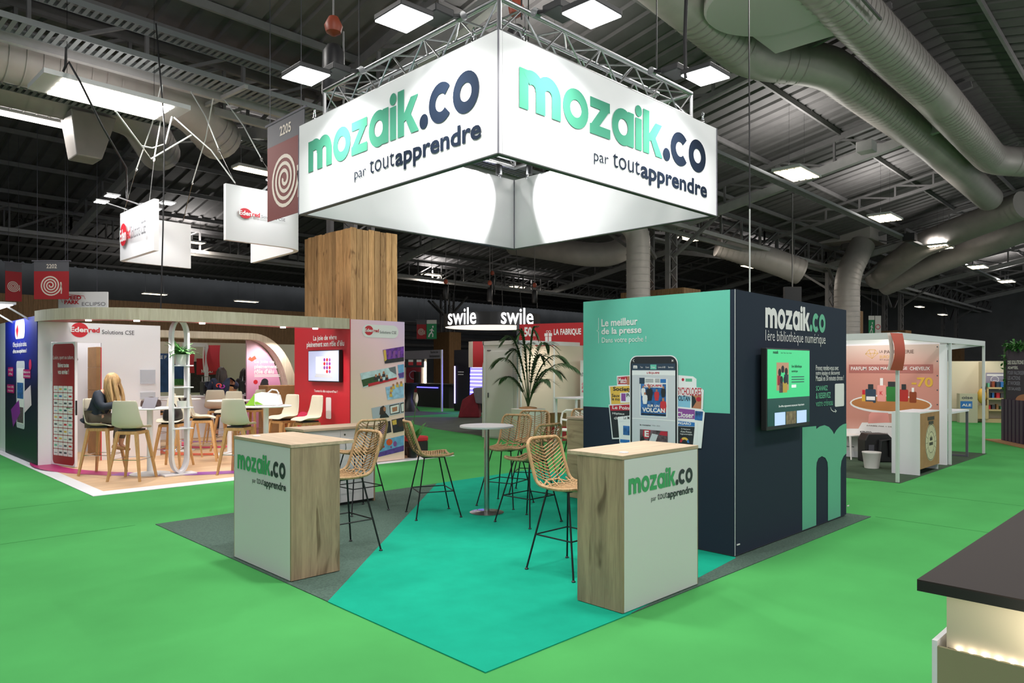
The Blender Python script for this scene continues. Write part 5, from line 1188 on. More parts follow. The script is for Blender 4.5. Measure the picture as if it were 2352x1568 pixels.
# curved flag on the post
fl2 = thing('booth_flag', 'curved red booth number flag strapped to the nearest white post', 'flag', (11.8, 3.6, 1.7))
pc = Vector((11.76, 3.62, 0)); A = []; Bq = []
for i in range(15):
    s = i/14; z = 2.27-.56*s; bow = .07*math.sin(math.pi*s); A.append(pc+RT*(-.15+.03*math.sin(math.pi*s))-FW*(.04+bow)+Vector((0, 0, z))); Bq.append(pc+RT*.03-FW*(.05+bow)+Vector((0, 0, z-.01)))
mat('flag_red', '#b0503f', .6); mat('flag_back', '#e3d6d0', .7)
obj('strap', MB().bar(pc-FW*.06+Vector((0, 0, 2.2)), Vector((11.8, 3.65, 2.2)), .06, .03), 'flag_back', fl2); obj('front_leaf', MB().ribbon(A, Bq, [FW*.004]*15), 'flag_red', fl2, True); A2 = [p+RT*-.02+FW*(.05+.05*math.sin(math.pi*i/14)) for i, p in enumerate(A)]; obj('back_leaf', MB().ribbon(A2, [p+RT*.06 for p in A2], [FW*.004]*15), 'flag_back', fl2, True)
# counter
pcx0, pcx1, pcy0, pcy1, pch = 12.8, 13.88, 3.63, 4.05, 1.0
pcn = thing('stand_counter', 'white counter with a kraft front and round emblem at the perfume stand', 'counter', (pcx0, pcy0, 0))
obj('side_panel', MB().box(pcx0, pcx0+.02, pcy0, pcy1, .0055, pch), 'stand_white', pcn); obj('top', MB().box(pcx0, pcx1, pcy0, pcy1, pch, pch+.02), 'stand_white', pcn); obj('front_board', MB().box(pcx0+.02, pcx1, pcy0, pcy0+.02, .1, pch), 'kraft', pcn); obj('back_board', MB().box(pcx0+.02, pcx1, pcy1-.02, pcy1, .0055, pch), 'stand_white', pcn); obj('side_panel', MB().box(pcx1-.02, pcx1, pcy0+.02, pcy1-.02, .0055, pch), 'stand_white', pcn)
fk = Face((pcx0, pcy0, 0), (1, 0, 0), pcn)
a0, b0 = fk.px(2138, 1025); mat('emblem_cream', '#cfc6a4', .6); mat('emblem_dark', '#3a3428', .6)
ex, ez = .60, .50
fk.poly([(ex+.31*math.cos(2*math.pi*i/40), ez+.31*math.sin(2*math.pi*i/40)) for i in range(40)], 'emblem_cream', .003, 'emblem_disc', False); fk.ring(ex, ez, .29, .3, 'emblem_dark', .004); fk.ring(ex, ez, .17, .178, 'emblem_dark', .004)
for i in range(16): t = 2*math.pi*i/16; fk.line([(ex+.18*math.cos(t), ez+.18*math.sin(t)), (ex+.29*math.cos(t), ez+.29*math.sin(t))], .006, 'emblem_dark', .004)
fk.poly([(ex-.07, ez+.03), (ex+.07, ez+.03), (ex+.07, ez+.1), (ex+.035, ez+.07), (ex, ez+.12), (ex-.035, ez+.07), (ex-.07, ez+.1)], 'emblem_dark', .004, 'crown_print', False); fk.rect((ex-.1, ez-.05), (ex+.1, ez), 'emblem_dark', .004, px=False)
fk.rect((.42, .87), (.78, .93), 'emblem_dark', .004, px=False); fk.rect((.47, .80), (.73, .855), 'emblem_dark', .004, px=False)
# bin, black case, white chair
p = onz(2002, 1075); p.z = .005; obn = thing('waste_bin', 'white plastic waste bin on the dark carpet of the perfume stand', 'bin', p)
obj('bucket', MB().lathe([(.115, .002), (.15, .26), (.155, .265), (.155, .28), (.14, .28), (.108, .02)], p, 24), 'pot_white', obn, True)
p = onz(2020, 1062); p.z = .005; bk_ = thing('equipment_case', 'black plastic equipment case behind the white waste bin', 'case', p)
o = p; r_, u_, n_ = RT, Vector((0, 0, 1)), -FW
obj('body', MB().prism([(-.26, .002), (.26, .002), (.26, .42), (.16, .52), (-.2, .52), (-.26, .4)], lambda a, b: o+r_*a+u_*b+FW*.3, lambda a, b: o+r_*a+u_*b), 'bag_black', bk_, bevel=.015)
obj('handle', MB().tube([o-FW*.02+r_*-.02+u_*.1, o-FW*.03+r_*-.0+u_*.4, o-FW*.03+r_*.18+u_*.42, o-FW*.02+r_*.2+u_*.1], .03, 8), 'black_plastic', bk_, True); obj('screen', MB().obox(o, r_, u_, n_, -.2, -.1, .2, .32, 0, .008), 'ink_grey', bk_)
def wchair(p, rz, label):
    t = thing('plastic_chair', label, 'chair', p, rz, 'white moulded plastic chairs'); SH = .46
    obj('seat', MB().prism(rrect(-.21, -.2, .21, .2, .08), lambda a, b: (a, b, SH-.03), lambda a, b: (a, b, SH)), 'pot_white', t, local=True, bevel=.01)
    for sx in (1, -1):
        for sy in (1, -1): obj('leg', MB().tube([(.17*sx, .17*sy, SH-.02), (.22*sx, .2*sy, .001)], [.022, .014], 8), 'pot_white', t, True, local=True)
    pts = [(-.19, .19, SH), (-.24, .2, SH+.2), (-.27, .18, SH+.33), (-.28, .1, SH+.38), (-.28, -.1, SH+.38), (-.27, -.18, SH+.33), (-.24, -.2, SH+.2), (-.19, -.19, SH)]
    obj('back_hoop', MB().tube(pts, .022, 8), 'pot_white', t, True, local=True); obj('back_rail', MB().tube([(-.235, .2, SH+.18), (-.25, 0, SH+.16), (-.235, -.2, SH+.18)], .022, 8), 'pot_white', t, True, local=True)
p = onz(1950, 1052); p.z = .005; wchair(p, D(250), 'white plastic chair half hidden behind the navy cube end')
# high table beyond
tx0, tx1, ty0, ty1, tz_ = 14.95, 16.2, 3.72, 4.35, .93
ht = thing('high_table', 'high table with pale top and thin grey frame right of the rose backdrop', 'table', (tx0, ty0, 0))
obj('tabletop', MB().box(tx0, tx1, ty0, ty1, tz_-.035, tz_), 'stand_white', ht)
for x in (tx0+.03, tx1-.03):
    for y in (ty0+.03, ty1-.03): obj('leg', MB().box(x-.02, x+.02, y-.02, y+.02, .0055, tz_-.035), 'seam_grey', ht)
    obj('floor_bar', MB().box(x-.02, x+.02, ty0+.05, ty1-.05, .0055, .04), 'seam_grey', ht)
# ---- farther beige stand with shelves
w0 = onz(2150, 966); w1 = onz(2312, 969); wd = (w1-w0); wl_ = wd.length; wd.normalize(); wn = wd.cross(Vector((0, 0, 1)))
fs2 = thing('beige_stand', 'beige lit back wall of the far stand beyond the open aisle', 'stand wall', w0)
mat('beige_wall', '#d8cdb4', .7); mat('pale_ply', '#c9b083', .7)
obj('wall', MB().obox(w0, wd, Vector((0, 0, 1)), wn, 0, wl_, .002, 1.95, -.06, 0), 'beige_wall', fs2)
obj('wing', MB().obox(w0+wd*(wl_*.62), wn, Vector((0, 0, 1)), wd, 0, .5, .002, 1.93, -.02, .02), 'beige_wall', fs2)
spot('far_spot', w0+wd*1.2+wn*1.2+Vector((0, 0, 2.1)), w0+wd*.9+Vector((0, 0, 1.3)), 30, 110, .7, (1, .93, .82))
sh = thing('display_shelves', 'light wood display shelves with small goods in the far beige stand', 'shelves', w0+wd*(wl_*.72)+wn*.2)
base = w0+wd*(wl_*.66)+wn*.25
for k, z in enumerate((.42, .78, 1.12)): obj('shelf_board', MB().obox(base, wd, Vector((0, 0, 1)), wn, 0, .8, z-.05, z, -.2, .2), 'pale_ply', sh)
obj('base_cabinet', MB().obox(base, wd, Vector((0, 0, 1)), wn, -.05, .8, .002, .12, -.2, .2), 'pale_ply', sh)
for s in (0, .76): obj('upright', MB().obox(base, wd, Vector((0, 0, 1)), wn, s, s+.04, .1, 1.12, -.2, .2), 'pale_ply', sh)
rr = random.Random(3); cols = ('brand_red', 'pg_navy', 'mint_print', 'ink_grey', 'pg_blue', 'amber', 'kraft')
for k, z in enumerate((.42, .78, 1.12)):
    for j in range(6):
        a = .06+j*.12; h = rr.uniform(.1, .2); w_ = rr.uniform(.05, .1)
        tag(obj('display_item', MB().obox(base, wd, Vector((0, 0, 1)), wn, a, a+w_, z+.001, z+h, -.1, .06), cols[(j*3+k) % 7], loc=base+wd*a+Vector((0, 0, z))), 'small coloured pack, %s from the left on the %s far shelf' % (('first', 'second', 'third', 'fourth', 'fifth', 'sixth')[j], ('lower', 'middle', 'upper')[k]), 'pack', 'goods on the far shelves')
fpo = Face(base-wn*.17, wd, None); po = thing('poster', 'grey-violet poster with two drawn fishes above the far shelves', 'poster', base+Vector((0, 0, 1.3))); fpo.parent = po; mat('poster_violet', '#8f8a9e', .6)
fpo.rect((0.02, .98), (.62, 1.58), 'poster_violet', .02, 'sheet', False, t=.01); fpo.rect((.1, 1.48), (.56, 1.53), 'print_white', .024, 'title_print', px=False)
for z in (1.22, 1.36): fpo.poly([], 'print_white') if False else fpo.ring(.32, z, .1, .115, 'print_white', .024)
pn = thing('ply_panel', 'pale plywood panel with dark splashes below the far shelves', 'panel', base+wn*.3)
obj('sheet', MB().obox(base+wn*.3, wd, Vector((0, 0, 1)), wn, -.42, .0, .125, .55, -.02, .0), 'pale_ply', pn)
tb_ = thing('tote_bag', 'yellow and navy tote bag hanging by the far shelves', 'bag', base+wn*.4+Vector((0, 0, 1.0)))
c_ = base+wd*-.2+wn*.36+Vector((0, 0, .85)); obj('sack', MB().blob(c_, .13, .13, .24, 12, 8), 'gold_ink', tb_, True); obj('strap', MB().tube([c_+Vector((0, 0, .2)), c_+wd*.06+Vector((0, 0, .5)), c_+wd*.1+Vector((0, 0, .2))], .02, 6), 'pg_navy', tb_, True)
cr = thing('display_crate', 'grey-beige crate box with dark blue label below the beige wall', 'box', w0+wd*.9+wn*.6); mat('crate_grey', '#b9b49c', .7)
obj('box', MB().obox(w0+wd*.5+wn*.5, wd, Vector((0, 0, 1)), wn, 0, .5, .002, .92, -.15, .15), 'crate_grey', cr); fcr = Face(w0+wd*.5+wn*.65, wd, cr); fcr.rect((.02, .45), (.35, .68), 'pg_blue', .003, px=False); fcr.text('ALE', (.06, .52), (.32, .6), 'print_white', .03, .006, px=False); fcr.text('oise', (.06, .75), (.36, .84), 'ink_grey', .02, .004, px=False)
# ---- dark violet stand at the right border
v0 = onz(2305, 1012); vs = thing('violet_stand', 'dark violet stand front with ivy and pale slogan at the right border', 'stand', v0)
vd = Vector((.93, -.37, 0)).normalized() if False else Vector((0, -1, 0)); vd = (onz(2352, 1022)-v0); vd.z = 0; vd.normalize(); vn = vd.cross(Vector((0, 0, 1)))
mat('violet', '#4a3b4e', .6); mat('violet_dark', '#3a3040', .6)
fv = Face(v0, vd, vs); obj('front', MB().obox(v0, vd, Vector((0, 0, 1)), vn, 0, 2.5, .02, 2.25, -.08, 0), 'violet_dark', vs)
for i in range(7): obj('fold', MB().obox(v0, vd, Vector((0, 0, 1)), vn, i*.18, i*.18+.12, .02, 1.0, 0, .05), 'violet', vs)
for tx, z, w_, m in (('DES SOLUTIONS', 1.82, .75, 'print_white'), ('ADAPTÉES,', 1.70, .5, 'print_white'), ('POUR VALORISER', 1.58, .78, 'poster_violet'), ('LES ACTIONS', 1.46, .6, 'poster_violet'), ('ET FAVORISER', 1.34, .6, 'poster_violet'), ('LES SALARIÉS', 1.22, .62, 'poster_violet')): fv.text(tx, (.22, z), (.22+w_, z+.09), m, .02, .006, px=False)
fv.disc((.6, .85), (1.6, 1.15), 'pg_skin', .004, px=False); fv.rect((.02, 1.0), (.12, 2.2), 'leaf_dark', .004, px=False)
rr = random.Random(5); mb = MB()
for k in range(260):
    a = rr.uniform(0, 1.3); z = 2.25+rr.gauss(0, .05) if a > .15 else rr.uniform(1.2, 2.3); leafblade(mb, fv.pt(a, z, .03), (rr.uniform(-1, 1), rr.uniform(-1, 1), rr.uniform(-.6, .8)), .09, .05, .3)
tag(obj('ivy_leaves', mb, 'leaf', vs), kind='stuff'); obj('timber_sill', MB().obox(v0, vd, Vector((0, 0, 1)), vn, -.25, 2.5, .001, .02, -.1, .35), 'kraft', vs)
# ---- foreground counter with LED groove
FX, FY, FZ = 2.505, .718, 1.08
fc = thing('lit_counter', 'beige counter with black top and a glowing LED groove at the lower right corner', 'counter', (FX, FY-1.2, 0))
mat('black_top', '#2a2322', .7, spec=.25); mat('top_edge', '#0d0c0c', .5); mat('beige_body', '#8f8a6a', .6); mat('led_dot', '#fff0dc', emit=22.0); mat('olive_disc', '#6b6850', .6)
obj('worktop', MB().box(FX, FX+1.8, FY-1.3, FY, FZ-.004, FZ), 'black_top', fc); obj('worktop_edge', MB().box(FX, FX+1.8, FY-1.3, FY, FZ-.036, FZ-.004), 'top_edge', fc)
fce = Face((FX+.03, FY, 0), (0, -1, 0), fc)
ux = FX+.07; uy = FY-.065
obj('upper_body', MB().box(ux, FX+1.7, FY-1.25, uy, .3, FZ-.036), 'beige_wall', fc)
lx = FX+.045; obj('lower_panel', MB().box(lx, lx+.012, FY-1.25, FY-.045, .001, .868), 'beige_body', fc); obj('end_panel', MB().box(lx, FX+1.7, FY-.045, FY-.03, .001, .885), 'stand_white', fc); obj('groove_floor', MB().box(lx+.012, ux, FY-1.25, FY-.045, .80, .81), 'stand_white', fc); obj('lower_body', MB().box(ux, FX+1.7, FY-1.25, uy, .001, .3), 'beige_body', fc)
for i in range(12): y = FY-.1-i*.035; obj('led', MB().box(ux-.012, ux-.004, y-.004, y+.004, .862, .87), 'led_dot', fc)
obj('led_wire', MB().tube([(ux-.006, FY-.07, .866), (ux-.008, FY-.2, .862), (ux-.006, FY-.6, .86)], .0015, 5), 'bag_brown', fc)
area('led_light', (ux-.016, FY-.4, .862), .01, 4.5, (ux+.02, FY-.4, 1.1), (1, .86, .68), .7)
fl_o = Face((lx, FY-.045, 0), (0, -1, 0), fc); fl_o.disc((.13, .0), (.9, .68), 'olive_disc', .002, 'disc_print', px=False)
# ================================================================== white booth behind the bar table
wbx = 12.1; wy0, wy1 = 12.13, 13.3
bo = thing('modular_booth', 'white modular booth with a panelled door and beige interior behind the bar table', 'booth', (wbx, wy0, 0))
mat('booth_panel', '#d9dcda', .5); mat('booth_beige', '#cfc2b0', .7)
obj('door_wall', MB().box(wbx, wbx+.05, wy0, wy1, .002, 2.36), 'booth_panel', bo)
d_ = obj('door', MB().box(wbx-.012, wbx, wy0+.12, wy1-.12, .03, 2.15), 'booth_panel', bo, bevel=.006); obj('door_handle', MB().box(wbx-.03, wbx-.012, wy1-.2, wy1-.17, 1.0, 1.12), 'ink_grey', d_)
for y in (wy0+.2, wy1-.2): obj('hinge', MB().box(wbx-.02, wbx, y-.06, y+.06, 2.16, 2.18), 'ink_grey', bo)
for x, y in ((wbx, wy0), (wbx, wy1), (17.2, wy0)): obj('post', MB().box(x-.03, x+.03, y-.03, y+.03, .002, 2.4), 'post_white', bo)
obj('fascia_beam', MB().box(wbx, 17.2, wy0-.03, wy0+.03, 2.3, 2.4), 'post_white', bo); obj('fascia_beam', MB().box(wbx-.03, wbx+.03, wy0, wy1, 2.3, 2.4), 'post_white', bo)
obj('back_wall', MB().box(wbx, 19.3, wy1, wy1+.05, .002, 2.36), 'booth_beige', bo)
for x in (13.4, 14.7, 16.0, 17.3): obj('joint_post', MB().box(x-.025, x+.025, wy1-.03, wy1, .002, 2.36), 'post_white', bo)
spot('booth_spot', (14.0, 12.5, 2.25), (14.4, 13.6, 1.0), 40, 130, .7, (1, .9, .78))
p = ony(1339, 866, 13.1); ru = thing('rollup_banner', 'white roll-up banner with pink headline at the edge of the turquoise cube', 'banner', (p.x, 13.4, 0))
obj('sheet', MB().box(p.x-.12, p.x+.7, 13.09, 13.1, .08, 1.95), 'print_white', ru); obj('foot', MB().box(p.x-.14, p.x+.72, 13.0, 13.2, .002, .08), 'aluminium', ru)
fru = Face((p.x-.12, 13.09, 0), (1, 0, 0), ru); fru.text('C’E', (.05, 1.24), (.2, 1.31), 'vinyl_pink', .03, px=False); fru.text('SY', (.05, 1.5), (.16, 1.6), 'ink_grey', 0, px=False); fru.text('S’A', (.05, 1.14), (.2, 1.21), 'vinyl_pink', .03, px=False); fru.text('AP', (.05, 1.04), (.16, 1.11), 'vinyl_pink', .03, px=False)
c_ = dep(1300, 960, 15.0); wchair((c_.x, c_.y, 0), D(200), 'white plastic chair inside the white modular booth')
t_ = dep(1330, 915, 16.4); wt = thing('white_table', 'white table inside the white modular booth', 'table', (t_.x, t_.y, 0)); obj('tabletop', MB().box(t_.x-.5, t_.x+.6, t_.y-.35, t_.y+.35, 1.04, 1.07), 'stand_white', wt)
for dx in (-.45, .55):
    for dy in (-.3, .3): obj('leg', MB().box(t_.x+dx-.02, t_.x+dx+.02, t_.y+dy-.02, t_.y+dy+.02, .002, 1.04), 'stand_white', wt)
g_ = onz(1276, 1012); g_.z = 0; pb_ = thing('paper_carrier', 'brown paper carrier with a red printed base on the floor of the white booth', 'bag', g_); obj('bag', MB().box(g_.x-.18, g_.x+.22, g_.y-.15, g_.y+.15, .34, .66), 'kraft', pb_); obj('red_base', MB().box(g_.x-.182, g_.x+.222, g_.y-.152, g_.y+.152, .002, .34), 'wall_red', pb_)
# palm
pp = onz(1213, 1014); pp.z = 0; pm = thing('potted_palm', 'tall feathery palm in a white square planter before the white booth', 'plant', pp)
v = []; w0_, w1_, h_p = .21, .29, .78
mbp = MB(); mbp.add([(pp.x+sx*w, pp.y+sy*w, z) for w, z in ((w0_, .002), (w1_, h_p)) for sx, sy in ((-1, -1), (1, -1), (1, 1), (-1, 1))], [(3, 2, 1, 0), (0, 1, 5, 4), (1, 2, 6, 5), (2, 3, 7, 6), (3, 0, 4, 7), (4, 5, 6, 7)])
obj('planter', mbp, 'pot_white', pm, bevel=.01); obj('moss', MB().lathe([(.23, 0), (.2, .04), (.05, .06)], (pp.x, pp.y, h_p-.01), 14), 'kraft', pm, True)
rr = random.Random(11)
fr_ = [(-.55, 1.35, .5), (.9, 1.0, .9), (.55, 1.25, .7), (-.2, 1.45, .4), (.15, 1.5, .35), (-.8, .95, .8), (.75, .75, 1.0), (-.4, 1.1, .5), (.35, 1.0, .5), (-.65, .6, .7), (.5, .55, .6), (1.15, .85, 1.0), (-.1, 1.2, .5)]
for k, (sx, hz_, dr_) in enumerate(fr_):
    az = rr.uniform(-1.0, 1.0); dirh = (RT*sx+FW*az*.4); L = 1.0; stem = []
    for i in range(12):
        s = i/11; stem.append(Vector((pp.x, pp.y, h_p))+dirh*(s**1.3)*.95+Vector((0, 0, hz_*1.25*math.sin(s*math.pi*(.5+.14*dr_)))))
    f_o = obj('frond', MB().tube(stem, [.012*(1-.7*i/11) for i in range(12)], 5), 'leaf_dark', pm, True); mbl = MB()
    for i in range(4, 12):
        t_v = (stem[i]-stem[i-1]).normalized(); sd_ = t_v.cross(Vector((0, 0, 1))).normalized()
        for q in (0, .33, .66):
            pnt = stem[i-1].lerp(stem[i], q)
            for s_ in (-1, 1): leafblade(mbl, pnt, t_v*.75+sd_*s_*.8+Vector((0, 0, .12)), .42*(1.1-abs(i-8)/9), .042, .5)
    tag(obj('leaflets', mbl, 'leaf_dark', f_o), kind='stuff')
# flags on posts
def flag(x, y, z0, z1, w, label, text=None):
    t = thing('booth_flag', label, 'flag', (x, y, z0)); A = []; Bq = []
    for i in range(11):
        s = i/10; bow = .05*math.sin(math.pi*s); A.append(Vector((x, y, z1+(z0-z1)*s))-RT*w/2-FW*bow); Bq.append(Vector((x, y, z1+(z0-z1)*s))+RT*w/2-FW*bow)
    obj('front_leaf', MB().ribbon(A, Bq, [FW*.006]*11), 'wall_red', t, True); obj('side_leaf', MB().ribbon([p-RT*.12+FW*.2 for p in A], A, [FW*.006]*11), 'flag_back', t, True)
flag(12.0, 13.4, 1.75, 2.4, .26, 'curved red flag at the corner of the white modular booth')
# ---- peace lily and red topped crate beside the pink panel
lp = dep(934, 1040, 11.2); lp.z = EZ; lily = thing('peace_lily', 'peace lily with a white flower at the right edge of the pink panel', 'plant', (8.25, 10.98, EZ))
obj('pot', MB().lathe([(.09, .006), (.12, .2), (.1, .2)], (8.25, 11.1, EZ), 16), 'bag_black', lily, True)
for k in range(16):
    a = k*2.4; mb = MB(); leafblade(mb, Vector((8.25, 11.1, .22)), (math.cos(a)*.5, math.sin(a)*.5, 1.1), rr.uniform(.5, .9), .1, .35); obj('leaf', mb, 'leaf', lily, True)
mb = MB(); mb.tube([(8.25, 11.1, .2), (8.27, 11.06, .8), (8.3, 11.03, 1.08)], .006, 5); obj('flower_stem', mb, 'leaf', lily, True); mb = MB(); leafblade(mb, Vector((8.3, 11.03, 1.05)), (.1, 0, 1), .2, .09, .0); obj('flower', mb, 'pot_white', lily, True)
cp = Vector((8.55, 11.45, EZ)); cr2 = thing('crate_stool', 'black slatted crate with a red cushion on the platform end', 'stool', cp)
obj('crate', MB().box(cp.x-.2, cp.x+.2, cp.y-.2, cp.y+.2, EZ+.001, .3), 'bag_black', cr2, bevel=.01); obj('cushion', MB().box(cp.x-.21, cp.x+.21, cp.y-.21, cp.y+.21, .3, .4), 'brand_red', cr2, bevel=.03)
# ---- stands behind the arch
BYY = 20.5
nb = thing('rear_stand', 'row of beige and poster walls of the stand behind the arch frame', 'stand wall', (6, BYY, 0))
obj('wall', MB().box(5.0, 11.5, BYY, BYY+.06, .002, 2.45), 'booth_beige', nb)
fnb = Face((5.0, BYY, 0), (1, 0, 0), nb); mat('poster_blue', '#2a4a7c', .6, var=.3, scale=5); mat('poster_dark', '#2a2420', .6, var=.6, scale=30); mat('poster_red', '#b01a22', .6)
fnb.rect((340, 811), (393, 900), 'poster_blue', .01, 'poster'); fnb.text('LE P', (364, 816), (382, 824), 'print_white', .02, .014); fnb.rect((394, 836), (425, 884), 'poster_blue', .011, 'poster'); fnb.rect((394, 870), (425, 884), 'leaf', .012, 'poster'); fnb.rect((432, 830), (500, 900), 'poster_dark', .011, 'poster'); fnb.rect((451, 823), (497, 860), 'poster_red', .013, 'poster'); fnb.text('NOPOLY', (462, 848), (490, 856), 'print_white', .04, .016)
fr3 = thing('rear_booth', 'white aluminium frame of the booth behind the woman in navy', 'booth', (7.2, 19.6, 0))
for x in (433, 474): q = ony(x, 900, 19.6); obj('post', MB().box(q.x-.04, q.x+.04, 19.56, 19.64, .002, 2.35), 'post_white', fr3)
qa, qb = ony(420, 800, 19.6), ony(476, 800, 19.6); obj('fascia_beam', MB().box(qa.x, qb.x, 19.57, 19.63, 2.3, 2.4), 'post_white', fr3)
q = ony(488, 810, 19.5); flag(q.x, 19.5, 1.65, 2.35, .42, 'red square flag on the booth frame behind the woman in navy')
q = ony(440, 818, 19.5); flag(q.x-.02, 19.5, 1.6, 2.1, .2, 'red flag seen through the oval shelf')
# ---- blue lit dark stand in the middle distance
mat('led_blue', '#4b46ff', emit=6.0); mat('led_lilac', '#b9a8ff', emit=5.0); mat('dark_panel', '#17171f', .5); mat('dark_cloth', '#7a1f2c', .85, var=.15, scale=5); mat('grey_cloth', '#77757c', .9, var=.1, scale=8)
o = onz(955, 932); o.z = 0; r_ = (onz(1040, 938)-onz(955, 932)); r_.z = 0; r_.normalize(); n_ = r_.cross(Vector((0, 0, 1))); Zv = Vector((0, 0, 1))
k_ = (onz(1040, 938)-onz(955, 932)).length
bcn = thing('dark_counter', 'black bar counter with a blue light line in the middle distance', 'counter', o); obj('body', MB().obox(o, r_, Zv, n_, .1, k_*.9, .002, .98, -.6, 0), 'dark_panel', bcn); obj('worktop', MB().obox(o, r_, Zv, n_, 0, k_, .98, 1.03, -.7, .06), 'bag_black', bcn); obj('light_line', MB().obox(o, r_, Zv, n_, .1, k_*.62, .84, .88, .0, .02), 'led_blue', bcn)
tag(obj('menu_stand', MB().obox(o, r_, Zv, n_, -.55, -.05, 1.03, 1.55, -.3, -.2), 'bag_black', loc=o), 'black menu board standing at the left end of the dark counter', 'board')
w0 = dep(1043, 840, 29); w1 = dep(1120, 840, 27.5); w0.z = w1.z = 0; r2 = (w1-w0); L2 = r2.length; r2.normalize(); n2 = r2.cross(Zv)
dw = thing('dark_wall', 'black stand wall with an arch of blue light lines', 'stand wall', w0); obj('panel', MB().obox(w0, r2, Zv, n2, 0, L2, .002, 2.45, -.1, 0), 'dark_panel', dw)
fdw = Face(w0, r2, dw)
for i in range(9): z = .62+i*.14; a0 = L2*.5+(.12 if i == 8 else .04 if i == 7 else 0); obj('light_line', MB().obox(w0, r2, Zv, n2, a0, L2+.1, z, z+.035, 0, .02), 'led_lilac', dw)
fdw.poly([(L2*.48, .45), (L2+.1, .45), (L2+.1, 1.95), (L2*.62, 1.95), (L2*.5, 1.75)], 'led_blue', .004, 'blue_glow_panel', False); MATS['led_blue2'] = None
obj('edge_light', MB().obox(w0, r2, Zv, n2, .03, .08, .3, 1.8, 0, .02), 'led_lilac', dw)
fdw.rect((.25, 1.55), (.62, 1.58), 'print_white', .004, px=False); fdw.rect((.25, 1.45), (.6, 1.48), 'print_white', .004, px=False)
area('blue_glow', w0+r2*L2*.75+n2*.3+Zv*1.2, .8, 14, w0+r2*L2*.75+n2*3+Zv*1.0, (.3, .25, 1))
c_ = onz(1086, 958); c_.z = 0; cv = thing('covered_counter', 'counter covered with dark red and grey cloths in the middle distance', 'counter', c_)
obj('red_cloth', MB().add([c_+RT*a+FW*d+Zv*z for a, d, z in ((-.5, -.3, .002), (.25, -.3, .002), (.3, .4, .002), (-.45, .4, .002), (-.36, -.22, .62), (.15, -.25, .95), (.2, .35, .95), (-.3, .35, .62))], [(3, 2, 1, 0), (0, 1, 5, 4), (1, 2, 6, 5), (2, 3, 7, 6), (3, 0, 4, 7), (4, 5, 6, 7)]), 'dark_cloth', cv, bevel=.04)
obj('grey_cloth', MB().add([c_+RT*a+FW*d+Zv*z for a, d, z in ((.12, -.34, .5), (.6, -.34, .45), (.6, .4, .5), (.12, .4, .6), (.0, -.3, 1.02), (.55, -.3, 1.08), (.55, .4, 1.08), (.0, .4, 1.02))], [(3, 2, 1, 0), (0, 1, 5, 4), (1, 2, 6, 5), (2, 3, 7, 6), (3, 0, 4, 7), (4, 5, 6, 7)]), 'grey_cloth', cv, bevel=.04)
c_ = onz(940, 944); c_.z = 0; stt = thing('cocktail_table', 'black stretch-cover cocktail table right of the pink panel', 'table', c_); obj('cover', MB().lathe([(.42, .002), (.3, .15), (.16, .5), (.2, .85), (.4, 1.1), (.4, 1.13)], c_, 20), 'bag_black', stt, True)
q0 = onz(1015, 945); q0.z = 0; bf2 = thing('fascia_frame', 'thin aluminium booth frame with a lettered grey fascia', 'booth', q0); obj('post', MB().box(q0.x-.03, q0.x+.03, q0.y-.03, q0.y+.03, .002, 2.45), 'post_white', bf2)
e_ = dep(900, 815, 32); e_.z = 0; rr_ = (e_-q0); rr_.z = 0; Lr = rr_.length; rr_.normalize(); obj('fascia', MB().obox(q0, rr_, Zv, rr_.cross(Zv), 0, Lr, 2.1, 2.45, -.03, .03), 'seam_grey', bf2)
ffa = Face(q0-rr_.cross(Zv)*(.035 if (rr_.cross(Zv)).dot(FW) > 0 else -.035), -rr_, bf2); ffa.text('Budget de', (-.85, 2.3), (-.25, 2.41), 'ink_black', .02, px=False); ffa.text('fonctionnement', (-.95, 2.15), (-.12, 2.27), 'ink_black', .02, px=False)
c_ = dep(950, 840, 33); c_.z = 0; rs = thing('small_shop_stand', 'small stand wall with red poster and tricolour boxes behind the aluminium frame', 'stand wall', c_); frs = Face(c_, RT, rs)
obj('wall', MB().obox(c_, RT, Zv, -FW, -1.2, .6, .002, 2.3, -.05, 0), 'booth_beige', rs); frs.rect((-.35, .6), (.35, 1.75), 'dark_cloth', .004, 'poster', px=False); frs.rect((-1.1, 1.75), (.5, 2.15), 'bag_black', .005, 'shelf_front', px=False); frs.ring(0, 1.4, .17, .2, 'poster_violet', .006)
for i in range(4): frs.rect((-1.0+i*.38, 1.85), (-.78+i*.38, 2.1), 'brand_red', .007, 'box_print', px=False); frs.rect((-1.0+i*.38, 2.0), (-.78+i*.38, 2.1), 'print_white', .008, 'box_print', px=False)
obj('light_tube', MB().obox(c_, RT, Zv, -FW, .5, .56, .3, 2.0, 0, .05), 'downlight', rs)
# grey aisle carpet in the distance
gp = [onz(x, y) for x, y in ((880, 958), (1130, 958), (1330, 985), (1130, 1004), (1000, 985))]
ga = obj('aisle_carpet', MB().prism([(q.x, q.y) for q in gp], lambda a, b: (a, b, .0008), lambda a, b: (a, b, .004)), 'grey_carpet', loc=(gp[0].x, gp[0].y, 0)); tag(ga, 'dark grey aisle carpet between the pink panel and the white booth', 'carpet')
gp = [onz(x, y) for x, y in ((880, 946), (1050, 942), (1115, 934), (1115, 958), (880, 958))]
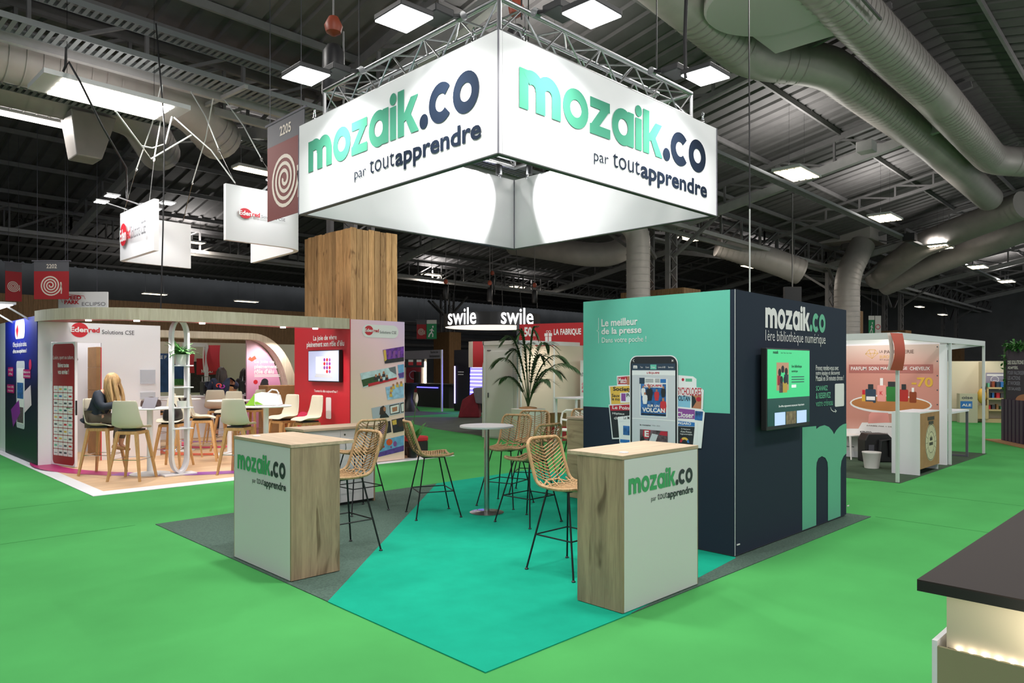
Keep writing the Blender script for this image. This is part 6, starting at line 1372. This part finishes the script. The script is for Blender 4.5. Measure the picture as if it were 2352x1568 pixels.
# ---- black ring sign with glowing letters
rc = dep(1130, 752, 29); rs_ = thing('ring_sign', 'black round suspended ring sign with glowing white letters and lit underside', 'sign', rc); R_ = 1.95; h_ = .5
mat('glow_letters', '#ffffff', emit=2.2); mat('ring_glow', '#fff0e0', emit=1.2)
A = [rc+Vector((R_*math.cos(2*math.pi*i/48), R_*math.sin(2*math.pi*i/48), 0)) for i in range(49)]; obj('ring_wall', MB().ribbon([p+Zv*h_ for p in A], A, [(rc-p).normalized()*.06 for p in A]), 'bag_black', rs_)
obj('lit_underside', MB().lathe([(R_-.07, 0), (R_-.07, .02)], (rc.x, rc.y, rc.z-.01), 48), 'ring_glow', rs_)
for x0, x1, y0, y1 in ((1036, 1104, 715, 752), (1148, 1223, 717, 752)):
    xm_ = (x0+x1)/2; a_ = math.asin(max(-1, min(1, (xm_-1130)*29/FPX/R_))); nv = (-FW*math.cos(a_)+RT*math.sin(a_)); tv_ = nv.cross(Zv)*-1; tv_ = Zv.cross(nv)
    fo = rc+nv*(R_+.05); w_ = (x1-x0)*27.2/FPX/max(.6, math.cos(a_)); fsw = Face(fo, tv_, rs_); fsw.text('swile', (-w_/2, .02), (w_/2, .66), 'glow_letters', .012, .03, px=False)
for a_ in (0, 2.1, 4.2): obj('hanging_cable', MB().tube([rc+Vector((R_*.9*math.cos(a_), R_*.9*math.sin(a_), h_)), Vector((rc.x+R_*.5*math.cos(a_), rc.y+R_*.5*math.sin(a_), roofz(rc)))], .012, 5), 'bag_black', rs_)
# ---- red banner
b0 = dep(1190, 800, 19.5); b1 = dep(1356, 800, 18.6); rbn = thing('red_banner', 'long red hanging banner with white lettering above the white booth', 'banner', b0); rv = (b1-b0); rv.z = 0; Lb = rv.length; rv.normalize()
bz0 = 2.32; bz1 = 2.92; obj('sheet', MB().obox(Vector((b0.x, b0.y, 0)), rv, Zv, rv.cross(Zv), 0, Lb+1.5, bz0, bz1, -.02, 0), 'poster_red', rbn); obj('pole', MB().tube([(b0.x, b0.y, 0.005), (b0.x, b0.y, bz1)], .04, 8), 'ink_grey', rbn)
frb = Face(Vector((b0.x, b0.y, 0)), rv, rbn); frb.text('50', (.18, 2.58), (.42, 2.84), 'print_white', .04, px=False); frb.text('ANS', (.45, 2.58), (.58, 2.67), 'print_white', 0, px=False); frb.text('à vos côtés', (.16, 2.4), (.58, 2.52), 'print_white', -.01, px=False); frb.text('LA FABRIQUE', (1.05, 2.58), (1.82, 2.77), 'print_white', .03, px=False)
frb.rect((.78, 2.58), (1.0, 2.66), 'print_white', .004, 'gift_print', px=False); frb.rect((.8, 2.36), (.98, 2.57), 'print_white', .004, 'gift_print', px=False); frb.rect((.88, 2.36), (.9, 2.66), 'poster_red', .005, 'gift_print', px=False); frb.ring(.86, 2.7, .025, .035, 'print_white', .004); frb.ring(.93, 2.7, .025, .035, 'print_white', .004)
# ================================================================== hanging boards and banners
def lboard(c0, c1, c2, z0, z1, r, th, label, m='sign_white'):
    """L-shaped board with a rounded corner at c1, legs towards c0 and c2"""
    c0, c1, c2 = [Vector((*c, 0)) for c in (c0, c1, c2)]; d0 = (c0-c1).normalized(); d2 = (c2-c1).normalized(); P = [c0]
    for i in range(9): s = i/8; P.append((c1+d0*r)*(1-s)**2+c1*2*s*(1-s)+(c1+d2*r)*s*s)
    P.append(c2); inn = []
    cen = c1+d0*2+d2*2
    for i, p in enumerate(P):
        t = (P[min(i+1, len(P)-1)]-P[max(0, i-1)]).normalized(); n = Vector((-t.y, t.x, 0)); n = n if n.dot(cen-p) > 0 else -n; inn.append(n*th)
    t = thing('hanging_board', label, 'sign', (c1.x, c1.y, z0)); obj('board', MB().ribbon([p+Zv*z1 for p in P], [p+Zv*z0 for p in P], inn), m, t, True)
    return t
def chain(p0, p1, label):
    t = thing('hanging_chain', label, 'chain', p0, group='chains and cords of the hanging boards'); p0, p1 = Vector(p0), Vector(p1)
    obj('cord', MB().tube([p0, p0.lerp(p1, .35)], .008, 5), 'steel', t, True); obj('rope', MB().tube([p0.lerp(p1, .35), p0.lerp(p1, .7)+RT*.05, p1], .012, 5), 'booth_panel', t, True); obj('ring', MB().tube([p0.lerp(p1, .35)+RT*.02*math.cos(a)+Zv*.04*math.sin(a) for a in [i*math.pi/4 for i in range(8)]], .008, 5, True), 'steel', t, True)
def ledpanel(p, toward, label):
    t = thing('board_lamp', label, 'floodlight', p, group='small lamps on the hanging boards'); p = Vector(p); d = Vector(toward).normalized(); s = d.cross(Zv)
    obj('arm', MB().bar(p, p-d*.5-Zv*.1, .03, .02), 'aluminium', t); obj('head', MB().obox(p, s, d, Zv, -.13, .13, -.1, .14, -.015, .015), 'aluminium', t); obj('lens', MB().obox(p, s, d, Zv, -.11, .11, -.08, .12, -.02, -.0151), 'lamp_glow', t)
    area('board_light', p-Zv*.03, .22, 9, p-Zv*2-d*.8)
BZ0, BZ1 = 3.97, 4.95
h1 = lboard((4.70, 14.45), (4.66, 16.5), (6.15, 16.62), BZ0, BZ1, .16, .09, 'white curved hanging board with red disc logo, left one of the two')
h2 = lboard((5.2, 12.37), (6.75, 12.4), (6.82, 14.75), BZ0, BZ1, .5, .09, 'white curved hanging board with red disc logo, right one beside the big sign')
fh1 = Face((4.655, 16.5, 0), (0, -1, 0), h1); edenlogo(fh1, (279, 517), (294, 562), (279, 530), (303, 548), (304, 520), (338, 536), .03)
fh2 = Face((5.2, 12.37, 0), (1, 0, 0), h2); edenlogo(fh2, (548, 476), (577, 504), (548, 482), (596, 500), (599, 494), (654, 509), .02)
fh3 = Face((6.78, 14.75, 0), (0, -1, 0), h2)
for (x, y), l in (((4.7, 14.7), 'cord over the near end of the left white board'), ((4.68, 16.2), 'cord over the corner of the left white board'), ((6.0, 16.62), 'cord over the far end of the left white board'), ((5.4, 12.4), 'cord over the left end of the right white board'), ((6.3, 12.42), 'cord over the corner of the right white board')):
    chain((x, y, BZ1), (x+.25*(5.4-x), 14.52, 7.2), l)
for p, d, l in (((4.2, 15.9, 5.05), (-1, 0, 0), 'lit arm lamp left of the left white board, farther one'), ((4.2, 15.2, 5.05), (-1, 0, 0), 'lit arm lamp left of the left white board, nearer one'), ((5.15, 15.1, 5.05), (1, 0, 0), 'lit arm lamp right of the left white board, nearer one'), ((5.15, 15.9, 5.05), (1, 0, 0), 'lit arm lamp right of the left white board, farther one'), ((5.9, 11.95, 5.05), (0, -1, 0), 'lit arm lamp in front of the right white board')): ledpanel(p, d, l)
def spiral(F_, ca, cb, r, m, turns=3.6, c=.004):
    P = [(ca+r*(1-.9*i/90)*math.cos(-turns*2*math.pi*i/90+.3), cb+r*(1-.9*i/90)*math.sin(-turns*2*math.pi*i/90+.3)) for i in range(91)]; F_.line(P, r*.125, m, c, 'hose_spiral_print')
    F_.line([(ca+r*.95, cb+.1*r), (ca+r*1.03, cb-r*.35), (ca+r*1.0, cb-r*.8)], r*.1, m, c, 'hose_nozzle_print')
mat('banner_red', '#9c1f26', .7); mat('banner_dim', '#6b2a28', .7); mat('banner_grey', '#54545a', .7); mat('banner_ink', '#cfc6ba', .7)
def banner(o, r, w, h, head, num, label, red='banner_red', up=2.5, ink='banner_ink'):
    o = Vector(o); r = Vector(r).normalized(); n = r.cross(Zv); t = thing('hose_reel_banner', label, 'banner', o)
    obj('red_cloth', MB().obox(o, r, Zv, n, 0, w, 0, h-head, -.01, 0), red, t); obj('grey_header', MB().obox(o, r, Zv, n, 0, w, h-head, h, -.01, 0), 'banner_grey', t); obj('rod', MB().tube([o+Zv*h-r*.06, o+Zv*h+r*(w+.06)], .02, 6), 'seam_grey', t)
    F_ = Face(o, r, t); spiral(F_, w*.48, (h-head)*.5, min(w, h-head)*.38, ink); 
    if num: F_.text(num, (w*.36, h-head*.72), (w*.66, h-head*.3), ink, .02, px=False)
    for a in (.1, w-.1): q_ = o+r*a; obj('wire', MB().tube([q_+Zv*h, Vector((q_.x, q_.y, roofz(q_)))], .006, 4), 'ink_grey', t)
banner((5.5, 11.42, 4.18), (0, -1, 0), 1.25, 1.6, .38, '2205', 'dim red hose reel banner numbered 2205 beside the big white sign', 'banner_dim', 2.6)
b0 = dep(78, 687, 21); banner(b0, RT, 1.02, 1.12, .3, '2202', 'red hose reel banner numbered 2202 above the blue flank', up=3)
b0 = dep(12, 690, 24); banner(b0, (RT*.5+FW*.8), .5, 1.3, .3, None, 'narrow red hose reel banner at the left border')
b0 = dep(957, 778, 36); banner(b0, RT, .48, .95, .22, None, 'small distant hose reel banner left of the black ring sign', up=1.5)
mat('exit_green', '#0f8a52', .6); mat('prohib_white', '#d8d6d0', .6)
def exit_banner(o, w, h, label):
    o = Vector(o); t = thing('exit_banner', label, 'banner', o); F_ = Face(o, RT, t); obj('green_cloth', MB().obox(o, RT, Zv, -FW, 0, w, 0, h*.8, -.01, 0), 'exit_green', t); obj('header', MB().obox(o, RT, Zv, -FW, 0, w, h*.8, h, -.01, 0), 'prohib_white', t)
    F_.disc((w*.55, h*.58), (w*.7, h*.7), 'print_white', .004, px=False); F_.line([(w*.55, h*.55), (w*.48, h*.35), (w*.3, h*.25), (w*.2, h*.1)], w*.13, 'print_white', .004); F_.line([(w*.48, h*.35), (w*.62, h*.25), (w*.6, h*.1)], w*.11, 'print_white', .004); F_.line([(w*.3, h*.45), (w*.52, h*.5), (w*.72, h*.4)], w*.09, 'print_white', .0042)
    obj('wire', MB().tube([o+Zv*h+RT*w*.5, Vector(((o+RT*w*.5).x, (o+RT*w*.5).y, roofz(o)))], .01, 4), 'ink_grey', t)
exit_banner(dep(980, 778, 36), .5, .95, 'green running-man exit banner left of the black ring sign'); exit_banner(dep(1995, 772, 42), .35, 1.2, 'green running-man exit banner right of the navy cube')
p = dep(2008, 772, 42); ns = thing('no_smoking_banner', 'white prohibition banner beside the green exit banner on the right', 'banner', p); obj('cloth', MB().obox(p, RT, Zv, -FW, .05, .4, 0, 1.2, -.01, 0), 'prohib_white', ns); fns = Face(p, RT, ns); fns.ring(.22, .55, .11, .15, 'brand_red', .004); obj('wire', MB().tube([p+Zv*1.2+RT*.2, Vector(((p+RT*.2).x, (p+RT*.2).y, roofz(p)))], .01, 4), 'ink_grey', ns)
b0 = dep(133, 702, 22); sp_ = thing('sponsor_board', 'white lit sponsor board above the canopy band at the left', 'sign', b0); obj('board', MB().obox(b0, RT, Zv, -FW, 0, 1.53, -.3, .43, -.06, 0), 'sign_white', sp_, bevel=.02); fsp = Face(b0, RT, sp_)
fsp.text('SPEED', (.18, .19), (.72, .31), 'brand_red', .04, px=False); fsp.text('PARK', (.2, .05), (.66, .17), 'brand_red', .04, px=False); fsp.text('ECLIPSO', (.74, .0), (1.46, .11), 'ink_grey', -.005, px=False); fsp.line([(.14, .1), (.1, .2), (.3, .35), (.8, .3), (.84, .2)], .015, 'brand_red', .004)
for x in (.3, 1.2): obj('wire', MB().tube([b0+RT*x+Zv*.43, Vector(((b0+RT*x).x, (b0+RT*x).y, roofz(b0)))], .008, 4), 'ink_grey', sp_)
p_l = thing('blue_flank_lamp', 'lit lamp bar above the dark blue flank at the left border', 'floodlight', (2.5, 15.8, 2.85)); obj('head', MB().box(2.35, 2.65, 15.2, 17.2, 2.86, 2.9), 'aluminium', p_l); obj('lens', MB().box(2.38, 2.62, 15.3, 17.1, 2.85, 2.86), 'lamp_glow', p_l)
for y in (15.5, 16.9): obj('arm', MB().bar((2.5, y, 2.88), (2.9, y, 2.62), .03, .03), 'aluminium', p_l)
area('flank_light', (2.5, 16.2, 2.84), .25, 18, (2.7, 16.2, 0), (.9, .95, 1), 1.8)
# ---- chain hoists and cables
def hoist(x, y, Dp, label, s=1.0):
    p = dep(x, y, Dp); t = thing('chain_hoist', label, 'hoist', p, group='chain hoists'); obj('hook_block', MB().lathe([(.03*s, 0), (.09*s, .04*s), (.11*s, .12*s), (.06*s, .22*s)], p, 12), 'hoist_red', t, True)
    obj('chain_bag', MB().lathe([(.1*s, -.75*s), (.14*s, -.7*s), (.13*s, -.2*s), (.08*s, -.12*s)], p, 12), 'bag_black', t, True); obj('chain', MB().tube([p+Zv*.2*s, Vector((p.x, p.y, max(p.z+1.0, roofz(p))))], .012, 5), 'steel_grey', t, True)
    obj('lower_chain', MB().tube([p+Zv*.05+RT*.12*s, p-Zv*1.0*s+RT*.12*s], .012, 5), 'steel_grey', t, True)
hoist(766, 82, 8.6, 'red chain hoist hanging left of the truss ring'); hoist(1186, 40, 7.6, 'red chain hoist inside the truss ring', .8)
hoist(1125, 655, 30, 'distant red chain hoist, left one above the black ring sign', .9); hoist(1131, 632, 33, 'distant red chain hoist, highest one above the black ring sign', .9); hoist(1228, 660, 31, 'distant red chain hoist, right one above the black ring sign', .9); hoist(1024, 652, 31, 'distant red chain hoist beside the wood-clad column', .9)
def cable(pts, r, m, label): tag(obj('hanging_cable', MB().tube(pts, r, 6), m, loc=pts[0], smooth=True), label, 'cable')
p0 = dep(1722, 640, 10.2); cable([Vector((p0.x, p0.y, 1.9)), Vector((p0.x, p0.y, 4.0))], .011, 'booth_panel', 'pale lower part of the cable hanging behind the navy cube'); cable([Vector((p0.x, p0.y, 4.0)), Vector((p0.x-.02, p0.y, 6.5)), Vector((p0.x-.03, p0.y, 9.6))], .011, 'bag_black', 'long black cable hanging from the roof over the navy cube')
p0 = dep(369, 700, 12.6); cable([Vector((p0.x, p0.y, 2.75)), Vector((p0.x+.04, p0.y, 4.2)), Vector((p0.x+.1, p0.y+.1, 6.0)), Vector((p0.x+.02, p0.y+.3, 7.9))], .013, 'bag_black', 'black cable dropping to the canopy band between the white boards')
p0 = dep(1572, 150, 7.2); cable([dep(1575, 178, 7.0), dep(1573, 90, 7.1), dep(1576, 0, 7.2), dep(1576, -160, 7.4)], .02, 'bag_black', 'thick black cable rising from the right floodlight to the roof')
cable([dep(152, 110, 12.2), dep(150, 152, 11.5), dep(145, 165, 11.5), dep(158, 142, 11.5), dep(185, 190, 11.6), dep(235, 290, 12), dep(290, 385, 12.5), dep(292, 455, 13.5)], .018, 'bag_black', 'looped black cable hanging below the left tube lamp')
cable([dep(265, 255, 12), dep(325, 335, 12.6), dep(347, 365, 13), dep(440, 310, 13.2)], .014, 'booth_panel', 'pale safety ropes knotted above the left white board')
cable([dep(325, 335, 12.6), dep(350, 340, 12.8), dep(380, 330, 12.9), dep(395, 268, 13)], .014, 'booth_panel', 'sagging pale rope above the left white board')
cable([dep(400, 270, 13), dep(485, 345, 12.6), dep(540, 420, 12.4)], .012, 'booth_panel', 'pale rope running down to the right white board')
# loudspeaker-like boxes and speakers under the roof on the right
for x, y, D_, sz, l in ((1990, 338, 21, .45, 'grey box fixed under the big inclined roof beam'), (2090, 545, 33, .5, 'small dark loudspeaker below the second inclined beam')):
    p = dep(x, y, D_); tag(obj('beam_box', MB().obox(p, HU, HV, Zv, -sz/2, sz/2, -sz/2, sz/2, -sz/3, sz/3), 'steel_pale' if sz < .5 else 'bag_black', loc=p, bevel=.02), l, 'box')
p = dep(1822, 683, 30); tag(obj('black_screen', MB().obox(p, RT, Zv, -FW, -.35, .35, -.55, .45, -.2, 0), 'bag_black', loc=p, bevel=.01), 'black loudspeaker stack showing above the navy cube edge', 'loudspeaker'); tag(obj('speaker_rod', MB().tube([p+FW*.1+Zv*.45, Vector(((p+FW*.1).x, (p+FW*.1).y, roofz(p)))], .03, 6), 'steel_grey', loc=p), 'thin rod from the roof holding the black loudspeaker stack', 'rod')
# ================================================================== people
mat('skin', '#c9977c', .6); mat('hair_blonde', '#a8875a', .6, var=.35, scale=25, stretch=(1, 1, .15)); mat('hair_dark', '#2a201c', .55, var=.3, scale=25, stretch=(1, 1, .15)); mat('navy_jacket', '#1b2534', .75, var=.2, scale=12, bump=.3); mat('trouser_beige', '#5e5348', .8); mat('navy_sweat', '#1c2640', .8, var=.1, scale=10); mat('dark_cloth2', '#2a2628', .8)
def skinned(name, pts, edges, rad, m, parent, sub=2):
    me = bpy.data.meshes.new(name); me.from_pydata([tuple(p) for p in pts], edges, []); me.materials.append(MATS[m])
    o = bpy.data.objects.new(name, me); C.objects.link(o); o.parent = parent
    sk = o.modifiers.new('skin', 'SKIN'); sk.use_smooth_shade = True
    ly = me.skin_vertices[0] if me.skin_vertices else None
    if ly is None:
        bpy.context.view_layer.objects.active = o; ly = me.skin_vertices.new() if hasattr(me.skin_vertices, 'new') else None
    if ly:
        for i, r in enumerate(rad): ly.data[i].radius = (r, r) if not isinstance(r, tuple) else r; ly.data[i].use_root = (i == 0)
    s = o.modifiers.new('sub', 'SUBSURF'); s.levels = 1; s.render_levels = sub
    return o
def hair(t, c, L, m, fall, w=.105):
    """long hair as overlapping locks around a cap; c = head centre, L = length, fall = direction of drop"""
    obj('hair_cap', MB().blob(c+Vector((-.015, 0, .025)), w+.008, w-.006, .125, 18, 10), m, t, True, local=True)
    rr = random.Random(4)
    for k in range(30):
        a = rr.uniform(-2.4, 2.4) if k > 4 else rr.uniform(-.9, .9); r = w*.95; d = Vector((-math.cos(a), math.sin(a)*.9, 0))
        p0 = c+d*r*.75+Vector((0, 0, .08)); p1 = c+d*r*1.08+Vector((0, 0, -.03)); ln_ = L*rr.uniform(.75, 1.05)
        p2 = p1+Vector(fall)*ln_*.5+d*.02; p3 = p1+Vector(fall)*ln_+d*rr.uniform(-.01, .04)+Vector((0, rr.uniform(-.03, .03), 0))
        obj('hair_lock', MB().tube([p0, p0.lerp(p1, .5)+d*.015, p1, p1.lerp(p2, .5)+d*.01, p2, p3], [.02, .026, .028, .028, .026, .008], 7), m, t, True, local=True)
def head(t, c, tilt=0.0):
    o = obj('head', MB().blob((0, 0, 0), .088, .075, .115, 20, 14), 'skin', t, True, local=True); o.location = c; o.rotation_euler = (0, tilt, 0)
    f = Vector((1, 0, 0))
    def part(n, mb, m): q = obj(n, mb, m, o, True, local=True); return q
    part('nose', MB().lathe([(.012, 0), (.014, .008), (.006, .035)], (.088, 0, -.025), 8), 'skin')
    mat('eye_dark', '#1c1614', .3); mat('lip', '#a3524c', .5)
    for s in (-1, 1): part('eye', MB().blob((.079, s*.03, .012), .008, .012, .007, 8, 6), 'eye_dark'); part('ear', MB().blob((-.005, s*.076, -.005), .016, .008, .028, 8, 6), 'skin')
    part('mouth', MB().blob((.078, 0, -.06), .008, .022, .006, 8, 6), 'lip')
    return o
def hand(t, wrist, d, up, name='hand', m='skin', curl=.35):
    """palm and five bent fingers from the wrist along d"""
    d = Vector(d).normalized(); up = Vector(up); sd = d.cross(up).normalized(); up = sd.cross(d)
    h = obj(name, MB().obox(wrist, d, sd, up, -.01, .085, -.038, .038, -.012, .012), m, t, True, local=True, bevel=.01)
    for k, (off, L) in enumerate(((-.029, .062), (-.01, .075), (.01, .07), (.029, .055))):
        b = wrist+d*.08+sd*off; q1 = b+d*L*.5-up*L*.12*curl*3; q2 = q1+d*L*.4-up*L*.4*curl*2
        obj('finger', MB().tube([b-d*.01, b, q1, q2], [.009, .009, .0085, .006], 7), m, h, True, local=True)
    b = wrist+d*.02-sd*.036; obj('thumb', MB().tube([b, b+d*.03-sd*.025, b+d*.062-sd*.03-up*.008], [.011, .01, .007], 7), m, h, True, local=True)
    return h
V = Vector
def person(label, loc, rz, J, top, legs, hairm, hairL, fall, tilt, feet=True):
    t = thing('person', label, 'person', loc, rz)
    n = list(J); idx = {k: i for i, k in enumerate(n)}; P = [V(J[k][0]) for k in n]; R = [J[k][1] for k in n]
    E = [(a, b) for a, b in (('hip', 'waist'), ('waist', 'chest'), ('chest', 'neck'), ('neck', 'skull'), ('chest', 'shl'), ('shl', 'ell'), ('ell', 'wrl'), ('chest', 'shr'), ('shr', 'elr'), ('elr', 'wrr'), ('hip', 'hpl'), ('hpl', 'knl'), ('knl', 'anl'), ('anl', 'tol'), ('hip', 'hpr'), ('hpr', 'knr'), ('knr', 'anr'), ('anr', 'tor')) if a in idx and b in idx]
    skinned('body', P, [(idx[a], idx[b]) for a, b in E], R, 'skin', t)
    K = ['hip', 'waist', 'chest', 'shl', 'ell', 'wrl', 'shr', 'elr', 'wrr']+(['hpl', 'hpr'] if tilt > .4 else []); ki = {k: i for i, k in enumerate(K)}
    PJ = [V(J[k][0]) for k in K]; PJ[5] = PJ[4].lerp(PJ[5], .9); PJ[8] = PJ[7].lerp(PJ[8], .9)
    EJ = [(ki[a], ki[b]) for a, b in E if a in ki and b in ki]; RJ = [J[k][1]*1.25+.02 for k in K]
    if tilt > .4: PJ += [V((-.07, 0, .87)), V((.1, 0, .9))]; EJ += [(0, len(K)), (0, len(K)+1)]; RJ += [.2, .17]; RJ[0] = .19; RJ[1] = .175
    skinned('jacket', PJ, EJ, RJ, top, t)
    K2 = ['hip', 'hpl', 'knl', 'anl', 'hpr', 'knr', 'anr']; k2 = {k: i for i, k in enumerate(K2)}
    P2 = [V(J[k][0]) for k in K2]; P2[3] = P2[2].lerp(P2[3], .82); P2[6] = P2[5].lerp(P2[6], .82)
    skinned('trousers', P2, [(k2[a], k2[b]) for a, b in E if a in k2 and b in k2], [J[k][1]*1.08+.008 for k in K2], legs, t)
    hc = V(J['skull'][0])+V((.03, 0, .06)); head(t, hc, tilt); hair(t, hc, hairL, hairm, fall)
    for s, w, e in (('l', 'wrl', 'ell'), ('r', 'wrr', 'elr')): hand(t, V(J[w][0]), V(J[w][0])-V(J[e][0]), (0, 0, 1))
    for s in 'lr':
        a, b = V(J['an'+s][0]), V(J['to'+s][0]); obj('shoe', MB().tube([a+V((-.03, 0, -.035)), a.lerp(b, .5)+V((0, 0, -.01)), b+V((.03, 0, 0))], [.034, .036, .02], 10), 'kraft' if legs == 'trouser_beige' else 'bag_black', t, True, local=True)
    return t
sit = {'hip': ((-.06, 0, .92), .125), 'waist': ((-.02, 0, 1.06), .115), 'chest': ((.05, 0, 1.24), .125), 'neck': ((.14, 0, 1.37), .048), 'skull': ((.19, 0, 1.43), .05),
       'shl': ((.06, .17, 1.28), .06), 'ell': ((.17, .25, 1.08), .045), 'wrl': ((.38, .12, 1.14), .03), 'shr': ((.06, -.17, 1.28), .06), 'elr': ((.17, -.25, 1.08), .045), 'wrr': ((.38, -.1, 1.14), .03),
       'hpl': ((-.02, .09, .9), .085), 'knl': ((.36, .11, .88), .062), 'anl': ((.3, .08, .46), .036), 'tol': ((.42, .08, .385), .026), 'hpr': ((-.02, -.09, .9), .085), 'knr': ((.37, -.08, .88), .062), 'anr': ((.26, -.02, .48), .036), 'tor': ((.38, -.03, .40), .026)}
person('woman with long blonde hair and navy jacket sitting bent over the table', (3.38, 12.94, EZ), D(-45), sit, 'navy_jacket', 'trouser_beige', 'hair_blonde', .42, (.22, 0, -1), .5)
std = {'hip': ((0, 0, .96), .13), 'waist': ((0, 0, 1.1), .12), 'chest': ((0, 0, 1.32), .13), 'neck': ((.02, 0, 1.46), .05), 'skull': ((.03, 0, 1.53), .05),
       'shl': ((0, .18, 1.38), .06), 'ell': ((.12, .28, 1.16), .045), 'wrl': ((.34, .2, 1.14), .032), 'shr': ((0, -.18, 1.38), .06), 'elr': ((.15, -.34, 1.28), .045), 'wrr': ((.36, -.3, 1.2), .032),
       'hpl': ((0, .09, .92), .09), 'knl': ((.02, .1, .5), .062), 'anl': ((0, .1, .1), .04), 'tol': ((.14, .11, .035), .03), 'hpr': ((0, -.09, .92), .09), 'knr': ((.02, -.1, .5), .062), 'anr': ((0, -.1, .1), .04), 'tor': ((.14, -.11, .035), .03)}
w1p = ony(506, 890, 17.55)
pw_ = person('woman with dark hair in a navy sweater seen from behind at the back bar', (w1p.x, 17.5, EZ), D(62), std, 'navy_sweat', 'dark_cloth2', 'hair_dark', .3, (-.1, 0, -1), .25)
mat('logo_orange', '#f0553a', .5); mat('logo_violet', '#b03ab0', .5)
for k, (dy, dz, m_) in enumerate(((.035, .012, 'logo_orange'), (-.035, -.012, 'logo_violet'))):
    q = []
    for i in range(13): a = math.radians(-60+25*i) if k == 0 else math.radians(120+25*i); q.append((-.17, dy+.055*math.cos(a), 1.27+dz+.04*math.sin(a)))
    obj('back_logo', MB().tube(q, .014, 6), m_, pw_, True, local=True)
w2p = ony(558, 890, 18.9)
person('woman with long black hair in dark clothes beside the pink arch wall', (w2p.x, 18.75, 0), D(80), std, 'dark_cloth2', 'dark_cloth2', 'hair_dark', .38, (-.1, 0, -1), .2)
tag(obj('paper_bag', MB().box(w1p.x+.3, w1p.x+.55, 17.88, 18.1, 1.061, 1.32), 'kraft', loc=(w1p.x+.3, 17.88, 1.061), bevel=.012), 'brown paper bag on the back bar before the woman in navy', 'bag')
